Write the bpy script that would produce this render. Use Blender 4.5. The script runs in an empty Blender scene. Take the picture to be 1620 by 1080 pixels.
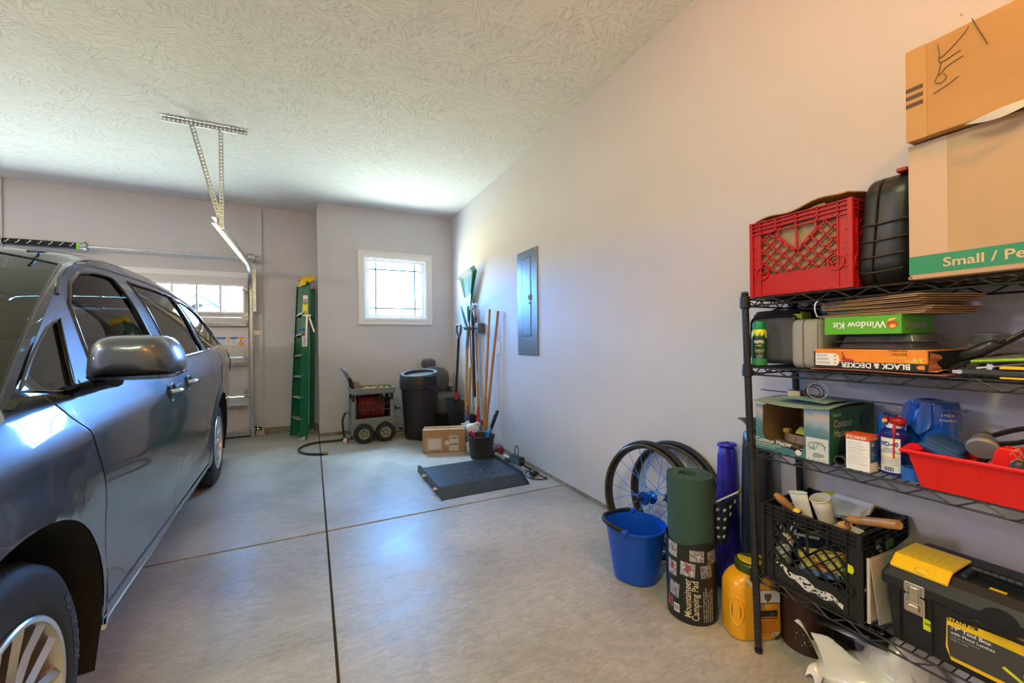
import bpy, math, random
from math import pi, sin, cos, radians as rad
from mathutils import Vector as V, Matrix, Euler
from mathutils.geometry import delaunay_2d_cdt
random.seed(7)
SC = bpy.context.scene
COL = SC.collection
MX = {}

# ---------------------------------------------------------------- materials
_mats = {}
def mat(name, col, rough=.5, metal=0., coat=0., spec=.5, emis=None, es=0., trans=0., ior=1.45, alpha=1.,
        noise=None, bump=None, sheen=0., subs=0.):
    """noise=(scale, amount[, col2]) mottles the base colour, bump=(scale, strength, distance)"""
    if name in _mats: return _mats[name]
    m = bpy.data.materials.new(name); m.use_nodes = True
    nt = m.node_tree; b = nt.nodes['Principled BSDF']
    def setv(k, v):
        if k in b.inputs: b.inputs[k].default_value = v
    c = (*col, 1.)
    setv('Base Color', c); setv('Roughness', rough); setv('Metallic', metal); setv('Coat Weight', coat)
    setv('Coat Roughness', .04); setv('Specular IOR Level', spec); setv('Transmission Weight', trans); setv('IOR', ior)
    setv('Alpha', alpha); setv('Sheen Weight', sheen)
    if emis: setv('Emission Color', (*emis, 1.)); setv('Emission Strength', es)
    if noise or bump:
        tc = nt.nodes.new('ShaderNodeTexCoord')
    if noise:
        n = nt.nodes.new('ShaderNodeTexNoise'); n.inputs['Scale'].default_value = noise[0]; n.inputs['Detail'].default_value = 5
        nt.links.new(tc.outputs['Object'], n.inputs['Vector'])
        r = nt.nodes.new('ShaderNodeValToRGB'); r.color_ramp.elements[0].position = .3; r.color_ramp.elements[1].position = .7
        k = noise[1]; c2 = noise[2] if len(noise) > 2 else None
        r.color_ramp.elements[0].color = (*[x*(1-k) for x in col], 1)
        r.color_ramp.elements[1].color = (*(c2 or [min(1, x*(1+k)) for x in col]), 1)
        nt.links.new(n.outputs['Fac'], r.inputs['Fac']); nt.links.new(r.outputs['Color'], b.inputs['Base Color'])
    if bump:
        n = nt.nodes.new('ShaderNodeTexNoise'); n.inputs['Scale'].default_value = bump[0]; n.inputs['Detail'].default_value = 4
        nt.links.new(tc.outputs['Object'], n.inputs['Vector'])
        bp = nt.nodes.new('ShaderNodeBump'); bp.inputs['Strength'].default_value = bump[1]; bp.inputs['Distance'].default_value = bump[2]
        nt.links.new(n.outputs['Fac'], bp.inputs['Height']); nt.links.new(bp.outputs['Normal'], b.inputs['Normal'])
    _mats[name] = m
    return m

def glassmat(name, tint, ior=1.5, rough=.01, base=.0):
    """thin pane: tinted see-through with a mirror coat that grows at grazing angles"""
    if name in _mats: return _mats[name]
    m = bpy.data.materials.new(name); m.use_nodes = True; nt = m.node_tree
    nt.nodes.remove(nt.nodes['Principled BSDF']); out = nt.nodes['Material Output']
    t = nt.nodes.new('ShaderNodeBsdfTransparent'); t.inputs['Color'].default_value = (*tint, 1)
    g = nt.nodes.new('ShaderNodeBsdfGlossy'); g.inputs['Roughness'].default_value = rough
    f = nt.nodes.new('ShaderNodeFresnel'); f.inputs['IOR'].default_value = ior
    mx = nt.nodes.new('ShaderNodeMixShader')
    ge = nt.nodes.new('ShaderNodeNewGeometry'); iv = nt.nodes.new('ShaderNodeMath'); iv.operation = 'SUBTRACT'; iv.inputs[0].default_value = 1
    ml = nt.nodes.new('ShaderNodeMath'); ml.operation = 'MULTIPLY'      # reflect on the outer face only
    nt.links.new(ge.outputs['Backfacing'], iv.inputs[1]); nt.links.new(f.outputs[0], ml.inputs[0]); nt.links.new(iv.outputs[0], ml.inputs[1])
    nt.links.new(ml.outputs[0], mx.inputs[0]); nt.links.new(t.outputs[0], mx.inputs[1]); nt.links.new(g.outputs[0], mx.inputs[2])
    nt.links.new(mx.outputs[0], out.inputs['Surface'])
    _mats[name] = m
    return m

# ---------------------------------------------------------------- mesh builder
def frame(d, up=None):
    d = V(d).normalized(); up = V(up) if up else (V((0, 0, 1)) if abs(d.z) < .95 else V((1, 0, 0)))
    x = up.cross(d).normalized(); y = d.cross(x)
    return x, y, d

class MB:
    def __init__(s): s.v = []; s.f = []; s.mi = []; s.cur = 0
    def add(s, vs, fs):
        o = len(s.v); s.v += [V(p) for p in vs]; s.f += [[i+o for i in f] for f in fs]; s.mi += [s.cur]*len(fs); return s
    def use(s, i): s.cur = i; return s
    def box(s, c, sz, R=None):
        x, y, z = sz[0]/2, sz[1]/2, sz[2]/2
        vs = [V((a*x, b*y, d*z)) for d in (-1, 1) for b in (-1, 1) for a in (-1, 1)]
        if R is not None: vs = [R @ p for p in vs]
        c = V(c)
        return s.add([p+c for p in vs], [(0,2,3,1),(4,5,7,6),(0,1,5,4),(2,6,7,3),(0,4,6,2),(1,3,7,5)])
    def bb(s, lo, hi): return s.box([(a+b)/2 for a, b in zip(lo, hi)], [abs(b-a) for a, b in zip(lo, hi)])
    def ring_loft(s, rings, cap0=True, cap1=True, closed=True):
        n = len(rings[0]); o = len(s.v)
        for r in rings: s.v += [V(p) for p in r]
        fs = []
        m = n if closed else n-1
        for i in range(len(rings)-1):
            for j in range(m):
                a = o+i*n+j; b = o+i*n+(j+1) % n
                fs.append([a, b, b+n, a+n])
        if cap0: fs.append([o+j for j in range(n)][::-1])
        if cap1: fs.append([o+(len(rings)-1)*n+j for j in range(n)])
        s.f += fs; s.mi += [s.cur]*len(fs); return s
    def cyl(s, a, b, r0, r1=None, n=20, cap0=True, cap1=True):
        r1 = r0 if r1 is None else r1; a, b = V(a), V(b); x, y, d = frame(b-a)
        rg = lambda c, r: [c + x*(r*cos(2*pi*i/n)) + y*(r*sin(2*pi*i/n)) for i in range(n)]
        return s.ring_loft([rg(a, r0), rg(b, r1)], cap0, cap1)
    def tube(s, pts, r, n=8, closed=False, sy=1.):
        pts = [V(p) for p in pts]; m = len(pts); rings = []; x = None
        for i, p in enumerate(pts):
            if closed: d = pts[(i+1) % m]-pts[i-1]
            else: d = pts[min(i+1, m-1)]-pts[max(i-1, 0)]
            d.normalize()
            if x is None: x, y, _ = frame(d)
            else:
                x = (x - d*x.dot(d))
                if x.length < 1e-6: x, y, _ = frame(d)
                x.normalize(); y = d.cross(x)
            rr = r[i] if isinstance(r, (list, tuple)) else r
            rings.append([p + x*(rr*cos(2*pi*k/n)) + y*(rr*sy*sin(2*pi*k/n)) for k in range(n)])
        if closed: rings.append(rings[0])
        return s.ring_loft(rings, not closed, not closed)
    def lathe(s, prof, c=(0, 0, 0), ax=(0, 0, 1), n=32, sx=1., sy=1., a0=0., a1=2*pi):
        """prof = [(r, h)...] turned about ax through c"""
        x, y, d = frame(ax); c = V(c); full = abs(a1-a0-2*pi) < 1e-6
        k = n if full else n+1
        rings = [[c + d*h + x*(r*sx*cos(a0+(a1-a0)*i/n)) + y*(r*sy*sin(a0+(a1-a0)*i/n)) for i in range(k)] for r, h in prof]
        return s.ring_loft(rings, False, False, closed=full)
    def torus(s, c, ax, R, r, n=40, m=10, ry=None):
        x, y, d = frame(ax); c = V(c)
        pts = []
        rings = []
        for i in range(n+1):
            a = 2*pi*i/n; e = x*cos(a)+y*sin(a)
            rings.append([c + e*(R + r*cos(2*pi*k/m)) + d*((ry or r)*sin(2*pi*k/m)) for k in range(m)])
        return s.ring_loft(rings, False, False)
    def ell(s, c, sz, R=None, n=20, m=12, p=2.):
        """ellipsoid / super-ellipsoid"""
        c = V(c); f = lambda t: math.copysign(abs(t)**(2./p), t); rings = []
        for i in range(m+1):
            t = -pi/2+pi*i/m; rg = []
            for k in range(n):
                a = 2*pi*k/n
                q = V((sz[0]/2*f(cos(t))*f(cos(a)), sz[1]/2*f(cos(t))*f(sin(a)), sz[2]/2*f(sin(t))))
                rg.append((R @ q if R is not None else q)+c)
            rings.append(rg)
        return s.ring_loft(rings, False, False)
    def prism(s, poly, o, X, Y, N):
        """poly 2-D in the X,Y frame at o, extruded along vector N"""
        o, X, Y, N = V(o), V(X), V(Y), V(N); n = len(poly)
        a = [o + X*p[0] + Y*p[1] for p in poly]
        vs = a + [p+N for p in a]
        fs = [list(range(n))[::-1], [n+i for i in range(n)]] + [[i, (i+1) % n, n+(i+1) % n, n+i] for i in range(n)]
        return s.add(vs, fs)
    def quad(s, a, b, c, d): return s.add([a, b, c, d], [(0, 1, 2, 3)])
    def grid(s, fn, nu, nv, flip=False):
        o = len(s.v)
        for j in range(nv+1):
            for i in range(nu+1): s.v.append(V(fn(i/nu, j/nv)))
        for j in range(nv):
            for i in range(nu):
                a = o+j*(nu+1)+i; f = [a, a+1, a+nu+2, a+nu+1]
                s.f.append(f[::-1] if flip else f); s.mi.append(s.cur)
        return s
    def sheet(s, fn, nu, nv, th=.002):
        """closed thin sheet following fn(u,v)"""
        import itertools
        P = [[V(fn(i/nu, j/nv)) for i in range(nu+1)] for j in range(nv+1)]
        N = [[None]*(nu+1) for _ in range(nv+1)]
        for j in range(nv+1):
            for i in range(nu+1):
                du = P[j][min(i+1, nu)]-P[j][max(i-1, 0)]; dv = P[min(j+1, nv)][i]-P[max(j-1, 0)][i]
                c = du.cross(dv); N[j][i] = c.normalized() if c.length > 1e-12 else V((0, 0, 1))
        W = nu+1; H = nv+1; o = len(s.v)
        for sg in (.5, -.5):
            for j in range(H):
                for i in range(W): s.v.append(P[j][i]+N[j][i]*th*sg)
        fs = []
        for j in range(nv):
            for i in range(nu):
                a = o+j*W+i; fs.append([a, a+1, a+W+1, a+W]); b = a+W*H; fs.append([b+W, b+W+1, b+1, b])
        rim = [i for i in range(W)] + [j*W+W-1 for j in range(1, H)] + [(H-1)*W+i for i in range(W-2, -1, -1)] + [j*W for j in range(H-2, 0, -1)]
        for k in range(len(rim)):
            a, b = o+rim[k], o+rim[(k+1) % len(rim)]; fs.append([b, a, a+W*H, b+W*H])
        s.f += fs; s.mi += [s.cur]*len(fs); return s
    def xf(s, M):
        s.v = [M @ p for p in s.v]; return s

def link_mesh(name, mb, m, parent=None, smooth=35, bevel=0, seg=2, sub=0, world=False):
    me = bpy.data.meshes.new(name)
    vs = mb.v
    if world and parent is not None:
        inv = MX[parent.name].inverted(); vs = [inv @ p for p in vs]
    me.from_pydata([tuple(p) for p in vs], [], mb.f)
    ms = m if isinstance(m, (list, tuple)) else [m]
    for x in ms: me.materials.append(x)
    if len(ms) > 1: me.polygons.foreach_set('material_index', mb.mi)
    me.validate(); me.update()
    import bmesh
    bm = bmesh.new(); bm.from_mesh(me); bmesh.ops.recalc_face_normals(bm, faces=bm.faces); bm.to_mesh(me); bm.free()
    if smooth:
        me.polygons.foreach_set('use_smooth', [True]*len(me.polygons))
        if smooth < 179: me.set_sharp_from_angle(angle=rad(smooth))
    o = bpy.data.objects.new(name, me); COL.objects.link(o)
    if parent is not None:
        o.parent = parent; MX[o.name] = MX[parent.name].copy()
    else: MX[o.name] = Matrix.Identity(4)
    if bevel:
        b = o.modifiers.new('Bevel', 'BEVEL'); b.width = bevel; b.segments = seg; b.limit_method = 'ANGLE'; b.angle_limit = rad(40)
        b.harden_normals = False
    if sub:
        b = o.modifiers.new('Sub', 'SUBSURF'); b.levels = sub; b.render_levels = sub
    return o

def root(name, label, cat, loc=(0, 0, 0), rz=0., rot=None, group=None):
    o = bpy.data.objects.new(name, None); COL.objects.link(o); o.empty_display_size = .05
    o.location = loc; o.rotation_euler = rot if rot is not None else (0, 0, rz)
    MX[o.name] = Matrix.Translation(V(loc)) @ Euler(o.rotation_euler).to_matrix().to_4x4()
    o['label'] = label; o['category'] = cat
    if group: o['group'] = group
    return o

def part(name, mb, m, parent, label=None, **k):
    o = link_mesh(name, mb, m, parent, **k)
    if label: o['label'] = label
    return o
def wpart(name, mb, m, parent, label=None, **k): return part(name, mb, m, parent, label, world=True, **k)

def solo(name, mb, m, label, cat, group=None, loc=None, **k):
    """a thing that is one mesh; mb in world coordinates, origin moved to loc"""
    if loc is None:
        xs = [p.x for p in mb.v]; ys = [p.y for p in mb.v]; zs = [p.z for p in mb.v]
        loc = ((min(xs)+max(xs))/2, (min(ys)+max(ys))/2, min(zs))
    mb.v = [p-V(loc) for p in mb.v]
    o = link_mesh(name, mb, m, None, **k); o.location = loc; MX[o.name] = Matrix.Translation(V(loc))
    o['label'] = label; o['category'] = cat
    if group: o['group'] = group
    return o

def struct(name, mb, m, parent=None, label=None, cat=None, **k):
    o = link_mesh(name, mb, m, parent, **k)
    if parent is None: o['kind'] = 'structure'
    if label: o['label'] = label
    if cat: o['category'] = cat
    return o

def textmesh(s, size, X, Y, o, bold=0., align='LEFT', sx=1., ext=.0004, shear=0.):
    """letters as an MB, baseline start at o, along X, up Y"""
    cu = bpy.data.curves.new('t', 'FONT'); cu.body = s; cu.size = size; cu.align_x = align; cu.extrude = 0; cu.offset = bold*size
    cu.resolution_u = 3; cu.shear = shear
    ob = bpy.data.objects.new('t', cu); COL.objects.link(ob)
    dg = bpy.context.evaluated_depsgraph_get(); me = bpy.data.meshes.new_from_object(ob.evaluated_get(dg))
    mb = MB(); X = V(X).normalized(); Y = V(Y).normalized(); N = X.cross(Y); o = V(o)
    mb.add([o + X*(v.co.x*sx) + Y*v.co.y + N*ext for v in me.vertices], [list(p.vertices) for p in me.polygons])
    bpy.data.objects.remove(ob); bpy.data.curves.remove(cu); bpy.data.meshes.remove(me)
    return mb

def merge(*mbs):
    r = MB()
    for m in mbs:
        o = len(r.v); r.v += m.v; r.f += [[i+o for i in f] for f in m.f]; r.mi += m.mi
    return r

def rrect(w, h, r, n=5):
    """rounded rectangle polygon centred on 0"""
    out = []
    for cx, cy, a in ((w/2-r, h/2-r, 0), (-w/2+r, h/2-r, pi/2), (-w/2+r, -h/2+r, pi), (w/2-r, -h/2+r, 1.5*pi)):
        out += [(cx+r*cos(a+pi/2*i/n), cy+r*sin(a+pi/2*i/n)) for i in range(n+1)]
    return out

def pip(p, poly):
    x, y = p; c = False; n = len(poly)
    for i in range(n):
        x1, y1 = poly[i]; x2, y2 = poly[i-1]
        if (y1 > y) != (y2 > y) and x < (x2-x1)*(y-y1)/(y2-y1)+x1: c = not c
    return c

def resample(poly, step):
    out = []
    for i in range(len(poly)):
        a, b = poly[i], poly[(i+1) % len(poly)]; d = math.dist(a, b); n = max(1, int(d/step+.5))
        out += [(a[0]+(b[0]-a[0])*k/n, a[1]+(b[1]-a[1])*k/n) for k in range(n)]
    return out

def inset(poly, d):
    n = len(poly); A = sum(poly[i-1][0]*poly[i][1]-poly[i][0]*poly[i-1][1] for i in range(n)); sg = 1 if A > 0 else -1
    out = []
    for i in range(n):
        a, b, c = V(poly[i-1]), V(poly[i]), V(poly[(i+1) % n])
        e1 = (b-a).normalized(); e2 = (c-b).normalized(); n1 = V((-e1.y, e1.x)); n2 = V((-e2.y, e2.x))
        m = n1+n2; k = m.length
        m = n1 if k < 1e-6 else m/k
        q = b + m*sg*d/max(.5, m.dot(n1)); out.append((q.x, q.y))
    return out

def fill2d(poly, holes=(), step=.03, bstep=None):
    """constrained triangulation of a polygon with holes -> (pts, tris)"""
    bstep = bstep or step
    loops = [resample(poly, bstep)] + [resample(h, bstep) for h in holes]
    pts = []; ed = []
    for L in loops:
        o = len(pts); pts += L; ed += [(o+i, o+(i+1) % len(L)) for i in range(len(L))]
    x0 = min(p[0] for p in poly); x1 = max(p[0] for p in poly); y0 = min(p[1] for p in poly); y1 = max(p[1] for p in poly)
    bset = list(pts)
    cell = {}
    for p in bset: cell.setdefault((int(p[0]//step), int(p[1]//step)), []).append(p)
    j = 0; y = y0+step*.5
    while y < y1:
        x = x0+step*(.5 if j % 2 else 1.); 
        while x < x1:
            if pip((x, y), poly) and not any(pip((x, y), h) for h in holes):
                ci, cj = int(x//step), int(y//step)
                if not any(math.dist((x, y), q) < step*.45 for a in (-1, 0, 1) for b in (-1, 0, 1) for q in cell.get((ci+a, cj+b), ())):
                    pts.append((x, y))
            x += step
        y += step*.87; j += 1
    r = delaunay_2d_cdt([V(p) for p in pts], ed, [], 0, 1e-7)
    vs = [(v.x, v.y) for v in r[0]]; tris = []
    for f in r[2]:
        c = (sum(vs[i][0] for i in f)/len(f), sum(vs[i][1] for i in f)/len(f))
        if pip(c, poly) and not any(pip(c, h) for h in holes): tris.append(list(f))
    return vs, tris

def interp(xs, ys):
    """monotone cubic through points"""
    n = len(xs); d = [(ys[i+1]-ys[i])/(xs[i+1]-xs[i]) for i in range(n-1)]; m = [d[0]]
    for i in range(1, n-1): m.append(0 if d[i-1]*d[i] <= 0 else 2*d[i-1]*d[i]/(d[i-1]+d[i]))
    m.append(d[-1])
    def f(x):
        if x <= xs[0]: return ys[0]+m[0]*(x-xs[0])
        if x >= xs[-1]: return ys[-1]+m[-1]*(x-xs[-1])
        i = max(k for k in range(n-1) if xs[k] <= x); h = xs[i+1]-xs[i]; t = (x-xs[i])/h
        return ((2*t**3-3*t*t+1)*ys[i] + (t**3-2*t*t+t)*h*m[i] + (-2*t**3+3*t*t)*ys[i+1] + (t**3-t*t)*h*m[i+1])
    return f
def sst(a, b, x):
    t = min(1, max(0, (x-a)/(b-a))); return t*t*(3-2*t)
def lerp(a, b, t): return [x+(y-x)*t for x, y in zip(a, b)]
def arc(c, r, a0, a1, n, X=(1, 0, 0), Y=(0, 0, 1)):
    c, X, Y = V(c), V(X), V(Y); return [c + X*(r*cos(a0+(a1-a0)*i/n)) + Y*(r*sin(a0+(a1-a0)*i/n)) for i in range(n+1)]
def smoothpts(pts, k=6, closed=False):
    """Catmull-Rom through points"""
    P = [V(p) for p in pts]; n = len(P); out = []
    for i in range(n if closed else n-1):
        p0 = P[(i-1) % n] if closed or i > 0 else P[0]*2-P[1]
        p1 = P[i]; p2 = P[(i+1) % n]; p3 = P[(i+2) % n] if closed or i+2 < n else P[-1]*2-P[-2]
        for j in range(k):
            t = j/k; out.append(.5*((2*p1)+(p2-p0)*t+(2*p0-5*p1+4*p2-p3)*t*t+(3*p1-p0-3*p2+p3)*t**3))
    if not closed: out.append(P[-1])
    return out
# ================================================================ setting
W, D, H, XR, DG = 1.8596, 5.807, 3.013, .0768, 6.33      # right wall, back wall, ceiling, corner of the bump-out, garage-door wall
XL, YF = -6.2, -1.9                                      # left wall, wall behind the viewer

def concrete():
    m = bpy.data.materials.new('concrete'); m.use_nodes = True; nt = m.node_tree; b = nt.nodes['Principled BSDF']; L = nt.links.new
    tc = nt.nodes.new('ShaderNodeTexCoord')
    n1 = nt.nodes.new('ShaderNodeTexNoise'); n1.inputs['Scale'].default_value = 1.3; n1.inputs['Detail'].default_value = 8; n1.inputs['Roughness'].default_value = .62; n1.inputs['Distortion'].default_value = .8
    n2 = nt.nodes.new('ShaderNodeTexNoise'); n2.inputs['Scale'].default_value = 14; n2.inputs['Detail'].default_value = 6; n2.inputs['Distortion'].default_value = 1.5
    n3 = nt.nodes.new('ShaderNodeTexNoise'); n3.inputs['Scale'].default_value = 120; n3.inputs['Detail'].default_value = 3
    mp = nt.nodes.new('ShaderNodeMapping'); mp.inputs['Scale'].default_value = (1, 2.6, 1); mp.inputs['Rotation'].default_value = (0, 0, .6)
    L(tc.outputs['Object'], n1.inputs['Vector']); L(tc.outputs['Object'], mp.inputs['Vector']); L(mp.outputs[0], n2.inputs['Vector']); L(tc.outputs['Object'], n3.inputs['Vector'])
    r1 = nt.nodes.new('ShaderNodeValToRGB'); r1.color_ramp.elements[0].position = .32; r1.color_ramp.elements[1].position = .68
    r1.color_ramp.elements[0].color = (.30, .285, .26, 1); r1.color_ramp.elements[1].color = (.47, .455, .43, 1)
    L(n1.outputs['Fac'], r1.inputs['Fac'])
    mx = nt.nodes.new('ShaderNodeMix'); mx.data_type = 'RGBA'; mx.blend_type = 'OVERLAY'; mx.inputs[0].default_value = .38
    L(r1.outputs[0], mx.inputs[6]); L(n2.outputs['Fac'], mx.inputs[7])
    mx2 = nt.nodes.new('ShaderNodeMix'); mx2.data_type = 'RGBA'; mx2.blend_type = 'OVERLAY'; mx2.inputs[0].default_value = .18
    L(mx.outputs[2], mx2.inputs[6]); L(n3.outputs['Fac'], mx2.inputs[7]); L(mx2.outputs[2], b.inputs['Base Color'])
    rr = nt.nodes.new('ShaderNodeMapRange'); rr.inputs[1].default_value = .3; rr.inputs[2].default_value = .7; rr.inputs[3].default_value = .30; rr.inputs[4].default_value = .52
    L(n1.outputs['Fac'], rr.inputs[0]); L(rr.outputs[0], b.inputs['Roughness'])
    bp = nt.nodes.new('ShaderNodeBump'); bp.inputs['Strength'].default_value = .25; bp.inputs['Distance'].default_value = .002
    L(n2.outputs['Fac'], bp.inputs['Height']); L(bp.outputs[0], b.inputs['Normal'])
    return m
M_conc = concrete()

def ceiling_mat():
    m = bpy.data.materials.new('stippled_ceiling'); m.use_nodes = True; nt = m.node_tree; b = nt.nodes['Principled BSDF']; L = nt.links.new
    b.inputs['Base Color'].default_value = (.80, .80, .775, 1); b.inputs['Roughness'].default_value = .85
    tc = nt.nodes.new('ShaderNodeTexCoord')
    # stomp-brush drywall: short curved strokes -> stretched noise turned by a coarse noise
    v = nt.nodes.new('ShaderNodeTexVoronoi'); v.inputs['Scale'].default_value = 9
    L(tc.outputs['Object'], v.inputs['Vector'])
    vr = nt.nodes.new('ShaderNodeVectorRotate'); vr.rotation_type = 'Z_AXIS'
    ang = nt.nodes.new('ShaderNodeMath'); ang.operation = 'MULTIPLY'; ang.inputs[1].default_value = 6.28
    sp = nt.nodes.new('ShaderNodeSeparateColor'); L(v.outputs['Color'], sp.inputs[0]); L(sp.outputs[0], ang.inputs[0])
    L(tc.outputs['Object'], vr.inputs['Vector']); L(ang.outputs[0], vr.inputs['Angle'])
    mp = nt.nodes.new('ShaderNodeMapping'); mp.inputs['Scale'].default_value = (16, 100, 1); L(vr.outputs[0], mp.inputs['Vector'])
    n = nt.nodes.new('ShaderNodeTexNoise'); n.inputs['Scale'].default_value = 1; n.inputs['Detail'].default_value = 2; L(mp.outputs[0], n.inputs['Vector'])
    rp = nt.nodes.new('ShaderNodeValToRGB'); rp.color_ramp.elements[0].position = .52; rp.color_ramp.elements[1].position = .68; L(n.outputs['Fac'], rp.inputs['Fac'])
    bp = nt.nodes.new('ShaderNodeBump'); bp.inputs['Strength'].default_value = .9; bp.inputs['Distance'].default_value = .006
    L(rp.outputs[0], bp.inputs['Height']); L(bp.outputs[0], b.inputs['Normal'])
    return m
M_ceil = ceiling_mat()
M_wall = mat('greige_wall_paint', (.585, .575, .595), .55, noise=(3, .02), bump=(160, .12, .001))
M_curb = mat('raw_concrete_curb', (.27, .235, .19), .9, noise=(18, .35), bump=(60, .5, .004))
M_joint = mat('joint_dirt', (.06, .035, .02), .95)
M_white = mat('white_trim_paint', (.78, .79, .79), .35)
M_vinyl = mat('white_vinyl', (.82, .84, .85), .3)
M_door = mat('door_white_steel', (.66, .64, .62), .45, noise=(40, .03), bump=(90, .15, .001))
M_galv = mat('galvanised_steel', (.62, .62, .61), .32, metal=1., noise=(25, .15))
M_pane = glassmat('window_glass', (.97, .99, 1.), 1.45, 0.)
M_black = mat('black_plastic', (.012, .012, .014), .4)
M_blackm = mat('matte_black', (.008, .008, .009), .8)
M_card = mat('cardboard', (.40, .23, .11), .8, noise=(30, .10), bump=(220, .1, .001))
M_cardedge = mat('cardboard_edge', (.30, .17, .075), .9, noise=(150, .3))
M_wood = mat('ash_handle', (.52, .27, .09), .4, noise=(22, .25))
M_steel = mat('bare_steel', (.5, .5, .5), .35, metal=1.)

# floor: saw-cut slabs over a dark bed
f = MB(); g = .005; gy = .009; jx, jy = .0723, 2.8738
f.use(1).bb((XL, YF, -.10), (W+.1, DG+.1, -.012)); f.use(0)
xs = [XL, -3.1, jx, W+.1]; ys = [YF, jy, DG+.3]
for i in range(3):
    for j in range(2): f.bb((xs[i]+g*(i > 0), ys[j]+gy*(j > 0), -.06), (xs[i+1]-g*(i < 2), ys[j+1]-gy*(j < 1), 0))
fo = struct('floor', f, [M_conc, M_joint], smooth=0, bevel=.002, seg=1)
fo['label'] = 'grey troweled concrete garage floor with saw-cut joints'; fo['category'] = 'floor'
struct('ceiling', MB().bb((XL-.1, YF-.1, H), (W+.15, DG+.15, H+.12)), M_ceil, smooth=0, label='white stomp-textured garage ceiling', cat='ceiling')
struct('wall_right', MB().bb((W, YF, .034), (W+.12, D+.12, H)), M_wall, smooth=0, label='long greige painted wall on the right', cat='wall')
struct('baseboard_right', MB().bb((W+.002, YF, -.05), (W+.1, D+.1, .036)), M_curb, smooth=0, label='raw concrete curb strip under the right wall', cat='baseboard')
wx0, wx1, wz0, wz1 = .653, 1.472, 1.536, 2.351
b = MB()
b.bb((XR, D, .045), (wx0, D+.14, H)).bb((wx1, D, .045), (W+.05, D+.14, H)).bb((wx0, D, .045), (wx1, D+.14, wz0)).bb((wx0, D, wz1), (wx1, D+.14, H))
b.bb((XR, D, .045), (XR+.12, DG+.1, H))
struct('wall_back', b, M_wall, smooth=0, label='greige bump-out wall around the small square window', cat='wall')
struct('baseboard_back', MB().bb((XR+.002, D+.002, -.05), (W, D+.1, .047)).bb((XR+.002, D+.01, -.05), (XR+.1, DG+.05, .047)), M_curb, smooth=0, label='raw concrete curb strip under the window wall', cat='baseboard')
ox0, ox1, oz = -5.30, -.765, 2.02
b = MB().bb((ox1, DG, .088), (XR+.02, DG+.14, H)).bb((XL, DG, .088), (ox0, DG+.14, H)).bb((ox0, DG, oz), (ox1, DG+.14, H))
struct('wall_garage', b, M_wall, smooth=0, label='greige wall above and beside the overhead door', cat='wall')
struct('baseboard_garage', MB().bb((ox1, DG+.0, -.05), (-.57, DG+.1, .09)).bb((-.575, DG+.002, -.05), (XR+.03, DG+.1, .09)), M_curb, smooth=0, label='raw concrete curb strip beside the overhead door', cat='baseboard')
# far left wall and the wall behind the viewer (both outside the picture)
struct('wall_left', MB().bb((XL-.12, YF, 0), (XL, DG+.1, H)), M_wall, smooth=0, label='greige far left wall of the garage', cat='wall')
struct('wall_front', MB().bb((XL-.1, YF-.12, 0), (W+.1, YF, H)), M_wall, smooth=0, label='greige wall behind the viewer', cat='wall')
# jamb boards on the door wall
struct('trim_1', MB().bb((-.668, DG-.022, 0), (-.578, DG, 2.975)), M_wall, smooth=0, bevel=.002, label='painted jamb board right of the overhead door', cat='trim')
struct('trim_2', MB().bb((-3.10, DG-.022, oz+.02), (-2.957, DG, H-.004)), M_wall, smooth=0, bevel=.002, label='painted anchor board above the middle of the overhead door', cat='trim')
struct('trim_3', MB().bb((ox0-.1, DG-.02, oz+.0), (-.668, DG, oz+.11)), M_white, smooth=0, bevel=.002, label='white header strip over the overhead door', cat='trim')

# small square window with colonial casing
cx0, cx1, cz0, cz1 = .563, 1.562, 1.446, 2.441
w = MB()
prof = [(0, .012), (.018, .020), (.030, .015), (.062, .013), (.075, .019), (.09, .019), (.09, 0), (0, 0)]     # (distance from the opening, thickness)
rings = []
for sx, sz in ((0, 0), (1, 0), (1, 1), (0, 1), (0, 0)):
    rg = []
    for dd, t in prof:
        rg.append(((wx0-dd if sx == 0 else wx1+dd), D-t, (wz0-dd if sz == 0 else wz1+dd)))
    rings.append(rg)
w.ring_loft(rings, False, False)
win = struct('window_1', w, M_white, smooth=25, label='small square white window with prairie grille in the back wall', cat='window')
s = MB()
def framebox(mb, x0, x1, z0, z1, t, y0, y1):
    mb.bb((x0, y0, z0), (x0+t, y1, z1)).bb((x1-t, y0, z0), (x1, y1, z1)).bb((x0+t, y0, z0), (x1-t, y1, z0+t)).bb((x0+t, y0, z1-t), (x1-t, y1, z1))
    return mb
framebox(s, wx0, wx1, wz0, wz1, .012, D, D+.14)
framebox(s, wx0+.012, wx1-.012, wz0+.012, wz1-.012, .022, D+.035, D+.12)
part('window_frame', s, M_vinyl, win, smooth=0, bevel=.002)
s = MB(); framebox(s, wx0+.034, wx1-.034, wz0+.034, wz1-.034, .012, D+.045, D+.09)
part('sash', s, M_vinyl, win, smooth=0, bevel=.002)
gx0, gx1, gz0, gz1 = wx0+.046, wx1-.046, wz0+.046, wz1-.046
part('pane', MB().bb((gx0, D+.060, gz0), (gx1, D+.062, gz1)), M_pane, win, smooth=0)
M_grille = mat('window_grille', (.30, .42, .55), .4)
for fx in (.135, .868):
    x = gx0+(gx1-gx0)*fx; part('muntin', MB().bb((x-.0085, D+.063, gz0), (x+.0085, D+.071, gz1)), M_grille, win, smooth=0)
for fz in (.13, .868):
    z = gz0+(gz1-gz0)*fz; part('muntin', MB().bb((gx0, D+.063, z-.0085), (gx1, D+.071, z+.0085)), M_grille, win, smooth=0)

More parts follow.
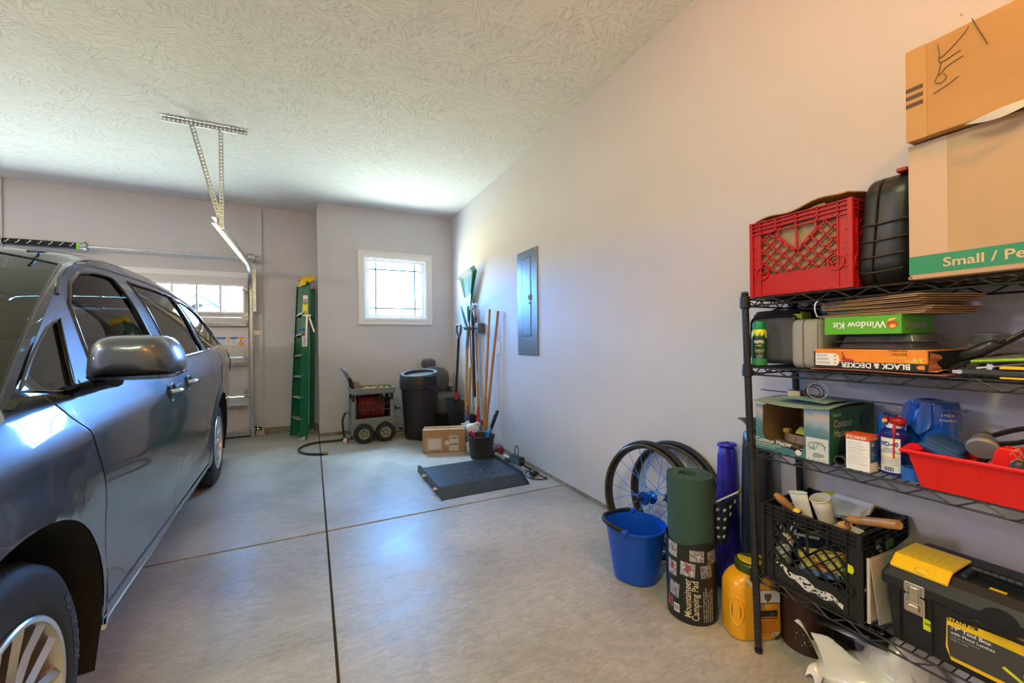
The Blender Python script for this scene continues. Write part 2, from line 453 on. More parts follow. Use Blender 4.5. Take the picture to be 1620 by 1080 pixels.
# sectional overhead door
DX0, DX1, DY = -5.335, -.737, 6.285
door = MB(); zj = [.012, .525, 1.035, 1.545, 2.065]
door_root = root('door_1', 'white sectional overhead garage door behind the minivan, row of windows across its top section', 'garage door'); door_root['kind'] = 'structure'
wins = [(-.79-.975-1.13*k, -.79-1.13*k) for k in range(4)]; hz0, hz1 = 1.612, 1.945
for k in range(4):
    d = MB(); z0, z1 = zj[k]+.003, zj[k+1]-.003
    if k < 3: d.bb((DX0, DY, z0), (DX1, DY+.04, z1))
    else:
        d.bb((DX0, DY, z0), (DX1, DY+.04, hz0)).bb((DX0, DY, hz1), (DX1, DY+.04, z1))
        ex = [DX0] + [q for a, b_ in reversed(wins) for q in (a, b_)] + [DX1]
        for i in range(0, len(ex), 2): d.bb((ex[i], DY, hz0), (ex[i+1], DY+.04, hz1))
    if k < 3:
        d.bb((DX0, DY-.004, z0), (DX1, DY, z0+.028)).bb((DX0, DY-.004, z1-.04), (DX1, DY, z1))
    part('door_section', d, M_door, door_root, smooth=0, bevel=.002)
for a, b_ in wins:
    fr = MB(); framebox(fr, a-.025, b_+.025, hz0-.025, hz1+.025, .028, DY-.014, DY+.05)
    pw = (b_-a)/4
    wf = part('window_frame', fr, M_white, door_root, smooth=0, bevel=.003)
    for k in range(1, 4): part('muntin', MB().bb((a+pw*k-.012, DY-.008, hz0), (a+pw*k+.012, DY+.045, hz1)), M_white, wf, smooth=0, bevel=.002)
    part('pane', MB().bb((a, DY+.018, hz0), (b_, DY+.022, hz1)), M_pane, wf, smooth=0)
def strut(z, x0=DX0+.02, x1=DX1-.015):
    pr = [(0, -.030), (-.012, -.030), (-.022, -.02), (-.05, -.012), (-.05, .012), (-.022, .02), (-.012, .030), (0, .030)]
    mb = MB(); rings = [[(x, DY-.004+q[0], z+q[1]) for q in pr] for x in (x0, x1)]
    return mb.ring_loft(rings)
for z in (1.452, .942, .405): part('reinforcing_strut', strut(z), M_galv, door_root, smooth=0)
part('reinforcing_strut', MB().bb((DX0+.02, DY-.012, .03), (DX1-.01, DY, .075)).bb((DX0+.02, DY-.055, .068), (DX1-.01, DY, .075)), M_galv, door_root, smooth=0)
part('bottom_seal', MB().bb((DX0, DY-.01, 0), (DX1, DY+.05, .014)), M_blackm, door_root, smooth=0)
for z in (1.56, 1.05, .545):
    hp = [(-.028, -.03), (-.028, .03), (-.018, .055), (0, .088), (.018, .055), (.028, .03), (.028, -.03), (.012, -.055), (-.012, -.055)]
    mb = MB().prism([(x, y) for x, y in hp], (DX1-.03, DY-.003, z), (1, 0, 0), (0, 0, 1), (0, -.004, 0))
    mb.cyl((DX1-.062, DY-.016, z-.005), (DX1+.055, DY-.016, z-.005), .008, n=10)
    mb.box((DX1-.03, DY-.012, z+.0), (.05, .02, .012))
    hinge = part('hinge', mb, M_galv, door_root, smooth=30)
mb = MB().bb((DX1-.075, DY-.02, .075), (DX1-.01, DY-.004, .125)).cyl((DX1-.06, DY-.02, .10), (DX1+.05, DY-.02, .10), .007, n=8)
part('bottom_bracket', mb, M_galv, door_root, smooth=0, bevel=.002)
mb = MB().prism(rrect(.06, .05, .006), (DX1-.035, DY-.004, 1.90), (1, 0, 0), (0, 0, 1), (0, -.012, 0)).cyl((DX1-.06, DY-.03, 1.89), (DX1+.05, DY-.03, 1.89), .008, n=8)
for k in range(3): mb.cyl((DX1-.05+.02*k, DY-.03, 1.89), (DX1-.042+.02*k, DY-.03, 1.89), .018, n=12)
part('top_bracket', mb, M_galv, door_root, smooth=30)
# printed notice on the third section
M_paper = mat('white_paper', (.75, .74, .72), .6); M_lblue = mat('notice_blue', (.03, .12, .55), .5); M_orange = mat('notice_orange', (.85, .33, .03), .5)
M_greytxt = mat('printed_grey', (.42, .42, .44), .7); M_yel = mat('notice_yellow', (.80, .55, .16), .5); M_ink = mat('black_ink', (.015, .015, .018), .6)
lb = MB(); lx0, lx1, lz = -1.165, -.795, 1.292
lb.use(0).bb((lx0, DY-.0055, 1.19), (lx1, DY-.004, lz)).use(1).bb((lx0, DY-.0066, lz-.024), (lx1-.064, DY-.0056, lz)).use(3).bb((-.985, DY-.0072, lz-.023), (-.93, DY-.0067, lz-.001))
lb.use(2).bb((lx1-.06, DY-.0066, lz-.10), (lx1, DY-.0056, lz-.062)).bb((lx1-.06, DY-.0066, lz-.022), (lx1, DY-.0056, lz))
for c in range(5):
    for r in range(7): lb.use(4).bb((lx0+.01+.06*c, DY-.006, lz-.036-.0085*r), (lx0+.058+.06*c-.006*(r % 3), DY-.0056, lz-.033-.0085*r))
lb.use(5).prism([(-.012, -.014), (.0, -.002), (-.014, .012), (-.006, .012), (.004, .002), (.016, .012), (.008, -.004), (.012, -.014)], (lx1-.03, DY-.0057, lz-.042), (1, 0, 0), (0, 0, 1), (0, -.001, 0))
nt_ = part('warning_notice', lb, [M_paper, M_lblue, M_orange, M_yel, M_greytxt, M_ink], door_root, smooth=0, label='blue and orange printed warning notice')
mb = MB().use(0).bb((-1.02, DY-.0055, .305), (-.865, DY-.004, .37)).use(1)
for r in range(5): mb.bb((-1.01, DY-.006, .318+.009*r), (-.89+.01*(r % 2), DY-.0056, .321+.009*r))
part('paper_sticker', mb, [M_paper, M_greytxt], door_root, smooth=0)

# vertical + curved + horizontal roller track
TX = -.692
def chan(pts, rs, mb, up):
    """open C channel swept along pts; opening faces -x"""
    rings = []
    for i, p in enumerate(pts):
        d = (V(pts[min(i+1, len(pts)-1)])-V(pts[max(i-1, 0)])).normalized(); n = d.cross(V((1, 0, 0)))
        prof = [(-.024, .026), (.006, .026), (.010, .018), (.010, -.018), (.006, -.026), (-.024, -.026), (-.024, -.0235), (.004, -.0235), (.0075, -.016), (.0075, .016), (.004, .0235), (-.024, .0235)]
        rings.append([V(p)+V((1, 0, 0))*a+n*b_ for a, b_ in prof])
    mb.ring_loft(rings)
pts = [(TX, 6.255, .012), (TX, 6.255, .6), (TX, 6.255, 1.3), (TX, 6.255, 1.88)]
pts += [(TX, 6.255-.32+.32*cos(a), 1.88+.32*sin(a)) for a in [pi/2*k/10 for k in range(1, 11)]]
pts += [(TX, 5.3, 2.20), (TX, 4.02, 2.205)]
trk = root('door_track', 'galvanised roller track curving from the door jamb to the ceiling hanger', 'door track', (TX, 6.255, 0))
mb = MB(); chan(pts[:4], 0, mb, 0); wpart('vertical_track', mb, M_galv, trk, smooth=0)
mb = MB(); chan(pts[3:], 0, mb, 0); wpart('horizontal_track', mb, M_galv, trk, smooth=30)
mb = MB().bb((TX+.011, 4.25, 2.176), (TX+.014, 5.95, 2.232)).bb((TX-.022, 4.25, 2.230), (TX+.014, 5.95, 2.233)); wpart('angle_brace', mb, M_galv, trk, smooth=0)
mb = MB().bb((TX+.011, 6.225, 1.62), (TX+.014, 6.28, 2.16)).bb((TX+.011, 6.222, 1.62), (TX+.05, 6.225, 2.16)); wpart('flag_bracket', mb, M_galv, trk, smooth=0)
for z in (.26, .86, 1.35):
    mb = MB().bb((TX+.011, 6.24, z-.028), (TX+.014, DG-.022, z+.028)).bb((TX+.011, DG-.026, z-.028), (TX+.085, DG-.0225, z+.028)).cyl((TX+.06, DG-.03, z), (TX+.06, DG-.022, z), .009, n=6)
    wpart('jamb_bracket', mb, M_galv, trk, smooth=0)

def perf(L, wd=.032, pitch=.0285, hole=.0085):
    """perforated flat bar in local x (length) / y (width), centred on y"""
    mb = MB(); n = int(L/pitch); L = n*pitch
    for i in range(n):
        x = (i+.5)*pitch; hx = pitch/2; hy = wd/2; o = [(-hx, -hy), (0, -hy), (hx, -hy), (hx, 0), (hx, hy), (0, hy), (-hx, hy), (-hx, 0)]
        h = [(hole*cos(a), hole*sin(a)) for a in [pi*1.25+pi/4*k for k in range(8)]]
        vs = [(x+a, b_, 0) for a, b_ in o]+[(x+a, b_, 0) for a, b_ in h]
        mb.add(vs, [(k, (k+1) % 8, 8+(k+1) % 8, 8+k) for k in range(8)])
    return mb
def angle_iron(a, b_, side, side2, wd=.032):
    """perforated L bar from a to b_, flanges along unit vectors side and side2"""
    a, b_ = V(a), V(b_); d = (b_-a); L = d.length; d.normalize(); out = MB()
    for s_ in (side, side2):
        s_ = V(s_); s_ = (s_-d*s_.dot(d)).normalized(); m = perf(L, wd)
        out = merge(out, MB().add([a + d*p.x + s_*(p.y+wd/2) for p in m.v], m.f))
    return out
hg = root('track_hanger', 'perforated galvanised angle-iron hanger holding up the door track from the ceiling', 'track hanger', (-.67, 4.1, 2.2))
def ip(n, mb):
    o = wpart(n, mb, M_galv, hg, smooth=0); m_ = o.modifiers.new('S', 'SOLIDIFY'); m_.thickness = .0025; m_.offset = 0
ip('ceiling_angle', angle_iron((-1.046, 4.12, H-.002), (-.470, 4.12, H-.002), (0, 0, -1), (0, -1, 0)))
ip('upright_angle', angle_iron((-.645, 4.115, 2.165), (-.645, 4.115, 2.985), (-1, 0, 0), (0, -1, 0)))
ip('diagonal_angle', angle_iron((-.692, 4.111, 2.255), (-.87, 4.111, 2.985), (1, 0, .2), (0, -1, 0)))
for p in ((-.668, 4.10, 2.20), (-.668, 4.10, 2.97), (-.852, 4.10, 2.97)): wpart('bolt', MB().cyl(V(p), V(p)+V((0, .02, 0)), .009, n=6), M_steel, hg, smooth=0)

# torsion spring on its shaft
sp = root('torsion_spring', 'long black torsion spring with white stripe marks on a steel shaft above the overhead door', 'garage door spring', (-2.4, 6.2, 2.30))
SZ, SY = 2.312, 6.2
wpart('shaft', MB().cyl((-3.3, SY, SZ), (-.60, SY, SZ), .0125, n=14), M_galv, sp)
M_spring = mat('oiled_spring', (.02, .02, .022), .35, metal=.3)
mb = MB(); pts = []; n = 84
for i in range(n*10+1):
    a = 2*pi*i/10; pts.append((-2.90+.60*i/(n*10), SY+.034*cos(a), SZ+.034*sin(a)))
mb.tube(pts, .0043, n=5)
mb.cyl((-2.9, SY, SZ), (-2.3, SY, SZ), .032, n=16)
wpart('spring_coil', mb, M_spring, sp)
mb = MB()
for k in range(7):
    x = -2.88+.083*k
    mb.prism([(0, 0), (.018, .014), (.03, .014), (.012, 0)], (x, SY-.0385, SZ-.012), (1, 0, 0), (0, .15, 1), (0, -.0012, 0)).prism([(0, 0), (.012, 0), (.02, .016), (.008, .016)], (x+.02, SY-.036, SZ+.008), (1, 0, 0), (0, .45, 1), (0, -.0012, 0))
wpart('stripe_marks', mb, mat('white_paint_marks', (.75, .75, .75), .6), sp, smooth=0)
wpart('green_mark', MB().cyl((-2.325, SY, SZ), (-2.298, SY, SZ), .0395, n=18), mat('lime_paint', (.25, .65, .05), .5), sp, label='bright green paint band')
mb = MB().cyl((-2.30, SY, SZ), (-2.255, SY, SZ), .036, .028, n=16).cyl((-2.27, SY, SZ), (-2.245, SY, SZ), .04, n=10)
for a in (0.4, 1.97, 3.54, 5.1): mb.cyl((-2.26, SY+.03*cos(a), SZ+.03*sin(a)), (-2.26, SY+.055*cos(a), SZ+.055*sin(a)), .012, n=8)
wpart('winding_cone', mb, M_steel, sp)
mb = MB().lathe([(.0, 0), (.052, 0), (.058, .006), (.050, .012), (.050, .05), (.058, .055), (.03, .06), (0, .06)], (-.735, SY, SZ), (1, 0, 0), n=24)
wpart('cable_drum', mb, M_galv, sp)
mb = MB().bb((-.672, SY-.03, SZ-.05), (-.668, DG-.02, SZ+.06)).cyl((-.68, SY, SZ), (-.655, SY, SZ), .03, n=16).bb((-.668, DG-.026, SZ-.02), (-.60, DG-.0225, SZ+.02))
wpart('bearing_bracket', mb, M_galv, sp, smooth=30)
mb = MB().bb((-3.06, SY-.03, SZ-.06), (-3.055, DG-.02, SZ+.06)).bb((-3.09, DG-.027, SZ-.09), (-2.97, DG-.0225, SZ+.09)); wpart('centre_bracket', mb, M_galv, sp, smooth=0)

# photo-eye sensor by the track foot
se = root('safety_sensor', 'small black photo-eye sensor with a green light low on the track', 'sensor', (-.655, 6.2, .06))
mb = MB().bb((-.66, 6.20, .085), (-.595, 6.235, .125)).bb((-.676, 6.2, .12), (-.655, 6.236, .14)); wpart('housing', mb, M_black, se, smooth=0, bevel=.004)
wpart('indicator_light', MB().cyl((-.638, 6.1995, .107), (-.638, 6.196, .107), .0065, n=12), mat('green_led', (.1, .5, .02), .4, emis=(.35, 1, .05), es=2.), se, label='glowing green indicator light')
wpart('lens', MB().cyl((-.617, 6.1995, .107), (-.617, 6.196, .107), .007, n=12), M_paper, se)

# outside: driveway, street, neighbour's house, seen through the door windows
M_siding = mat('pale_siding', (.016, .017, .018), .7); M_shingle = mat('grey_shingles', (.019, .020, .021), .9, noise=(5, .25)); M_trimw = mat('house_white_trim', (.028, .028, .028), .6)
hs = root('neighbour_house', 'pale gabled house across the street seen through the door windows', 'house', (-7, 32, 0))
hs_w = MB().bb((-22, 30, -.1), (2, 40, 3.0)); wpart('wall', hs_w, M_siding, hs, smooth=0)
# main roof, ridge along x
rb = MB().prism([(29.4, 2.9), (35, 4.65), (40.6, 2.9)], (-22.6, 0, 0), (0, 1, 0), (0, 0, 1), (25.2, 0, 0)); wpart('roof', rb, M_shingle, hs, smooth=0)
def gable(cx, half, zb, pk, y0, y1):
    gb = MB().prism([(-half, zb), (0, pk), (half, zb)], (cx, y0+.35, 0), (1, 0, 0), (0, 0, 1), (0, y1-y0, 0)); o = wpart('gable_wall', gb, M_siding, hs, smooth=0)
    k = (pk-zb)/half
    for s_ in (-1, 1):
        wpart('rake_board', MB().prism([(0, pk+.12), (s_*(half+.5), zb+.12-k*.5), (s_*(half+.5), zb-.28-k*.5), (0, pk-.28)], (cx, y0, 0), (1, 0, 0), (0, 0, 1), (0, .3, 0)), M_trimw, hs, smooth=0)
        wpart('gable_roof', MB().prism([(0, pk+.2), (s_*(half+.55), zb+.2-k*.5), (s_*(half+.55), zb+.1-k*.5), (0, pk+.1)], (cx, y0, 0), (1, 0, 0), (0, 0, 1), (0, y1-y0, 0)), M_shingle, hs, smooth=0)
gable(-5.24, 2.2, 2.0, 3.66, 26, 33)
gable(-4.66, .9, 2.45, 3.13, 25.3, 27)
# ================================================================ minivan   (local axes: x out to its right side, y towards its tail, z up; origin under the front axle)
car = root('minivan', 'slate blue-grey minivan parked on the left, nose towards the viewer', 'car', (-1.5488, 1.2305, 0), rz=rad(2.8))
M_paint = mat('slate_blue_metallic', (.075, .095, .135), .34, metal=.7, coat=1.)
M_seam = mat('dark_body_shell', (.008, .008, .01), .7)
M_tint = glassmat('privacy_glass', (.05, .05, .052), 1.75); M_clearg = glassmat('car_window_glass', (.42, .46, .44), 1.6)
M_wsg = glassmat('windshield_glass', (.34, .38, .34), 1.7)
M_tyre = mat('tyre_rubber', (.014, .014, .015), .62); M_alloy = mat('alloy_silver', (.62, .61, .59), .28, metal=.9, coat=.4); M_brake = mat('brake_rust', (.16, .085, .04), .6, metal=.4, noise=(20, .4))
M_chrome = mat('chrome', (.75, .76, .78), .08, metal=1.); M_trimb = mat('gloss_black_trim', (.012, .012, .014), .12, coat=.6)

prof_v = interp([.18, .26, .36, .50, .64, .78, .88, .96, 1.03, 1.09, 1.16, 1.34, 1.48, 1.56, 1.62, 1.665, 1.70], [.925, .952, .966, .974, .980, .986, .981, .966, .944, .920, .894, .842, .793, .756, .712, .655, .58])
def side(u, z):
    k = .046*(u-.4)*sst(.75, 1.02, z)*(1-sst(1.30, 1.62, z))
    v = prof_v(z-k)
    if u < .25: v -= .21*((.25-u)/1.2)**2.2
    if u > 3.1: v -= .03*((u-3.1)/.9)**2
    if u > 3.93: v -= .22*(1-math.sqrt(max(0., 1-min(1., (u-3.93)/.24)**2)))
    up = sst(1.06, 1.5, z)
    if u > 1.8: v -= .075*((u-1.8)/2.0)**2*up
    if u < 1.2: v -= .03*((1.2-u)/.9)*up
    # swage lines: soft shoulder and rising crease low in the doors
    v -= .010*math.exp(-((z-(.40+.035*(u-.5)))/.07)**2)*sst(.3, .9, u)*(1-sst(2.5, 3.0, u))
    v += .006*math.exp(-((z-(.935+.02*u))/.03)**2)
    for cu in (0., 3.03):
        d = math.hypot(u-cu, z-.36)
        v += .014*math.exp(-((d-.435)/.05)**2)*(1 if z > .3 else sst(.1, .3, z))
    return v
def S(u, z, s=1, off=0.): return (s*(side(u, z)+off), u, z)
def side_panel(poly, holes=(), s=1, off=0., step=.035, gap=.003, bstep=.015):
    p2 = inset(poly, gap) if gap else poly
    vs, tr = fill2d(p2, holes, step, bstep)
    mb = MB(); mb.add([S(a, b_, s, off) for a, b_ in vs], tr); return mb
def arcpts(cu, r, a0, a1, n): return [(cu+r*cos(a0+(a1-a0)*i/n), .36+r*sin(a0+(a1-a0)*i/n)) for i in range(n+1)]

zsill = lambda u: .315-.03*(u-.5) if u < 2.6 else .252-.02*(u-2.6)
fd_line = [(.235, 1.075), (.31, .998), (.368, .95), (.402, .867), (.435, .78), (.451, .713), (.452, .55), (.445, .40), (.44, zsill(.44)+.045)]
bd_line = [(1.56, 1.118), (1.585, 1.02), (1.612, .903), (1.636, .78), (1.64, .715), (1.61, .60), (1.53, .49), (1.46, .404), (1.455, zsill(1.45)+.045)]
rd_line = [(2.60, 1.160), (2.62, 1.0), (2.63, .85), (2.60, .72), (2.55, .60), (2.53, .45), (2.53, zsill(2.53)+.045)]
belt = lambda u: interp([.15, .40, .62, 1.45, 1.9, 2.5, 3.3, 3.6, 4.1], [1.083, 1.057, 1.078, 1.108, 1.126, 1.146, 1.185, 1.19, 1.17])(u)
hoodz = interp([-.95, -.6, -.2, .15, .3], [.74, .86, .985, 1.075, 1.10])

fender = [(-.93, .62), (-.93, .74)] + [(u, hoodz(u)-.02) for u in (-.6, -.4, -.2, 0.)] + [(.13, 1.07), (.235, 1.068)] + fd_line[1:] + [(.44, zsill(.44))] + arcpts(0, .425, -.06, pi-.25, 26) + [(-.62, .36), (-.93, .36)]
fdoor = fd_line + bd_line[::-1] + [(u, belt(u)-.004) for u in (1.4, 1.1, .8, .62, .45, .40, .3)]
sdoor = bd_line + rd_line[::-1] + [(u, belt(u)-.004) for u in (2.4, 2.1, 1.8, 1.65)]
rearq = rd_line + [(2.53, zsill(2.53))] + arcpts(3.03, .42, pi+.25, 0-.30, 28)[0:] + [(3.6, .27), (4.13, .32), (4.165, .45), (4.165, .75), (4.15, .95), (4.10, 1.10), (4.03, 1.185)] + [(u, belt(u)-.004) for u in (3.8, 3.5, 3.2, 2.9, 2.7)]
sill = [(.45, zsill(.45)+.04), (1.5, zsill(1.5)+.04), (2.52, zsill(2.52)+.04), (2.52, zsill(2.52)), (2.0, zsill(2.)), (1.5, zsill(1.5)), (1., zsill(1.)), (.45, zsill(.45))]
g_tri = [(.155, 1.092), (.30, 1.178), (.45, 1.258), (.552, 1.29), (.50, 1.20), (.45, 1.12), (.405, 1.066), (.30, 1.074)]
g_front = [(.60, 1.092), (.63, 1.20), (.668, 1.347), (.76, 1.428), (.884, 1.482), (1.03, 1.505), (1.18, 1.512), (1.25, 1.508), (1.30, 1.45), (1.40, 1.25), (1.46, 1.112), (1.0, 1.092)]
g_slide = [(1.62, 1.122), (1.60, 1.25), (1.53, 1.42), (1.475, 1.527), (2.0, 1.545), (2.44, 1.546), (2.46, 1.44), (2.52, 1.25), (2.545, 1.152), (2.0, 1.134)]
g_rear = [(2.72, 1.162), (2.66, 1.30), (2.565, 1.53), (2.75, 1.535), (3.05, 1.525), (3.30, 1.48), (3.50, 1.38), (3.62, 1.25), (3.63, 1.205), (3.3, 1.187)]
ztop = lambda u: interp([.2, .55, .75, .95, 1.15, 1.5, 2.2, 3.0, 3.6, 3.9], [1.12, 1.345, 1.46, 1.535, 1.575, 1.61, 1.635, 1.635, 1.595, 1.55])(u)
frame_o = [(.10, 1.078), (.20, 1.125)] + [(u, ztop(u)) for u in (.35, .5, .65, .8, .95, 1.15, 1.4, 1.7, 2.0, 2.4, 2.8, 3.2, 3.5, 3.7, 3.83)] + [(3.93, 1.36), (4.03, 1.20)] + [(u, belt(u)+.002) for u in (3.8, 3.5, 3.2, 2.9, 2.6, 2.3, 2.0, 1.7, 1.4, 1.1, .8, .62, .5, .4, .25)]

for s in (1, -1):
    part('fender', side_panel(fender, s=s, bstep=.012), M_paint, car, smooth=60)
    fd = part('front_door', side_panel(fdoor, s=s), M_paint, car, smooth=60)
    sd = part('sliding_door', side_panel(sdoor, s=s), M_paint, car, smooth=60)
    rq = part('quarter_panel', side_panel(rearq, s=s, bstep=.012), M_paint, car, smooth=60)
    part('rocker_sill', side_panel(sill, s=s, off=.004, gap=.001), M_paint, car, smooth=60)
    mb = MB(); pts = [S(.45+2.06*k/40, zsill(.45+2.06*k/40)-.002, s, -.002) for k in range(41)]; mb.tube(pts, .009, n=8); part('sill_glint_bead', mb, M_chrome, car)  # chrome bead added to draw the bright reflection along the sill edge
    part('side_frame', side_panel(frame_o, [g_tri, g_front, g_slide, g_rear], s=s, gap=.001), M_paint, car, smooth=60)
    part('quarter_light', side_panel(inset(g_tri, -.004), s=s, off=-.008, gap=0), M_trimb if s < 0 else M_tint, car, smooth=60)
    part('side_window', side_panel(inset(g_front, -.004), s=s, off=-.009, gap=0), M_clearg, car, smooth=60)
    part('side_window', side_panel(inset(g_slide, -.004), s=s, off=-.009, gap=0), M_tint, car, smooth=60)
    part('side_window', side_panel(inset(g_rear, -.004), s=s, off=-.007, gap=0), M_tint, car, smooth=60)
    for gp, wd_ in ((g_front, .011), (g_slide, .011), (g_rear, .008), (g_tri, .008)):
        P = resample(gp, .03); mb = MB(); mb.tube([S(a, b_, s, .0) for a, b_ in P], wd_*.55, n=6, closed=True); part('window_seal', mb, M_trimb, car)
    # bright drip moulding over the windows
    mb = MB(); P = [(.62, 1.375), (.70, 1.44), (.80, 1.487), (.95, 1.523), (1.15, 1.545), (1.5, 1.562), (2.0, 1.578), (2.5, 1.578), (3.0, 1.562), (3.3, 1.523), (3.55, 1.43), (3.70, 1.31)]
    mb.tube(smoothpts([S(a, b_, s, .002) for a, b_ in P], 4), .006, n=6); part('drip_moulding', mb, M_paint, car)
    mb = MB(); mb.tube([S(u, belt(u)+.001, s, .003) for u in [.62+3.0*k/40 for k in range(41)]], .006, n=6); part('belt_moulding', mb, M_chrome, car)
    # dark inner shell so that the seams read black
    shell = [(-.9, .40), (-.9, .70)] + [(u, hoodz(u)-.06) for u in (-.6, -.3, 0.)] + [(u, belt(u)-.03) for u in (.3, .8, 1.5, 2.2, 3., 3.6)] + [(3.95, 1.12), (4.05, .9), (4.05, .4), (3.6, .30)] + arcpts(3.03, .45, -.2, pi+.15, 18) + [(2.5, .29), (.5, .33)] + arcpts(0, .455, -.05, pi-.2, 18)
    part('inner_body', side_panel(shell, s=s, off=-.022, gap=0, step=.12, bstep=.05), M_seam, car, smooth=60)
    # wheel-house liners
    for cu in (0., 3.03):
        mb = MB(); a = arcpts(cu, .43, -.35, pi+.35, 24)
        mb.ring_loft([[(s*(side(p[0], max(.3, p[1]))-.004-q), cu+(p[0]-cu)*k_, .36+(p[1]-.36)*k_) for p in a] for q, k_ in ((0, 1.), (.05, .985), (.34, .985))], False, False, closed=False)
        mb.add([(s*.60, p[0], p[1]) for p in a], [list(range(len(a)))])
        part('wheel_arch_liner', mb, M_blackm, car, smooth=60)
    # door handles in their cups
    for u, z, o in ((1.335, .962, fd), (1.735, .978, sd)):
        hx = side(u, z)
        mb = MB().lathe([(.001, -.016), (.03, -.013), (.042, -.003), (.047, .0045), (.050, .0025)], (s*hx, u, z), (s, 0, 0), n=24, sx=1.15, sy=1.); part('handle_cup', mb, M_paint, car, smooth=80)
        mb = MB().tube(smoothpts([(s*(hx+.004), u-.075, z+.010), (s*(hx+.028), u-.045, z+.012), (s*(hx+.036), u, z+.010), (s*(hx+.030), u+.045, z+.006), (s*(hx+.006), u+.075, z+.002)], 5), .0135, n=10, sy=.75)
        part('door_handle', mb, M_chrome, car)
    # tail lamp, fuel flap, quarter trim
    part('tail_lamp', side_panel([(3.97, .92), (3.95, 1.08), (3.98, 1.165), (4.04, 1.165), (4.10, 1.08), (4.14, .92)], s=s, off=.006, gap=0), mat('tail_lamp_red', (.45, .01, .012), .12, coat=1.), car, smooth=60, label='red tail lamp')
    if s > 0: part('fuel_flap', side_panel([(3.10, .86), (3.10, 1.02), (3.25, 1.035), (3.27, 1.02), (3.27, .86)], s=s, off=.003, gap=0), M_paint, car, smooth=60)
    # mirror
    mo = smoothpts([(v_, z_, 0) for v_, z_ in ((1.0, 1.106), (.999, 1.15), (1.006, 1.195), (1.024, 1.220), (1.055, 1.231), (1.11, 1.232), (1.16, 1.228), (1.188, 1.205), (1.204, 1.165), (1.206, 1.138), (1.198, 1.116), (1.172, 1.102), (1.10, 1.100), (1.03, 1.102))], 4, closed=True)
    mc = V((1.095, 1.166, 0)); rings = []; low = []
    for d, k in ((.165, .25), (.172, .5), (.19, .74), (.215, .89), (.25, .97), (.30, 1.), (.355, 1.), (.362, .98)):
        rings.append([(s*(mc.x+(p.x-mc.x)*k), d+.30*(1.205-(mc.x+(p.x-mc.x)*k))*.3, mc.y+(p.y-mc.y)*k) for p in mo]); low.append([(q[0]+s*(abs(q[0])-1.1)*.02, q[1]-.001, min(q[2]-.0015, 1.117)) for q in rings[-1]])
    mir = part('wing_mirror', MB().ring_loft(rings, True, False), M_paint, car, smooth=70)
    part('mirror_base', MB().ring_loft(low, True, True), M_trimb, mir, smooth=40)
    mb = MB(); rg0 = [V(p) for p in rings[-1]]; c0 = sum(rg0, V())/len(rg0); mb.add([c0+(p-c0)*.94-V((0, .012, 0)) for p in rg0], [list(range(len(rg0)))]); part('mirror_glass', mb, M_chrome, mir)
    mb = MB().tube(smoothpts([(s*.915, .43, 1.066), (s*.955, .37, 1.072), (s*1.0, .32, 1.086), (s*1.05, .29, 1.098)], 4), [.034]*4+[.030]*4+[.028]*5, n=10, sy=.62); part('mirror_arm', mb, M_trimb, car)
    mb = side_panel([(.40, 1.062), (.44, 1.12), (.50, 1.20), (.555, 1.29), (.60, 1.30), (.595, 1.19), (.59, 1.09), (.55, 1.07)], s=s, off=.003, gap=0); part('mirror_sail', mb, M_paint, car, smooth=60)
    # wheels
    for cu in (0., 3.03):
        wh = []
        xo = s*.962
        tp = [(.222, -.20), (.235, -.215), (.30, -.222), (.335, -.205), (.352, -.175), (.357, -.11), (.352, -.045), (.338, -.015), (.31, .0), (.265, .003), (.232, -.004), (.220, -.012)]
        mb = MB().lathe(tp, (xo, cu, .357), (s, 0, 0), n=72)
        ty = part('tyre', mb, M_tyre, car, smooth=50)
        mb = MB()
        for k in range(90):
            a = 2*pi*k/90; e = V((0, cos(a), sin(a))); t = V((0, -sin(a), cos(a))); c = V((xo, cu, .357))
            for x0, x1, q in ((-.045, -.016, .006), (-.20, -.17, -.006)):
                p = [c+e*.353+V((s*x0, 0, 0))-t*.0022, c+e*.341+V((s*x1, 0, 0))-t*.0022+t*q, c+e*.341+V((s*x1, 0, 0))+t*.0022+t*q, c+e*.353+V((s*x0, 0, 0))+t*.0022]
                p = [w_+e*.0012 for w_ in p]; mb.add(p, [(0, 1, 2, 3)])
        for x0 in (-.065, -.095, -.125, -.155): mb.lathe([(.3576, x0-.004), (.3583, x0), (.3576, x0+.004)], (xo, cu, .357), (s, 0, 0), n=72)
        part('tread_groove', mb, M_seam, ty, smooth=0)
        mb = MB()
        for i, ch in enumerate('HANKOOK'):
            a = .62-i*.115 if s > 0 else pi-.62+i*.115
            e = V((0, cos(a), sin(a))); t = V((0, sin(a), -cos(a)))*(1 if s > 0 else -1)
            mb = merge(mb, textmesh(ch, .042, t, e, V((xo+s*.0030, cu, .357))+e*.272-t*.013, bold=.02, ext=.0012))
        part('sidewall_lettering', mb, mat('worn_tyre_lettering', (.07, .07, .075), .5), ty, smooth=0)
        mb = MB().lathe([(.222, -.20), (.20, -.19), (.195, -.06), (.205, -.03), (.214, -.012), (.226, -.006), (.226, .0), (.222, .004), (.212, .002), (.205, -.02), (.198, -.05)], (xo, cu, .357), (s, 0, 0), n=64)
        rim = part('rim', mb, M_alloy, car, smooth=40)
        mb = MB()
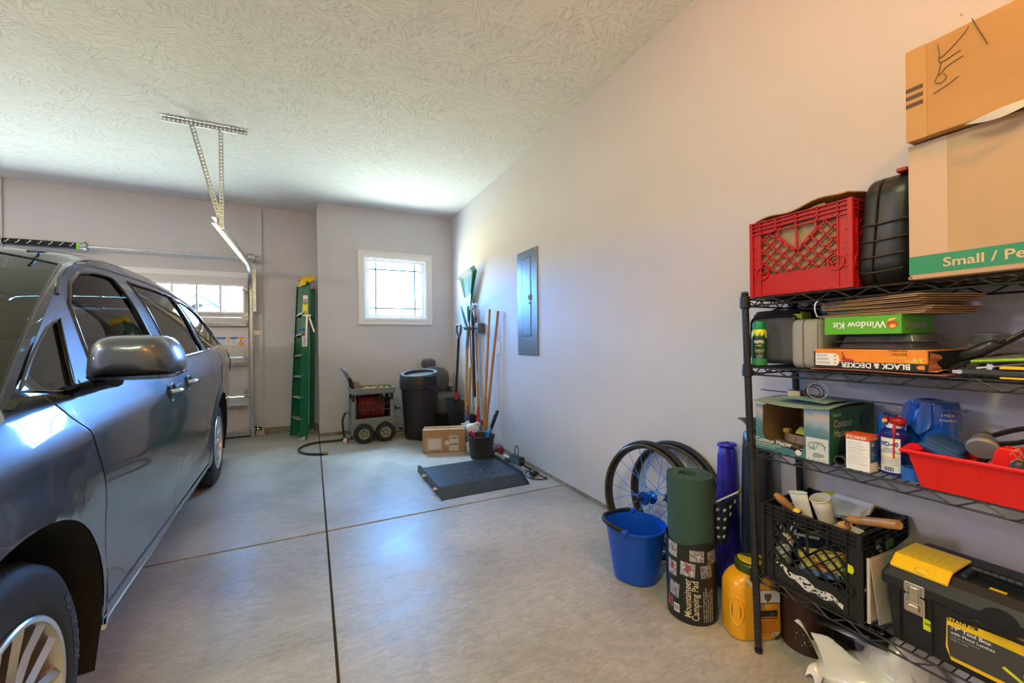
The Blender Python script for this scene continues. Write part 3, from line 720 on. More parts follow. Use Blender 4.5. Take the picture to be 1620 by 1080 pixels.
        for k in range(7):
            for sg in (-1, 1):
                a0 = 2*pi*k/7+.2; rings = []
                for rr, da, w_, xx in ((.045, .20, .017, -.012), (.09, .17, .015, -.018), (.15, .19, .014, -.016), (.195, .235, .017, -.010), (.212, .25, .021, -.008)):
                    a = a0+sg*da; e = V((0, cos(a), sin(a))); t = V((0, -sin(a), cos(a))); c = V((xo+s*xx, cu, .357))+e*rr
                    rings.append([c-t*w_+V((s*-.004, 0, 0)), c+V((s*.006, 0, 0)), c+t*w_+V((s*-.004, 0, 0)), c+t*w_*.8-V((s*.03, 0, 0)), c-t*w_*.8-V((s*.03, 0, 0))])
                mb.ring_loft(rings)
        part('spokes', mb, M_alloy, rim, smooth=35)
        mb = MB().lathe([(0, .004), (.026, .003), (.031, -.002), (.034, -.012), (.055, -.018), (.06, -.04)], (xo, cu, .357), (s, 0, 0), n=32); part('hub_cap', mb, M_alloy, rim)
        for k in range(5):
            a = 2*pi*k/5; c = V((xo, cu+.047*cos(a), .357+.047*sin(a))); part('lug_nut', MB().cyl(c-V((s*.03, 0, 0)), c-V((s*.006, 0, 0)), .009, n=6), M_steel, rim, smooth=0)
        mb = MB().lathe([(0, -.10), (.15, -.10), (.155, -.105), (.155, -.13), (0, -.13)], (xo, cu, .357), (s, 0, 0), n=40).lathe([(0, -.07), (.07, -.07), (.085, -.1)], (xo, cu, .357), (s, 0, 0), n=24); part('brake_disc', mb, M_brake, rim)

# top skin as height fields: bonnet, windshield, roof
def roofz(u): return interp([1.0, 1.3, 1.7, 2.2, 2.8, 3.4, 3.85], [1.585, 1.642, 1.688, 1.718, 1.730, 1.705, 1.655])(u)
def roof_edge(u): return side(u, ztop(u))
def roof_pt(a, u, b_=0):     # a in -1..1
    ve = roof_edge(u); zt = ztop(u); zc = roofz(u); t = abs(a)
    v = ve*t; z = zc - .03*t*t; w_ = sst(.80, 1., t)
    z = z*(1-w_) + zt*w_ if t < 1 else zt
    return (math.copysign(v, a), u, z)
us = [1.13+.05*k for k in range(55)]; us = [u for u in us if u < 3.86]
for s in (1, -1):
    mb = MB(); mb.tube([(s*.56, u, roof_pt(.56/roof_edge(u), u)[2]-.001) for u in us], .006, n=6); part('roof_channel', mb, M_trimb, car)
def wsc(t, a):    # windshield: t 0 cowl .. 1 header
    e = .83-.175*t; return (a*e, (1-t)*(.02+.20*a*a)+t*(1.22-.10*a*a), (1-t)*(1.045-.05*a*a)+t*(1.628-.084*a*a)+.035*sin(pi*t))
us = [u for u in us if u > 1.24]
mb = MB(); mb.ring_loft([[wsc(1., -1+2*k/56) for k in range(57)], [V(wsc(1., -1+2*k/56))*.5+V(roof_pt(-1+2*k/56, 1.26))*.5+V((0, 0, .006)) for k in range(57)]]+[[roof_pt(-1+2*k/56, u) for k in range(57)] for u in us], False, False, closed=False); part('roof', mb, M_paint, car, smooth=60)
mb = MB(); mb.grid(lambda i, j: wsc(j, -1+2*i), 32, 20); part('windshield', mb, M_wsg, car, smooth=80)
mb = MB()
for s in (1, -1): mb.tube([wsc(k/20, s*1.0) for k in range(21)], .006, n=6)
mb.tube([wsc(1., -1+2*k/30) for k in range(31)], .005, n=6); part('windshield_seal', mb, M_trimb, car)
for s in (1, -1):   # A pillars
    mb = MB(); rings = []
    for k in range(25):
        t = k/24; a = V(wsc(t, s)); u2 = .12+1.03*t if t < 1 else 1.15; z2 = ztop(u2) if u2 > .2 else 1.085+.035*(u2-.12)/.08
        b_ = V((s*side(u2, z2), u2, z2)); n_ = V((s*.5, -.35, .5)).normalized()
        rings.append([a, a.lerp(b_, .25)+n_*.014, a.lerp(b_, .5)+n_*.020, a.lerp(b_, .75)+n_*.014, b_])
    for u2 in (1.20, 1.26): b_ = V((s*side(u2, ztop(u2)), u2, ztop(u2))); a = V(wsc(1., s)).lerp(V(roof_pt(s, 1.26)), .5 if u2 < 1.25 else .9); rings.append([a, a.lerp(b_, .25)+V((0, 0, .004)), a.lerp(b_, .5)+V((0, 0, .004)), a.lerp(b_, .75), b_])
    mb.ring_loft(rings, False, False, closed=False); part('windshield_pillar', mb, M_paint, car, smooth=80)
def hood_pt(a, u):
    e = side(u, hoodz(u)-.02)*.995 if u > -.7 else side(-.7, hoodz(u)-.02)*(1-.06*((-.7-u)/.25)); e = min(e, .93)
    return (a*e, u + (.10*a*a if u > -.2 else 0)*sst(-.2, .1, u), hoodz(u)+.03*(1-a*a)-.02)
mb = MB(); mb.ring_loft([[hood_pt(-1+2*k/40, -.95+1.04*j/24) for k in range(41)] for j in range(25)], False, False, closed=False); part('hood', mb, M_paint, car, smooth=60)
mb = MB(); mb.ring_loft([[(a*.82, .10+.19*a*a, 1.062-.052*a*a), (a*.80, .03+.19*a*a, 1.045-.03*a*a)] for a in [-1+k/12 for k in range(25)]], False, False, closed=False); part('cowl', mb, M_blackm, car)
# nose and tail (turned away from the viewer)
def nose(a, z): 
    e = side(-.93, max(.36, min(.72, z))); return (a*e, -.93-.14*(1-abs(a)**3)+(.05*(.36-z)/.2 if z < .36 else 0)+.10*sst(.6, .78, z), z)
mb = MB(); mb.ring_loft([[nose(-1+k/12, z) for k in range(25)] for z in (.2, .3, .36, .45, .55, .65, .72, .745)], False, False, closed=False); part('front_bumper', mb, M_paint, car, smooth=60)
mb = MB(); mb.ring_loft([[(a*.42, -1.075+.02*abs(a), z) for a in [-1+k/8 for k in range(17)]] for z in (.58, .62, .66, .70)], False, False, closed=False); part('grille', mb, M_trimb, car)
def tail(a, z):
    k = sst(1.15, 1.62, z); e = side(4.165-.30*k, min(z, 1.50)) if z < 1.5 else side(3.86, 1.5)*(1-.12*(z-1.5)/.1)
    return (a*e, 4.165+.06*(1-a*a)-.33*k, z)
mb = MB(); mb.ring_loft([[tail(-1+k/12, z) for k in range(25)] for z in (.3, .5, .8, 1.0, 1.1, 1.18)], False, False, closed=False); part('tailgate', mb, M_paint, car, smooth=60)
mb = MB(); mb.ring_loft([[tail(-1+k/12, z) for k in range(25)] for z in (1.18, 1.3, 1.42, 1.5, 1.58)], False, False, closed=False); part('rear_window', mb, M_tint, car, smooth=60)
mb = MB(); mb.ring_loft([[roof_pt(-1+k/12, 3.85) for k in range(25)], [(.62*(-1+k/12), 3.97, 1.60-.02*(-1+k/12)**2) for k in range(25)], [(.62*(-1+k/12), 3.96, 1.575-.02*(-1+k/12)**2) for k in range(25)], [tail(-1+k/12, 1.56) for k in range(25)]], False, False, closed=False); part('roof_spoiler', mb, M_paint, car, smooth=60)
mb = MB().bb((-.88, -.85, .24), (.88, 4.05, .30)); mb.bb((-.80, .25, .3), (.80, 3.9, .34)); part('floor_pan', mb, M_seam, car, smooth=0)
# cabin
M_seatf = mat('grey_seat_cloth', (.17, .165, .155), .9, bump=(120, .3, .002))
def seat(x, y, nm='cabin_seat'):
    mb = MB(); mb.ell((x, y-.02, .62), (.50, .54, .20), p=4); o = part(nm, mb, M_seatf, car)
    R = Matrix.Rotation(rad(-16), 3, 'X'); mb = MB(); mb.ell((x, y+.29, .92), (.48, .16, .66), R=R, p=3.4); part('backrest', mb, M_seatf, o)
    mb = MB(); mb.ell((x, y+.385, 1.315), (.27, .11, .19), R=R, p=3); part('head_restraint', mb, M_seatf, o)
for x, y in ((.40, 1.02), (-.40, 1.02), (.42, 1.95), (-.42, 1.95)): seat(x, y)
mb = MB(); mb.ell((0, .38, .92), (1.5, .55, .30), p=3.5); part('dashboard', mb, M_blackm, car)
mb = MB(); mb.torus((-.38, .72, .98), (0, .85, .5), .19, .016, n=32, m=8); part('steering_wheel', mb, M_black, car)
# ================================================================ wire shelving unit and what stands on it
LEAN = .029
PX0, PX1, PY0, PY1 = 1.524, 1.835, .998, .084
ZS = [1.352, 1.088, .778, .300]
sh = root('wire_shelving_unit', 'black wire shelving unit with four tiers leaning slightly along the right wall', 'shelf', (1.68, .54, 0))
M_sblack = mat('black_epoxy_wire', (.013, .013, .015), .38, coat=.2)
for x in (PX0, PX1):
    for y in (PY0, PY1):
        mb = MB().cyl((x, y+LEAN*.02, .02), (x, y+LEAN*1.37, 1.37), .0127, n=20)
        po = wpart('post', mb, M_sblack, sh)
        mb = MB()
        for k in range(53): z = .06+.0254*k; mb.torus((x, y+LEAN*z, z), (0, 0, 1), .0126, .0007, n=20, m=4)
        wpart('post_grooves', mb, mat('worn_groove', (.05, .05, .055), .5), po)
        wpart('levelling_foot', MB().lathe([(0, 0), (.014, 0), (.014, .013), (.007, .014), (.007, .022)], (x, y, 0), n=16), M_black, po)
        wpart('post_cap', MB().lathe([(.0128, 0), (.0134, .002), (.0134, .01), (.010, .013), (0, .013)], (x, y+LEAN*1.365, 1.365), n=20), M_black, po)
for z in ZS:
    dy = LEAN*z; y0, y1 = PY0+dy, PY1+dy; h = .027; mb = MB(); r = .0031
    # perimeter double wires
    for x in (PX0, PX1):
        for zz in (z, z-h): mb.cyl((x, y0, zz), (x, y1, zz), r, n=8)
        n = 18; pts = []
        for k in range(n+1): pts.append((x-(.003 if x == PX0 else -.003), y0+(y1-y0)*(k+.0)/n, z-.002 if k % 2 == 0 else z-h+.002))
        q = []
        for k, p in enumerate(pts): q += [V(p)+V((0, .006, 0)), V(p)-V((0, .006, 0))]
        mb.tube(q, .0024, n=6)
    for y in (y0, y1):
        for zz in (z, z-h): mb.cyl((PX0, y, zz), (PX1, y, zz), r, n=8)
        n = 7; q = []
        for k in range(n+1): p = V((PX0+(PX1-PX0)*k/n, y, z-.002 if k % 2 == 0 else z-h+.002)); q += [p-V((.006, 0, 0)), p+V((.006, 0, 0))]
        mb.tube(q, .0024, n=6)
    sf = wpart('shelf_rim', mb, M_sblack, sh)
    mb = MB(); m = 34
    for k in range(1, m): y = y0+(y1-y0)*k/m; mb.cyl((PX0-.002, y, z+.002), (PX1+.002, y, z+.002), .0019, n=6)
    for x in (PX0+.1, PX0+.21): mb.cyl((x, y0, z-.003), (x, y1, z-.003), r, n=8)
    o = wpart('shelf_wires', mb, M_sblack, sh)
    mb = MB()
    for x in (PX0, PX1):
        for y in (y0, y1): mb.lathe([(.0135, -h-.008), (.0195, -h-.006), (.0175, .010), (.0135, .012)], (x, y, z), n=20)
    for x in (PX0, PX1):
        for y in (y0, y1):
            c = MB().lathe([(.0131, -h-.009), (.0195, -h-.006), (.0175, .010), (.0131, .013)], (x, y, z), n=20); wpart('corner_sleeve', c, M_black, sh)

SXv, SYv = V((0, -1, 0)), V((0, 0, 1))       # reading direction of anything facing the aisle
def ptext(par, s, size, y, z, x, m, bold=.01, flip=False, sx=1., shear=0., n='lettering', al='LEFT'):
    X, Y = (SXv, SYv) if not flip else (-SXv, -SYv)
    return wpart(n, textmesh(s, size, X, Y, (x, y, z), bold=bold, sx=sx, shear=shear, ext=.0007, align=al), m, par, smooth=0)
def qface(x, y0, y1, z0, z1, t=.0006):       # thin decal on an aisle-facing face
    return MB().bb((x-t, min(y0, y1), z0), (x, max(y0, y1), z1))

# ---------------------------------------------------------------- milk crates
def crate(name, label, x0, y0, z0, m, S=.333, Hc=.282, rz=0., cat='milk crate'):
    """x0,y0 = corner nearest the aisle with the larger y (left as seen)"""
    cx, cy = x0+S/2, y0-S/2
    rt = root(name, label, cat, (cx, cy, z0), rz)
    h2 = S/2
    part('crate_base', MB().bb((-h2+.01, -h2+.01, .0), (h2-.01, h2-.01, .006)), m, rt, smooth=0)
    for k in range(4):
        Rz = Matrix.Rotation(pi/2*k, 4, 'Z')
        # side in the local frame: a along width (-h2..h2), z up, outer face at x=-h2
        mb = MB(); t = .004; e = .012
        B = lambda a0, a1, z_0, z_1, d0=0., d1=t: mb.bb((-h2+d0, a0, z_0), (-h2+d1, a1, z_1))
        B(-h2, h2, .0, .078, .006, .006+t); B(-h2+.0, -h2+.040, .078, Hc-.05, .006, .006+t); B(h2-.04, h2, .078, Hc-.05, .006, .006+t)
        for zz in (Hc-.004, Hc-.018, Hc-.032, Hc-.048): B(-h2, h2, zz-.0015, zz+.0025, .0, e)
        B(-h2, -h2+.11, Hc-.05, Hc, .008, .011); B(h2-.11, h2, Hc-.05, Hc, .008, .011); B(-.055, .055, Hc-.03, Hc, .008, .011)
        for a in (-h2+.002, -h2+.040, -.068, 0, .068, h2-.040, h2-.002): B(a-.002, a+.002, Hc-.05, Hc, .0, e)
        for a in (-h2+.001, h2-.001): B(a-.002, a+.002, 0, Hc, 0, .012)
        for a in (-h2+.040, h2-.040): B(a-.002, a+.002, 0, Hc-.05, .001, .011)
        B(-h2, h2, 0, .004, 0, .010)
        for a0, a1 in ((-h2+.004, -h2+.038), (h2-.038, h2-.004)):
            B(a0, a1, .068, .072, .0015, .008)
            for q in range(3): B((a0 if a0 < 0 else a1-.016), (a0+.016 if a0 < 0 else a1), .105+.04*q, .107+.04*q, .002, .008)
        # diagonal lattice in the opening
        A0, A1, Z0, Z1 = -h2+.042, h2-.042, .078, Hc-.05
        def bar(p, q, w_=.0045):
            p, q = V((-h2+.006, p[0], p[1])), V((-h2+.006, q[0], q[1])); d = (q-p).normalized(); n_ = V((1, 0, 0)).cross(d)*w_/2
            mb.add([p-n_-V((.004, 0, 0)), p+n_-V((.004, 0, 0)), p+n_+V((.004, 0, 0)), p-n_+V((.004, 0, 0)), q-n_-V((.004, 0, 0)), q+n_-V((.004, 0, 0)), q+n_+V((.004, 0, 0)), q-n_+V((.004, 0, 0))], [(0, 1, 2, 3), (7, 6, 5, 4), (0, 4, 5, 1), (1, 5, 6, 2), (2, 6, 7, 3), (3, 7, 4, 0)])
        hp = [(-.062, Z1+.002), (-.062, Z1-.022), (0, Z1-.085), (.062, Z1-.022), (.062, Z1+.002)]
        inopen = lambda p: A0 <= p[0] <= A1 and Z0 <= p[1] <= Z1 and not pip(p, hp)
        sp_ = .042
        for sg in (1, -1):
            c0 = -12
            for ci in range(-14, 15):
                c_ = ci*sp_*1.0
                run = []; N_ = 220
                for j in range(N_+1):
                    a = A0+(A1-A0)*j/N_; z_ = (Z0+Z1)/2-.012+sg*(a-0)*.92+c_
                    ok = inopen((a, z_))
                    if ok: run.append((a, z_))
                    if (not ok or j == N_) and run:
                        if len(run) > 6: bar(run[0], run[-1])
                        run = []
        for i in range(4): bar(hp[i], hp[i+1], .006)
        bar((0, Z1), (0, Z1-.085), .006)
        for a in (A0+.004, A1-.004): mb.torus((-h2+.005, a, .085), (1, 0, 0), .023, .003, n=24, m=6, ry=.006)
        if k == 0:
            for i in range(9): B(-h2+.06+.026*i, -h2+.068+.026*i, .003, .006, -.002, .008)
        mb.xf(Rz); part('side', mb, m, rt, smooth=0)
    return rt
M_red = mat('red_crate_plastic', (.44, .008, .010), .36); M_redbin = mat('bright_red_plastic', (.72, .012, .010), .3)
M_bcrate = mat('black_crate_plastic', (.014, .014, .015), .34)
rc = crate('milk_crate', 'red plastic milk crate holding a cardboard box on the top tier', 1.522, 1.014, 1.3575, M_red, cat='crate')
bx = root('cardboard_box', 'worn taped cardboard box inside the red milk crate', 'box', (1.686, .855, 1.3655))
wpart('carton', MB().bb((1.543, .703, 1.3655), (1.830, .993, 1.638)), M_card, bx, smooth=0, bevel=.004)
def flap(u, v): return (1.537+.30*v, 1.000-.30*u, 1.6445+.026*u-.0*v+.010*sin(6*u)*sin(3*v)+.006*sin(11*u+v*5)+(.012*sin(pi*v)))
wpart('top_flap', MB().sheet(flap, 18, 8, .004), M_card, bx, smooth=40)
M_tape = mat('clear_packing_tape', (.50, .38, .22), .12, coat=.6, alpha=.55)
mb = MB(); mb.grid(lambda i, j: (1.5405-.0005, .93-.17*i+.008*sin(9*j), 1.45+.19*j-.01*sin(5*i)), 6, 6); wpart('packing_tape', mb, M_tape, bx, smooth=0)

# ---------------------------------------------------------------- black tool case
M_case = mat('blow_moulded_black', (.018, .018, .020), .36, bump=(300, .12, .0006))
tc_ = root('tool_case', 'upright black blow-moulded tool case between the red crate and the cardboard boxes', 'tool case', (1.68, .61, 1.357))
def case_half(y0, y1, gro, lean=-.045):
    mb = MB(); rings = []
    N = 28
    def outline(k):     # profile in x,z; rounded upper corners
        P = rrect(.285-2*k, .335-2*k, .07-k*.5, 8); return [(1.688+p[0], 1.357+.1675+p[1]) for p in P]
    steps = [(0., .012), (.12, .003), (.3, 0.), (.7, 0.), (1., .0)] if gro else [(0., 0.), (.35, 0), (.75, .004), (.92, .012), (1., .03)]
    for t, k in steps:
        y = y0+(y1-y0)*t; rings.append([(a, y+lean*((z-1.357)/.335)**1.0*.6, z) for a, z in outline(k)])
    mb.ring_loft(rings); return mb
wpart('case_shell', case_half(.684, .646, True), M_case, tc_, smooth=40, bevel=.004)
wpart('case_shell', case_half(.6445, .568, False), M_case, tc_, smooth=40, bevel=.004)
mb = MB()
for z in (1.40, 1.447, 1.495, 1.545):
    lean = -.045*((z-1.357)/.335)*.6
    mb.tube(smoothpts([(1.5445, .680+lean, z), (1.5405, .66+lean, z-.004), (1.5405, .62+lean, z-.004), (1.5445, .57+lean, z+.001)], 5), .0028, n=6)
wpart('ribs', mb, M_case, tc_)
mb = MB().box((1.585, .575, 1.691), (.05, .025, .012)); wpart('latch', mb, mat('red_latch', (.4, .03, .02), .4), tc_, smooth=0, bevel=.003, label='red latch')

# ---------------------------------------------------------------- cardboard boxes at the end of the top tier
M_kraft = mat('kraft_carton', (.50, .335, .205), .75, noise=(4, .04), bump=(160, .06, .001)); M_kgreen = mat('printed_green', (.03, .27, .15), .6)
M_amber = mat('amber_carton', (.47, .245, .075), .6, noise=(5, .08), bump=(60, .1, .001)); M_brown = mat('printed_brown', (.12, .06, .04), .7)
M_marker = mat('faded_marker', (.13, .07, .03), .7)
lb_ = root('moving_box', 'tan moving box with a printed green band, lower of the two top tier cartons', 'box', (1.67, .36, 1.357))
wpart('carton', MB().bb((1.50, .165, 1.357), (1.845, .537, 1.728)), M_kraft, lb_, smooth=0, bevel=.0025)
wpart('green_band', MB().bb((1.4992, .1645, 1.3705), (1.80, .5378, 1.419)), M_kgreen, lb_, smooth=0, label='printed green band')
ptext(lb_, 'Small / Petit', .0335, .470, 1.3835, 1.4990, mat('kraft_letter', (.62, .47, .30), .7), bold=.02, sx=1.08)
wpart('tape_strip', MB().bb((1.4995, .46, 1.42), (1.50, .5372, 1.727)), mat('satin_tape', (.54, .37, .235), .35), lb_, smooth=0)
mb = MB().bb((1.495, .532, 1.357), (1.56, .5385, 1.366)); wpart('torn_corner', mb, M_cardedge, lb_, smooth=0)
ub = root('cardboard_box', 'amber-brown carton with marker scrawl, upper of the two cartons on the top tier', 'box', (1.66, .31, 1.731), rz=rad(-1.2))
part('carton', MB().bb((-.19, -.22, .0), (.165, .217, .246)), M_amber, ub, smooth=0, bevel=.003)
mb = MB().bb((-.192, .175, .0), (-.19, .2175, .246)); part('corner_crease', mb, mat('amber_carton_worn', (.50, .28, .10), .7), ub, smooth=0)
for k in range(3): part('printed_bar', MB().bb((-.1932, .182, .092+.021*k), (-.19, .217, .102+.021*k)), M_brown, ub, smooth=0)
def pen(pts, r=.0011): 
    q = smoothpts([(-.1915, .217-(a-1438)*.00113, .246-(b_-82-(a-1438)*-.42*0)*.0017) for a, b_ in pts], 5); return MB().tube(q, r, n=5, sy=.6)
for st in ([(1532, 64), (1536, 68)], [(1545, 88), (1538, 95), (1520, 106), (1500, 115), (1498, 108), (1495, 92)], [(1497, 112), (1500, 122), (1532, 117)], [(1500, 122), (1497, 140), (1510, 132), (1536, 127)], [(1497, 136), (1490, 148), (1500, 153), (1509, 148), (1504, 140)], [(1487, 165), (1510, 160), (1528, 154)], [(1550, 79), (1560, 100), (1573, 126)]):
    part('marker_stroke', pen(st), M_marker, ub)
M_film = mat('white_plastic_film', (.72, .68, .60), .3, alpha=.75, trans=.1)
mb = MB(); mb.sheet(lambda u, v: (-.192-.012*sin(pi*u), .105-.12*u, -.004-.022*sin(pi*u*.9)*v+.012*u), 10, 4, .0006); part('plastic_film', mb, M_film, ub, smooth=60, label='loose white plastic film sticking out below')

# ---------------------------------------------------------------- second tier
Z2 = 1.0925
def wrapcyl(mb, c, r, ang0, x0=0.):
    """bend letters laid flat on (x right, z up) onto an upright cylinder; ang0 = direction of the text centre"""
    out = []
    for p in mb.v:
        a = ang0 + (p.x-x0)/r; out.append(V((c[0]+r*cos(a), c[1]+r*sin(a), p.z)))
    mb.v = out; return mb
def cyltext(par, s, size, c, r, z, ang, m, bold=.01, sx=1., name='lettering'):
    mb = textmesh(s, size, (1, 0, 0), (0, 0, 1), (0, 0, z), bold=bold, sx=sx, align='CENTER', ext=0)
    return wpart(name, wrapcyl(mb, c, r, ang), m, par, smooth=0)
def patch(c, r, a0, a1, z0, z1, n=14): return MB().grid(lambda i, j: (c[0]+r*cos(a0+(a1-a0)*i), c[1]+r*sin(a0+(a1-a0)*i), z0+(z1-z0)*j), n, 1)
ca = (1.563, 1.007); AIM = math.atan2(-1.0, -1.55)      # facing the viewer
sc = root('spray_can', 'green and yellow insect repellent spray can beside the front corner post', 'spray can', (*ca, Z2))
M_dg = mat('dark_green_can', (.012, .055, .022), .3, coat=.3); M_mg = mat('green_can', (.03, .22, .07), .3, coat=.3); M_ye = mat('lime_yellow_can', (.62, .66, .02), .3, coat=.3); M_cap = mat('green_cap', (.0, .25, .08), .35); M_wt = mat('label_white', (.78, .78, .76), .5)
r = .0262
wpart('can_body', MB().lathe([(0, 0), (r-.002, 0), (r, .003), (r, .128), (r-.001, .133)], (*ca, Z2), n=32), M_dg, sc)
wpart('base_band', MB().lathe([(r+.0003, .004), (r+.0003, .030)], (*ca, Z2), n=32), M_mg, sc)
wpart('shoulder', MB().lathe([(r+.0003, .108), (r+.0003, .130), (r-.002, .137), (.0215, .143), (.0, .143)], (*ca, Z2), n=32), M_ye, sc)
wpart('cap', MB().lathe([(.0225, .142), (.0225, .163), (.020, .170), (.012, .174), (0, .1745)], (*ca, Z2), n=28, sx=1.), M_cap, sc)
cyltext(sc, 'REPEL', .0155, ca, r+.0006, Z2+.089, AIM, M_wt, .03, .88)
cyltext(sc, 'FAMILY', .0075, ca, r+.0006, Z2+.077, AIM, M_ye, .02)
mb = MB()
for i in range(9):
    a = -0.9+.2*i; h_ = .006+.006*((i*7) % 3)
    q = [(-.012, 0), (0, h_+.006), (.012, 0)]
    mb.add([(ca[0]+(r+.0006)*cos(AIM+a+p[0]*14), ca[1]+(r+.0006)*sin(AIM+a+p[0]*14), Z2+.107+p[1]) for p in q], [(0, 1, 2)])
wpart('tree_line', mb, M_dg, sc, smooth=0)
sh_ = textmesh('', .01, (1, 0, 0), (0, 0, 1), (0, 0, 0)); sh_.add([(x, 0, z) for x, z in ((-.014, .02), (.014, .02), (.014, .006), (0, 0), (-.014, .006))], [(0, 1, 2, 3, 4)])
for p in sh_.v: p.z += Z2+.048
wpart('shield', wrapcyl(sh_, ca, r+.0005, AIM), M_ye, sc, smooth=0)
sh_ = MB().add([(x*.88, 0, z*.88+.0012+Z2+.048) for x, z in ((-.014, .02), (.014, .02), (.014, .006), (0, 0), (-.014, .006))], [(0, 1, 2, 3, 4)]); wpart('shield_field', wrapcyl(sh_, ca, r+.0008, AIM), M_dg, sc, smooth=0)
for i, (t, s_) in enumerate((('DEET', .008), ('FREE', .006))): cyltext(sc, 'INSECT' if i == 0 else 'REPELLENT', .0055 if i == 0 else .0038, ca, r+.001, Z2+.060-.006*i, AIM, M_wt, .02)
for i in range(3): cyltext(sc, ('unscented dry', 'repels ticks', 'mosquitoes')[i], .0042, ca, r+.0006, Z2+.041-.0048*i, AIM, M_wt, .0)

M_bag = mat('grey_bag_cloth', (.11, .095, .085), .6, noise=(9, .12), bump=(20, .35, .008)); M_lime = mat('lime_fabric', (.40, .50, .02), .7)
bg_ = root('soft_cooler_bag', 'soft grey-brown bag with black piping behind the spray can', 'bag', (1.73, .96, Z2))
mb = MB(); mb.ell((1.728, .998, Z2+.104), (.172, .198, .20), n=32, m=18, p=6.5)
for p in mb.v: p.x += .006*sin(p.y*40)*sin(p.z*33+1); p.y += .004*sin(p.z*30)
wpart('bag_body', mb, M_bag, bg_, smooth=60)
mb = MB(); mb.tube([(1.728+a, .998+b_, Z2+.198) for a, b_ in rrect(.16, .182, .03, 5)], .008, n=8, closed=True); mb.tube([(1.642, .998+b_, Z2+.104+a) for a, b_ in rrect(.18, .182, .03, 5)], .006, n=8, closed=True); wpart('piping', mb, M_blackm, bg_)
mb = MB(); mb.ell((1.728, .998, Z2+.204), (.165, .19, .03), n=28, m=8, p=5); wpart('bag_lid', mb, M_blackm, bg_, smooth=60)
wpart('lime_tab', MB().bb((1.640, .8935, Z2+.175), (1.70, .8975, Z2+.205)).bb((1.639, .894, Z2+.18), (1.641, .925, Z2+.198)), M_lime, bg_, smooth=0, label='lime green fabric tab')
mb = MB().tube(smoothpts([(1.70, 1.05, Z2+.205), (1.70, 1.03, Z2+.222), (1.70, .96, Z2+.225), (1.70, .93, Z2+.205)], 5), .007, n=8, sy=.5); wpart('carry_handle', mb, M_blackm, bg_)

M_gcase = mat('grey_textured_case', (.33, .315, .29), .55, bump=(420, .35, .0012))
gc = root('hard_case', 'light grey textured hard case standing on end left of the green box', 'case', (1.68, .845, Z2))
for y0, y1 in ((.8885, .848), (.8455, .792)):
    mb = MB(); rings = []
    outer = y0 if y0 > .87 else y1; 
    for t, k in ((0, .010), (.12, .003), (.3, 0), (1., 0)) if y0 > .87 else ((0, 0), (.7, 0), (.88, .003), (1, .010)):
        y = y0+(y1-y0)*t; rings.append([(1.685+p[0], y, Z2+.0865+p[1]) for p in rrect(.25-2*k, .173-2*k, .022, 5)])
    mb.ring_loft(rings); wpart('case_shell', mb, M_gcase, gc, smooth=40)
wpart('seam_ridge', MB().prism(rrect(.254, .177, .024, 5), (1.685, .8485, Z2+.0865), (1, 0, 0), (0, 0, 1), (0, -.0035, 0)), mat('case_seam', (.12, .115, .11), .6), gc, smooth=0)
mb = MB().bb((1.5555, .800, Z2+.02), (1.5605, .803, Z2+.155)); wpart('edge_rib', mb, M_gcase, gc, smooth=0)

# orange drill carton, upside down
M_or = mat('orange_carton', (.80, .25, .015), .42, noise=(14, .12)); M_ob = mat('carton_black', (.016, .012, .010), .5)
ob_ = root('drill_box', 'orange and black power drill carton lying upside down at the bottom of the pile', 'box', (1.66, .65, Z2+.006))
wpart('carton', MB().bb((1.522, .510, Z2+.008), (1.78, .792, Z2+.069)), M_or, ob_, smooth=0, bevel=.002)
wpart('black_band', MB().bb((1.5212, .5095, Z2+.0078), (1.70, .7925, Z2+.030)), M_ob, ob_, smooth=0, label='printed black band')
ptext(ob_, 'BLACK & DECKER', .0215, .545, Z2+.0275, 1.5210, M_wt, bold=.035, flip=True, sx=.98)
ptext(ob_, '3/8"', .018, .517, Z2+.0455, 1.5215, mat('pale_yellow_ink', (.75, .62, .08), .5), bold=.03, flip=True)
ptext(ob_, 'VSR', .0075, .545, Z2+.0395, 1.5215, mat('pale_yellow_ink', (.75, .62, .08), .5), bold=.02, flip=True)
ptext(ob_, 'DRILL / DRIVER', .0068, .553, Z2+.0475, 1.5215, mat('pale_yellow_ink', (.75, .62, .08), .5), bold=.02, flip=True)
for i in range(4): ptext(ob_, 'Perceuse a vitesse variable'[:18+2*i], .0045, .552, Z2+.0555+.0045*(i > 1)+.003*i, 1.5215, M_ink, flip=True)
mb = MB().prism([(0, -.006), (.012, -.006), (.018, 0), (.012, .006), (0, .006)], (1.5209, .515, Z2+.020), (0, 1, 0), (0, 0, 1), (-.0006, 0, 0)); wpart('hexagon_mark', mb, M_or, ob_, smooth=0)
wpart('spec_panel', MB().prism([(0, 0), (.062, 0), (.068, .008), (.070, .02), (.066, .034), (.056, .040), (0, .040)], (1.5211, .788, Z2+.016), (0, -1, 0), (0, 0, 1), (-.0006, 0, 0)), M_wt, ob_, smooth=0, label='white printed specification panel')
mb = MB().bb((1.5204, .7885, Z2+.012), (1.522, .7925, Z2+.062)); wpart('panel_edge', mb, M_ob, ob_, smooth=0)
for i in range(3):
    for j in range(2): wpart('print_line', qface(1.5203, .784, .745+.004*i, Z2+.0225+.012*i+.0045*j, Z2+.0245+.012*i+.0045*j), M_greytxt, ob_, smooth=0)
    wpart('print_dot', qface(1.5203, .733, .727, Z2+.022+.012*i, Z2+.027+.012*i), M_or, ob_, smooth=0)
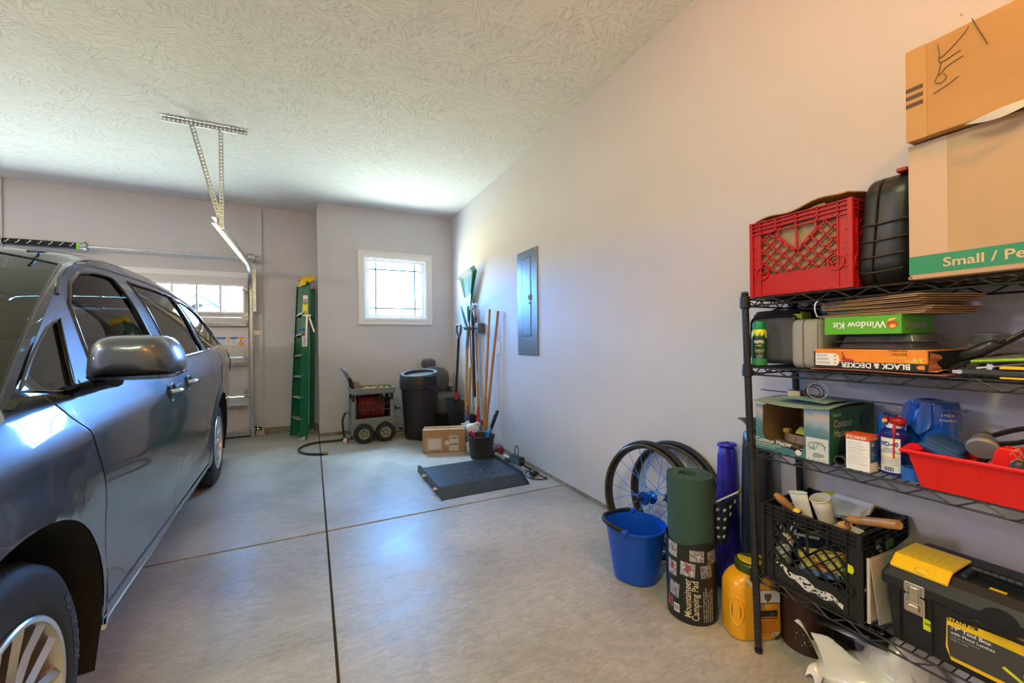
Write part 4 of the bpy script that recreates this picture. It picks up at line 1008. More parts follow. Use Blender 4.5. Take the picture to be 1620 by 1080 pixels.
mb = MB().prism([(0, 0), (.012, -.004), (.028, -.002), (.034, .002), (.022, .006), (.012, .006), (.006, .016), (.002, .028), (-.001, .026), (.002, .012)], (1.5208, .712, Z2+.034), (0, -1, 0), (0, 0, 1), (-.0008, 0, 0)); wpart('drill_picture', mb, mat('print_red', (.42, .03, .03), .5), ob_, smooth=0)
wpart('open_flap', MB().sheet(lambda u, v: (1.524+.20*v, .509-.020*u, Z2+.010+.004*sin(7*v)), 6, 6, .002), M_card, ob_, smooth=0)
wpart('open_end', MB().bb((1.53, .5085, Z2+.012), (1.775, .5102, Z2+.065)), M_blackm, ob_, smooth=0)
wpart('torn_flap', MB().sheet(lambda u, v: (1.523+.012*v+.02*u, .509-.014*u-.006*sin(9*v)*u, Z2+.012+.050*v-.008*u*v), 5, 5, .0018), mat('torn_orange', (.20, .06, .02), .6), ob_, smooth=0)
solo('cardboard_sheet', MB().sheet(lambda u, v: (1.514+.27*v, .800-.33*u, Z2+.0035+.002*sin(5*u)), 8, 4, .0035), mat('rusty_cardboard', (.26, .09, .04), .7), 'reddish brown card sheet under the orange drill carton', 'cardboard', smooth=40)

# clear blister packs on the drill carton
M_clear = mat('clear_blister', (.55, .55, .54), .08, trans=.75, ior=1.3, coat=.5, alpha=.6)
def blister(nm, label, lo, hi, inner, im):
    rt = root(nm, label, 'blister pack', ((lo[0]+hi[0])/2, (lo[1]+hi[1])/2, lo[2]))
    mb = MB(); rings = []
    cx, cy = (lo[0]+hi[0])/2, (lo[1]+hi[1])/2; w_, d_ = hi[0]-lo[0], hi[1]-lo[1]
    for z, k in ((lo[2], 0), (lo[2]+.002, 0), (lo[2]+.003, .016), (hi[2]-.004, .020), (hi[2], .028)): rings.append([(cx+p[0], cy+p[1], z) for p in rrect(w_-2*k, d_-2*k, .02, 5)])
    mb.ring_loft(rings); wpart('clear_shell', mb, M_clear, rt, smooth=30)
    for mm in inner: wpart('contents', mm, im, rt, smooth=40)
    return rt
blister('blister_pack', 'reddish clear blister pack lying directly on the orange drill carton', (1.555, .53, Z2+.0715), (1.76, .765, Z2+.092), [MB().bb((1.59, .60, Z2+.075), (1.72, .735, Z2+.086))], mat('maroon_insert', (.20, .06, .04), .5))
blister('blister_pack', 'clear blister pack with grey inserts under the green window kit box', (1.55, .525, Z2+.0925), (1.77, .752, Z2+.115), [MB().bb((1.60, .64, Z2+.096), (1.70, .71, Z2+.108)), MB().bb((1.60, .56, Z2+.096), (1.70, .62, Z2+.108))], mat('grey_insert', (.22, .23, .22), .5))
blister('blister_pack', 'clear blister pack with black inserts sticking out right of the green box', (1.68, .395, Z2+.071), (1.80, .505, Z2+.118), [MB().ell((1.74, .468, Z2+.094), (.07, .03, .03), p=3), MB().ell((1.74, .432, Z2+.094), (.07, .02, .03), p=3)], M_black)

# green window kit box, upside down
M_gk = mat('window_kit_green', (.10, .42, .025), .35); M_gk2 = mat('window_kit_green_end', (.085, .37, .03), .4)
gk = root('window_kit_box', 'bright green window kit box lying upside down under the cardboard sheets', 'box', (1.64, .665, Z2+.1155), rz=rad(0))
zg = Z2+.116
wpart('carton', MB().bb((1.530, .567, zg), (1.735, .765, zg+.056)), M_gk, gk, smooth=0, bevel=.002)
ptext(gk, 'Window Kit', .0285, .602, zg+.0385, 1.5295, M_wt, bold=.025, flip=True, sx=.96)
wpart('end_lettering', textmesh('Window Kit', .027, (1, 0, 0), (0, 0, 1), (1.548, .5665, zg+.018), bold=.02, sx=1.05, ext=.0004), mat('dull_white_ink', (.42, .5, .36), .5), gk, smooth=0)
mb = MB().prism([(.012*cos(a)*(1+.15*sin(3*a)), .012*sin(a)) for a in [2*pi*k/20 for k in range(20)]], (1.5297, .588, zg+.027), (0, 1, 0), (0, 0, 1), (-.0005, 0, 0)); wpart('round_emblem', mb, mat('emblem_red', (.6, .05, .03), .5), gk, smooth=0)
mb = MB().prism([(.007*cos(a), .006*sin(a)) for a in [2*pi*k/16 for k in range(16)]], (1.5291, .587, zg+.0235), (0, 1, 0), (0, 0, 1), (-.0004, 0, 0)).prism([(-.012, 0), (.004, .004), (.012, .012), (-.006, .010)], (1.5291, .588, zg+.036), (0, -1, 0), (0, 0, 1), (-.0004, 0, 0)); wpart('emblem_yellow', mb, mat('emblem_yellow', (.8, .55, .05), .5), gk, smooth=0)
wpart('tuck_flap', MB().bb((1.531, .5665, zg+.050), (1.733, .580, zg+.0572)), M_gk2, gk, smooth=0)

# flattened cartons tied in a bundle
rnd = random.Random(5)
ord_ = ['lowest', 'second from the bottom', 'third from the bottom', 'fourth from the bottom', 'topmost']
for k in range(5):
    z = zg+.0585+.0112*k; a = rad(-14+rnd.uniform(-5, 6)); cx, cy = 1.665+rnd.uniform(-.012, .012), .632+rnd.uniform(-.012, .012); tl = rad(1.8)
    rt = root('flattened_carton', f'folded flat brown carton, {ord_[k]} in the tied bundle on the green box', 'cardboard', (cx, cy, z), rot=(tl*0, 0, a), group='flattened cartons on the green box')
    ln = .285+rnd.uniform(-.02, .015)
    part('panel', MB().sheet(lambda u, v: (-.115+.23*v, ln/2-ln*u, .0014+.0007*sin(4*u+k)), 10, 4, .0036), M_card, rt, smooth=0)
    part('panel', MB().sheet(lambda u, v: (-.115+.22*v, ln/2+.004-ln*u*1.03, .0060+.0008*sin(5*u+k)+.0006*u), 10, 4, .0034), M_card, rt, smooth=0)
    part('fold', MB().cyl((-.113, ln/2, .0034), (.105, ln/2, .0034), .0035, n=8), M_cardedge, rt)
    if k in (1, 3): part('printed_mark', MB().bb((-.1165, ln/2-.06, .004), (-.1150, ln/2-.02, .0075)), mat('blue_print', (.10, .13, .30), .7), rt, smooth=0)
mb = MB().tube(smoothpts([(1.523, .782, zg+.060), (1.516, .786, zg+.085), (1.522, .782, zg+.112), (1.56, .76, zg+.119)], 5), .0035, n=6, sy=.4); solo('tie_strap', mb, M_wt, 'thin white strap around the corner of the flattened cartons', 'strap')

# right end of the second tier
pk = root('black_pouch', 'flat black carded pouch propped against the pile on the second tier', 'pouch', (1.62, .42, Z2))
e0 = V((1.552, .478, Z2+.008)); eu = V((.11, -.120, .108)); ev = V((.050, .0, .02))
mb = MB(); mb.sheet(lambda u, v: e0+eu*u+ev*v*(.8+.3*u)+V((0, 0, .004*sin(pi*v))), 8, 6, .006); wpart('card', mb, M_blackm, pk, smooth=30)
mb = MB(); mb.ell(e0+eu*.32+ev*.45+V((-.012, -.006, .016)), (.04, .085, .03), R=Matrix.Rotation(rad(-32), 3, 'X'), p=3); wpart('pouch_bulge', mb, mat('black_vinyl', (.02, .019, .018), .28), pk, smooth=60)
mb = MB()
for i in range(6):
    for j in range(4): p = e0+eu*(.70+.035*i)+ev*(.25+.1*j)+V((-.004, 0, .0055)); mb.box(p, (.0035, .0035, .001))
wpart('printed_dots', mb, mat('tan_ink', (.35, .27, .17), .6), pk, smooth=0)

sw = root('saw_sleeve', 'grey and black tool sleeve with a lime green edge on the second tier', 'tool sleeve', (1.68, .33, Z2+.05))
mb = MB(); mb.sheet(lambda u, v: (1.545+.17*v, .432-.21*u, Z2+.043+.018*u+.012*v), 6, 4, .004); wpart('sleeve', mb, mat('camo_grey', (.16, .16, .13), .7, noise=(38, .7)), sw, smooth=0)
mb = MB(); mb.tube([(1.543, .433-.215*k/6, Z2+.041+.018*k/6) for k in range(7)], .0032, n=6); wpart('lime_edge', mb, mat('lime_plastic', (.28, .62, .02), .35), sw, label='lime green edge strip')
dk = root('dark_tool_case', 'low dark grey case with a silver rod under the lime-edged sleeve', 'case', (1.68, .33, Z2))
mb = MB().bb((1.57, .16, Z2+.002), (1.78, .43, Z2+.034)); wpart('case_body', mb, mat('charcoal_plastic', (.035, .034, .035), .35), dk, smooth=0, bevel=.006)
mb = MB().cyl((1.558, .418, Z2+.024), (1.562, .33, Z2+.040), .0035, n=8).cyl((1.555, .425, Z2+.022), (1.557, .395, Z2+.027), .0055, n=8).box((1.555, .402, Z2+.027), (.012, .010, .016)); wpart('silver_rod', mb, M_steel, dk)
ms = root('miter_clamp', 'black bar tool with a yellow U-shaped end at the right end of the second tier', 'tool', (1.53, .38, Z2))
mb = MB().bb((1.520, .330, Z2+.006), (1.55, .455, Z2+.022)); wpart('bar', mb, mat('blued_bar', (.045, .05, .06), .25, metal=.4), ms, smooth=0, bevel=.005)
mb = MB().cyl((1.5195, .447, Z2+.014), (1.518, .447, Z2+.014), .006, n=12).box((1.519, .452, Z2+.014), (.004, .016, .009)); wpart('pivot_bolt', mb, M_steel, ms)
M_yp = mat('yellow_plastic', (.78, .50, .03), .4)
mb = MB().bb((1.516, .30, Z2+.024), (1.556, .378, Z2+.031)).bb((1.516, .30, Z2+.0002), (1.556, .378, Z2+.005)).bb((1.516, .30, Z2+.0002), (1.556, .318, Z2+.031)); wpart('yellow_end', mb, M_yp, ms, smooth=0, bevel=.003, label='yellow plastic U-shaped end')
# ---------------------------------------------------------------- third tier
Z3 = .7825
def cmat():
    m = bpy.data.materials.new('printed_lawn_scene'); m.use_nodes = True; nt = m.node_tree; b = nt.nodes['Principled BSDF']; L = nt.links.new; b.inputs['Roughness'].default_value = .4
    tc = nt.nodes.new('ShaderNodeTexCoord'); sx = nt.nodes.new('ShaderNodeSeparateXYZ'); L(tc.outputs['Object'], sx.inputs[0])
    n = nt.nodes.new('ShaderNodeTexNoise'); n.inputs['Scale'].default_value = 16; n.inputs['Detail'].default_value = 6; L(tc.outputs['Object'], n.inputs['Vector'])
    ad = nt.nodes.new('ShaderNodeMath'); ad.operation = 'MULTIPLY_ADD'; ad.inputs[1].default_value = .07; L(n.outputs['Fac'], ad.inputs[0]); L(sx.outputs['Z'], ad.inputs[2])
    r = nt.nodes.new('ShaderNodeValToRGB'); L(ad.outputs[0], r.inputs['Fac']); mr = r.color_ramp; mr.interpolation = 'LINEAR'
    mr.elements[0].position = .02; mr.elements[0].color = (.045, .15, .17, 1); mr.elements[1].position = .10; mr.elements[1].color = (.06, .17, .19, 1)
    for p, c in ((.13, (.09, .20, .24, 1)), (.155, (.26, .34, .42, 1)), (.18, (.42, .36, .34, 1)), (.20, (.14, .24, .36, 1)), (.235, (.05, .15, .14, 1))):
        e = mr.elements.new(p); e.color = c
    L(r.outputs[0], b.inputs['Base Color']); return m
M_scene = cmat(); M_cmside = mat('dark_green_print', (.02, .115, .06), .45, noise=(5, .5)); M_cmtop = mat('pale_green_lid', (.22, .32, .27), .6, noise=(8, .1)); M_white2 = M_wt
cm = root('sprinkler_box', 'green printed lawn sprinkler box with a large cut-out window on the third tier', 'box', (1.675, .885, Z3))
fy0, fy1, fz0, fz1 = 1.000, .751, Z3, Z3+.180
cut = [(.972, .974), (.974, .85), (.972, .835), (.962, .820), (.94, .813), (.85, .800), (.835, .806), (.829, .822), (.829, .974)]
cut = [(y, min(z, fz1-.002)) for y, z in cut]
poly = [(fy0, fz0), (fy1, fz0), (fy1, fz1), (.829, fz1), (.829, .822), (.835, .806), (.85, .800), (.94, .813), (.962, .820), (.972, .835), (.974, .85), (.972, fz1), (fy0, fz1)]
wpart('printed_front', MB().prism(poly, (1.5255, 0, 0), (0, 1, 0), (0, 0, 1), (.003, 0, 0)), M_scene, cm, smooth=0)
wpart('printed_end', MB().bb((1.526, fy1, fz0), (1.815, fy1+.003, fz1)), M_cmside, cm, smooth=0)
mb = MB().bb((1.529, fy0-.003, fz0), (1.815, fy0, fz1)).bb((1.812, fy1+.003, fz0), (1.815, fy0-.003, fz1)).bb((1.529, fy1+.003, fz0), (1.812, fy0-.003, fz0+.003)); wpart('inner_carton', mb, M_card, cm, smooth=0)
wpart('lid', MB().sheet(lambda u, v: (1.520+.296*v, fy0+.004-(fy0-fy1+.006)*u, fz1+.001+.010*sin(pi*u)*(1-v)*0+.012*sin(pi*v)*(.6+.4*u)-.008*sin(pi*u)*(1-v)), 16, 8, .003), M_cmtop, cm, smooth=50)
M_tan = mat('cream_ink', (.62, .62, .55), .6)
ptext(cm, 'Contour Master', .0215, 1.0, .8115, 1.5252, M_tan, bold=.02, sx=.92).rotation_euler = (0, 0, 0)
ptext(cm, 'Customizable Area Sprinkler', .0095, 1.0, .8015, 1.5252, M_tan, bold=.01, sx=.84)
ptext(cm, 'pour aires personnalisables', .0078, 1.0, .7935, 1.5252, M_tan, bold=0., sx=.85)
ptext(cm, 'nelson', .0165, 1.0045, .9515, 1.5252, M_tan, bold=.04)
mb = MB().prism([(.010*cos(a), .010*sin(a)) for a in [2*pi*k/24 for k in range(24)]], (1.5254, .848, .7975), (0, 1, 0), (0, 0, 1), (-.0005, 0, 0)); wpart('round_seal', mb, M_tan, cm, smooth=0)
pn = wpart('white_panel', qface(1.5254, .823, .7545, .7835, .861), mat('pale_panel', (.52, .56, .55), .6), cm, smooth=0, label='pale panel with a small house drawing')
mb = MB()
for a, b_ in (((.815, .836), (.806, .846)), ((.806, .846), (.797, .836)), ((.797, .836), (.797, .826)), ((.815, .836), (.815, .826)), ((.797, .845), (.775, .847)), ((.775, .847), (.766, .836)), ((.788, .838), (.788, .826)), ((.766, .836), (.766, .823)), ((.80, .846), (.762, .836)), ((.812, .826), (.795, .824))):
    mb.cyl((1.5246, a[0], a[1]), (1.5246, b_[0], b_[1]), .0008, n=4)
wpart('house_drawing', mb, M_ink, cm, smooth=0)
wpart('green_lawn_print', MB().prism([(0, 0), (.022, .003), (.02, .012), (.003, .013)], (1.5247, .792, .819), (0, 1, 0), (0, 0, 1), (-.0003, 0, 0)), mat('mint_print', (.20, .42, .30), .6), cm, smooth=0)
mb = MB().prism([(.018*cos(a)+.004*cos(2*a), .0085*sin(a)+.002*cos(a)) for a in [2*pi*k/24 for k in range(24)]], (1.5247, .788, .803), (0, -1, 0), (0, 0, 1), (-.0003, 0, 0)); wpart('pond_print', mb, mat('grey_green_print', (.22, .30, .26), .6), cm, smooth=0)
for k in range(4): wpart('icon_print', qface(1.5247, .817-.015*k, .809-.015*k, .7865, .792), M_greytxt, cm, smooth=0)
def etext(s, size, x, z, b_=.02):
    return wpart('end_lettering', textmesh(s, size, (1, 0, 0), (0, 0, 1), (x, fy1-.0006, z), bold=b_, sx=.95, ext=.0003), mat('faded_cream_ink', (.42, .45, .40), .6), cm, smooth=0)
etext('NELSON', .014, 1.545, .936); etext('Contour', .034, 1.550, .900); etext('Master', .034, 1.550, .868)
for x_, z_, a_, b_ in ((1.62, .826, .045, .042), (1.745, .905, .03, .035)): wpart('dark_picture', MB().prism([(a_*cos(t_), b_*sin(t_)) for t_ in [2*pi*k/24 for k in range(24)]], (x_, fy1-.0004, z_), (1, 0, 0), (0, 0, 1), (0, -.0004, 0)), mat('dark_print', (.012, .022, .03), .4), cm, smooth=0)
# things seen inside the cut-out
M_tanp = mat('tan_plastic', (.22, .15, .095), .5); M_gripg = mat('grey_grip', (.07, .065, .06), .5)
rg = root('sprinkler_ring', 'tan curved plastic sprinkler band inside the sprinkler box', 'sprinkler part', (1.62, .86, .815))
mb = MB(); mb.ring_loft([[(1.62+.07*cos(a)*k, .855+.085*sin(a)*k, z) for k, z in ((1, .822), (1, .852), (.95, .852), (.95, .822))] for a in [rad(95)+rad(250)*i/24 for i in range(25)]]); wpart('band', mb, M_tanp, rg, smooth=40)
mb = MB().cyl((1.553, .875, .838), (1.547, .875, .838), .007, n=14); wpart('rivet', mb, M_tanp, rg)
wpart('yellow_clip', MB().bb((1.585, .915, .845), (1.61, .935, .862)), mat('ochre_clip', (.32, .22, .03), .5), rg, smooth=0, bevel=.003)
lw = root('lime_label_strip', 'pale yellow-green label strip inside the sprinkler box', 'label', (1.61, .86, .85))
wpart('strip', MB().sheet(lambda u, v: (1.60+.03*v, .900-.10*u, .848+.02*v-.006*u), 6, 3, .003), mat('pale_lime', (.42, .45, .12), .5), lw, smooth=0)
kn = root('weeding_tool', 'grey ribbed hand tool lying in the bottom of the cut-out', 'tool', (1.56, .89, .80))
mb = MB().tube([(1.558, .952-.013*k, .820-.0022*k) for k in range(8)], [.003, .006, .0085, .009, .0092, .0088, .009, .0085], n=12); wpart('grip', mb, M_gripg, kn)
mb = MB()
for k in range(5): mb.torus((1.558, .925-.009*k, .8155-.0015*k), (0, -1, -.17), .0092, .0012, n=16, m=6)
wpart('grip_ribs', mb, M_gripg, kn)
mb = MB().box((1.556, .845, .802), (.016, .03, .012)); wpart('ferrule', mb, M_chrome, kn, smooth=0, bevel=.003)

# flat metal bar, paper and wired transformer on top of the sprinkler box
solo('flat_bar', MB().box((1.70, .79, .9815), (.022, .62, .003), R=Matrix.Rotation(rad(-4), 3, 'Z')), mat('dull_blue_bar', (.10, .13, .16), .45), 'long flat grey bar lying across the sprinkler box lid', 'bar', smooth=0)
solo('paper_scrap', MB().sheet(lambda u, v: (1.55+.13*v, .935-.16*u-.02*v, .9785+.003*sin(4*u)+.006*sin(pi*v)), 8, 5, .0012), M_cmtop, 'pale paper sheet under the wired transformer on the sprinkler box', 'paper', smooth=40)
tf = root('wired_transformer', 'small boxed transformer with looped wires lying on the sprinkler box', 'transformer', (1.60, .90, .983))
wpart('case', MB().bb((1.597, .877, .9830), (1.632, .925, 1.006)), mat('dark_grey_can', (.05, .05, .05), .4), tf, smooth=0, bevel=.002)
wpart('label', MB().bb((1.5962, .880, .9845), (1.5970, .923, 1.0045)), mat('pale_label', (.55, .46, .33), .6), tf, smooth=0, label='pale printed label')
for i, (c, dz, dy) in enumerate((((.12, .01, .015), .0, 0), ((.012, .012, .014), -.004, .004), ((.42, .38, .30), .003, .010))):
    L_ = [(1.612, .8765, .990+.004*i), (1.602, .866, .996)] + [(1.592-.006*i, .838-.012*i+(.026+.003*i)*sin(a_), 1.006+.004*i+(.020+.004*i)*cos(a_)) for a_ in [1.9-.7*k for k in range(12)]]
    wpart('wire', MB().tube(smoothpts(L_, 6), .0014, n=6), mat(f'wire_{("maroon","black","cream")[i]}', c, .45), tf)

# pipe, bulb carton, lubricant can
pp = root('pipe_offcut', 'short black pipe offcut lying between the sprinkler box and the bulb carton', 'pipe', (1.63, .727, Z3))
wpart('tube_wall', MB().lathe([(.0165, 0), (.0165, .20), (.0140, .20), (.0140, 0), (.0165, 0)], (1.535, .727, Z3+.0165), (1, 0, 0), n=24), mat('black_pipe', (.02, .02, .02), .45), pp)
wpart('pipe_rim', MB().torus((1.535, .727, Z3+.0165), (1, 0, 0), .0152, .0013, n=28, m=6), mat('worn_pipe_edge', (.12, .115, .11), .6), pp)
sy = root('light_bulb_box', 'white and orange light bulb carton beside the blue lubricant can', 'box', (1.556, .677, Z3))
M_lred = mat('carton_orange_red', (.62, .09, .015), .4); M_lbl = mat('carton_blue', (.015, .09, .28), .4)
wpart('carton', MB().bb((1.530, .646, Z3), (1.583, .708, Z3+.112)), M_wt, sy, smooth=0, bevel=.0015)
wpart('orange_top', MB().bb((1.5293, .6453, Z3+.096), (1.5837, .7087, Z3+.1127)), M_lred, sy, smooth=0)
wpart('blue_side', MB().bb((1.5345, .6450, Z3+.030), (1.583, .6460, Z3+.096)), M_lbl, sy, smooth=0)
ptext(sy, 'SYLVANIA', .0125, .7055, Z3+.0995, 1.5290, M_wt, bold=.03, shear=.2, sx=.92)
wpart('end_lettering', textmesh('SYLVANIA', .009, (1, 0, 0), (0, 0, 1), (1.533, .6451, Z3+.1005), bold=.02, ext=.0004), M_wt, sy, smooth=0)
wpart('end_lettering', textmesh('60', .016, (1, 0, 0), (0, 0, 1), (1.538, .6449, Z3+.080), bold=.02, ext=.0004), M_wt, sy, smooth=0)
for k in range(3): wpart('end_lettering', textmesh(('Warm', 'soft white', 'bulbs')[k], .006, (1, 0, 0), (0, 0, 1), (1.538, .6449, Z3+.058-.008*k), bold=.01, ext=.0004), M_wt, sy, smooth=0)
mb = MB()
for k in range(9): mb.bb((1.5291, .654+.006*(k % 3), Z3+.020+.008*k), (1.5297, .703, Z3+.0238+.008*k))
wpart('fine_print', mb, mat('pale_grey_print', (.62, .62, .62), .6), sy, smooth=0)

wc = (1.592, .610); wdn = root('lubricant_can', 'blue and white lubricant spray can with a red straw on the third tier', 'spray can', (*wc, Z3))
r = .0325; M_wblue = mat('can_blue', (.012, .02, .22), .22, coat=.4); A2 = math.atan2(-.61, -1.59)
wpart('can_body', MB().lathe([(0, 0), (r-.002, 0), (r, .003), (r, .122), (r+.0008, .124), (r-.001, .127), (.022, .139), (.017, .142), (0, .142)], (*wc, Z3), n=40), M_wblue, wdn)
wpart('white_label', patch(wc, r+.0005, A2-1.15, A2+.42, Z3+.010, Z3+.112), M_wt, wdn, smooth=60, label='white printed label panel')
wpart('yellow_stripe', patch(wc, r+.0009, A2-1.15, A2+.42, Z3+.052, Z3+.056), M_yel, wdn, smooth=60)
cyltext(wdn, 'WD-40', .018, wc, r+.0011, Z3+.088, A2-.42, M_wblue, .03, .8)
for k in range(3): cyltext(wdn, ('LUBRICATES', 'STOPS SQUEAKS', 'DRIVES OUT MOISTURE')[k], .0048, wc, r+.0011, Z3+.079-.0055*k, A2-.38, M_wblue, .01)
for k in range(7): wpart('print_line', patch(wc, r+.0009, A2-1.05, A2+.25+.05*(k % 2), Z3+.030+.003*k, Z3+.0313+.003*k, 10), M_greytxt, wdn, smooth=0)
for k in range(8): wpart('barcode_bar', patch(wc, r+.001, A2-.75+.09*k, A2-.75+.09*k+.04+.02*(k % 2), Z3+.013, Z3+.026, 2), M_wblue, wdn, smooth=0)
wpart('valve_collar', MB().lathe([(.019, .140), (.019, .146), (.013, .150), (.013, .158)], (*wc, Z3), n=24), M_wt, wdn)
mb = MB(); mb.ell((wc[0]-.002, wc[1]-.010, Z3+.162), (.036, .040, .026), p=2.6); mb.ell((wc[0]-.004, wc[1]+.018, Z3+.162), (.024, .018, .026)); wpart('smart_straw_cap', mb, mat('cap_red', (.40, .008, .012), .3), wdn)
mb = MB().cyl((wc[0]-.02, wc[1]+.012, Z3+.162), (wc[0]-.026, wc[1]+.016, Z3+.162), .006, n=12); wpart('nozzle', mb, M_yel, wdn)
e = (wc[0]+(r+.004)*cos(A2-.02), wc[1]+(r+.004)*sin(A2-.02)); wpart('straw', MB().cyl((e[0]+.004, e[1], Z3+.155), (e[0], e[1], Z3+.132), .004, n=8).cyl((e[0], e[1], Z3+.132), (e[0]-.001, e[1]+.001, Z3+.055), .0017, n=6), mat('straw_red', (.55, .01, .015), .3), wdn)

# blue wrapped rolls
M_bluef = mat('blue_plastic_wrap', (.010, .10, .52), .22, coat=.5, noise=(7, .35), bump=(18, .5, .006))
def wrapped_roll(label, c, z0, r_, h_, tilt=0.):
    rt = root('wrapped_roll', label, 'paper roll', (*c, z0), group='blue wrapped rolls on the third tier')
    mb = MB(); rings = []
    for i in range(18):
        t = i/17; rr = r_*(1-.10*abs(2*t-1)**6); rings.append([(c[0]+tilt*t*h_+rr*(1+.035*sin(5*a+9*t)+.02*sin(11*a-13*t))*cos(a), c[1]+rr*(1+.035*sin(5*a+9*t)+.02*sin(9*a+17*t))*sin(a), z0+h_*t+.003*sin(3*a)) for a in [2*pi*k/40 for k in range(40)]])
    mb.ring_loft(rings); wpart('wrap', mb, M_bluef, rt, smooth=60); return rt
w1 = wrapped_roll('large standing blue plastic-wrapped roll behind the red tool bin', (1.716, .562), Z3+.004, .058, .214)
wpart('gathered_film', MB().sheet(lambda u, v: (1.648+.006*sin(8*u)-.006*v, .606-.06*u+.01*v*(1-u), .992-.075*v+.012*sin(9*u+5*v)), 12, 8, .001), M_bluef, w1, smooth=60)
cyltext(w1, '3 PACK', .010, (1.716, .562), .0612, Z3+.18, math.atan2(-.57, -1.71)+.5, M_wt, .01); cyltext(w1, 'TOWELS', .010, (1.716, .562), .0612, Z3+.165, math.atan2(-.57, -1.71)+.5, M_wt, .01)
w2 = wrapped_roll('crumpled blue plastic-wrapped roll leaning beside the lubricant can', (1.650, .650), Z3+.004, .026, .165, tilt=.02)
rk = root('red_clip', 'red plastic clip sticking up at the left end of the red tool bin', 'clip', (1.55, .53, Z3+.10))
wpart('tongue', MB().sheet(lambda u, v: (1.53+.03*v, .575-.05*u, Z3+.085+.035*u-.018*u*u+.01*v+.004*sin(6*u)), 8, 3, .003), M_redbin, rk, smooth=50)
bt = root('blue_tape_roll', 'small roll of blue masking tape under the end of the red tool bin', 'tape', (1.575, .549, Z3))
wpart('roll', MB().lathe([(.019, 0), (.024, 0), (.024, .036), (.019, .036), (.019, 0)], (1.572, .5615, Z3), n=28), mat('blue_tape', (.02, .14, .52), .5), bt)

# red tool bin
rb_ = root('tool_bin', 'bright red plastic bin heaped with hand tools on the third tier', 'bin', (1.60, .36, Z3))
bx0, bx1, by0, by1 = 1.489, 1.640, .552, .165; bz0, bz1 = Z3-.0, Z3+.104
def binring(k, z): return [(bx0+k, by0-k*1.2), (bx0+k, by1+k*1.2), (bx1-k, by1+k*1.2), (bx1-k, by0-k*1.2)], z
mb = MB(); rings = []
for k, z in ((.024, bz0), (.006, bz1-.012), (-.006, bz1-.010), (-.006, bz1), (.004, bz1), (.010, bz1-.012), (.028, bz0+.003)):
    P, z = binring(k, z); rings.append([(p[0], p[1], z) for p in P])
mb.ring_loft(rings, True, True); wpart('bin_shell', mb, M_redbin, rb_, smooth=0, bevel=.003)
for ya, yb in ((.482, .490), (.412, .394)): wpart('fold_line', MB().tube([(bx0+.0062, ya, bz1-.013), (bx0+.0238, yb, bz0+.003)], .0011, n=6), M_redbin, rb_)
# tools in the bin
zb = bz1-.03
ct = root('folded_cloth', 'folded dark blue shop cloth lying in the red tool bin', 'cloth', (1.56, .49, zb))
M_bcl = mat('dark_blue_cloth', (.012, .06, .20), .75, bump=(90, .3, .002))
for k in range(2): wpart('fold', MB().ell((1.555+.012*k, .487, zb+.030+.014*k), (.095-.01*k, .080, .020), R=Matrix.Rotation(rad(24), 3, 'X') @ Matrix.Rotation(rad(10-14*k), 3, 'Y'), n=28, m=10, p=5), M_bcl, ct, smooth=60)
wpart('fold_edge', MB().cyl((1.512, .520, zb+.047), (1.506, .455, zb+.018), .0085, n=10), M_bcl, ct)
sk = root('suction_lifter', 'grey rubber suction cup tool with a clear collar in the red tool bin', 'suction cup', (1.53, .43, zb+.05))
dv = V((-.75, -.12, -.42)).normalized()
mb = MB().lathe([(0, 0), (.028, .0), (.031, .006), (.029, .014), (.024, .018), (0, .018)], V((1.535, .412, zb+.052)), -dv, n=28); wpart('rubber_cup', mb, mat('grey_rubber', (.20, .20, .20), .45), sk)
mb = MB().lathe([(.024, .018), (.026, .034), (.020, .040), (.012, .044), (0, .044)], V((1.535, .412, zb+.052)), -dv, n=28); wpart('clear_collar', mb, M_clear, sk)
mb = MB().lathe([(.010, .044), (.014, .052), (.013, .062), (0, .064)], V((1.535, .412, zb+.052)), -dv, n=24); wpart('knob', mb, M_gripg, sk)
hc = root('bar_clamp', 'black quick-grip clamp with forked handles standing up in the red tool bin', 'clamp', (1.60, .40, zb))
mb = MB().tube(smoothpts([(1.60, .435, zb+.066), (1.595, .405, zb+.085), (1.59, .37, zb+.105), (1.588, .352, zb+.112)], 4), .010, n=8, sy=.6); wpart('handle', mb, M_black, hc)
mb = MB().tube(smoothpts([(1.60, .435, zb+.058), (1.595, .405, zb+.062), (1.59, .37, zb+.072), (1.588, .345, zb+.084)], 4), .010, n=8, sy=.6); wpart('handle', mb, M_black, hc)
mb = MB().box((1.605, .425, zb+.050), (.024, .03, .04)); wpart('clamp_head', mb, M_black, hc, smooth=0, bevel=.006)
hk = root('hook_tool', 'black hooked pry tool behind the clamp in the red tool bin', 'tool', (1.62, .345, zb))
mb = MB().tube(smoothpts([(1.62, .36, zb), (1.62, .352, zb+.05), (1.62, .348, zb+.085), (1.62, .335, zb+.100), (1.62, .318, zb+.085)], 5), [.012]*8+[.009]*13, n=8, sy=.6); wpart('hook', mb, M_black, hk)
pg = root('spring_clamp', 'black spring clamp half buried in the middle of the red tool bin', 'clamp', (1.57, .41, zb))
mb = MB().tube(smoothpts([(1.56, .425, zb+.01), (1.555, .402, zb+.045), (1.55, .385, zb+.06), (1.55, .372, zb+.045), (1.555, .362, zb+.01)], 5), .009, n=8); wpart('jaw', mb, M_black, pg)
rt_ = root('chalk_line', 'red plastic tool body wedged upright in the red tool bin', 'tool', (1.55, .37, zb))
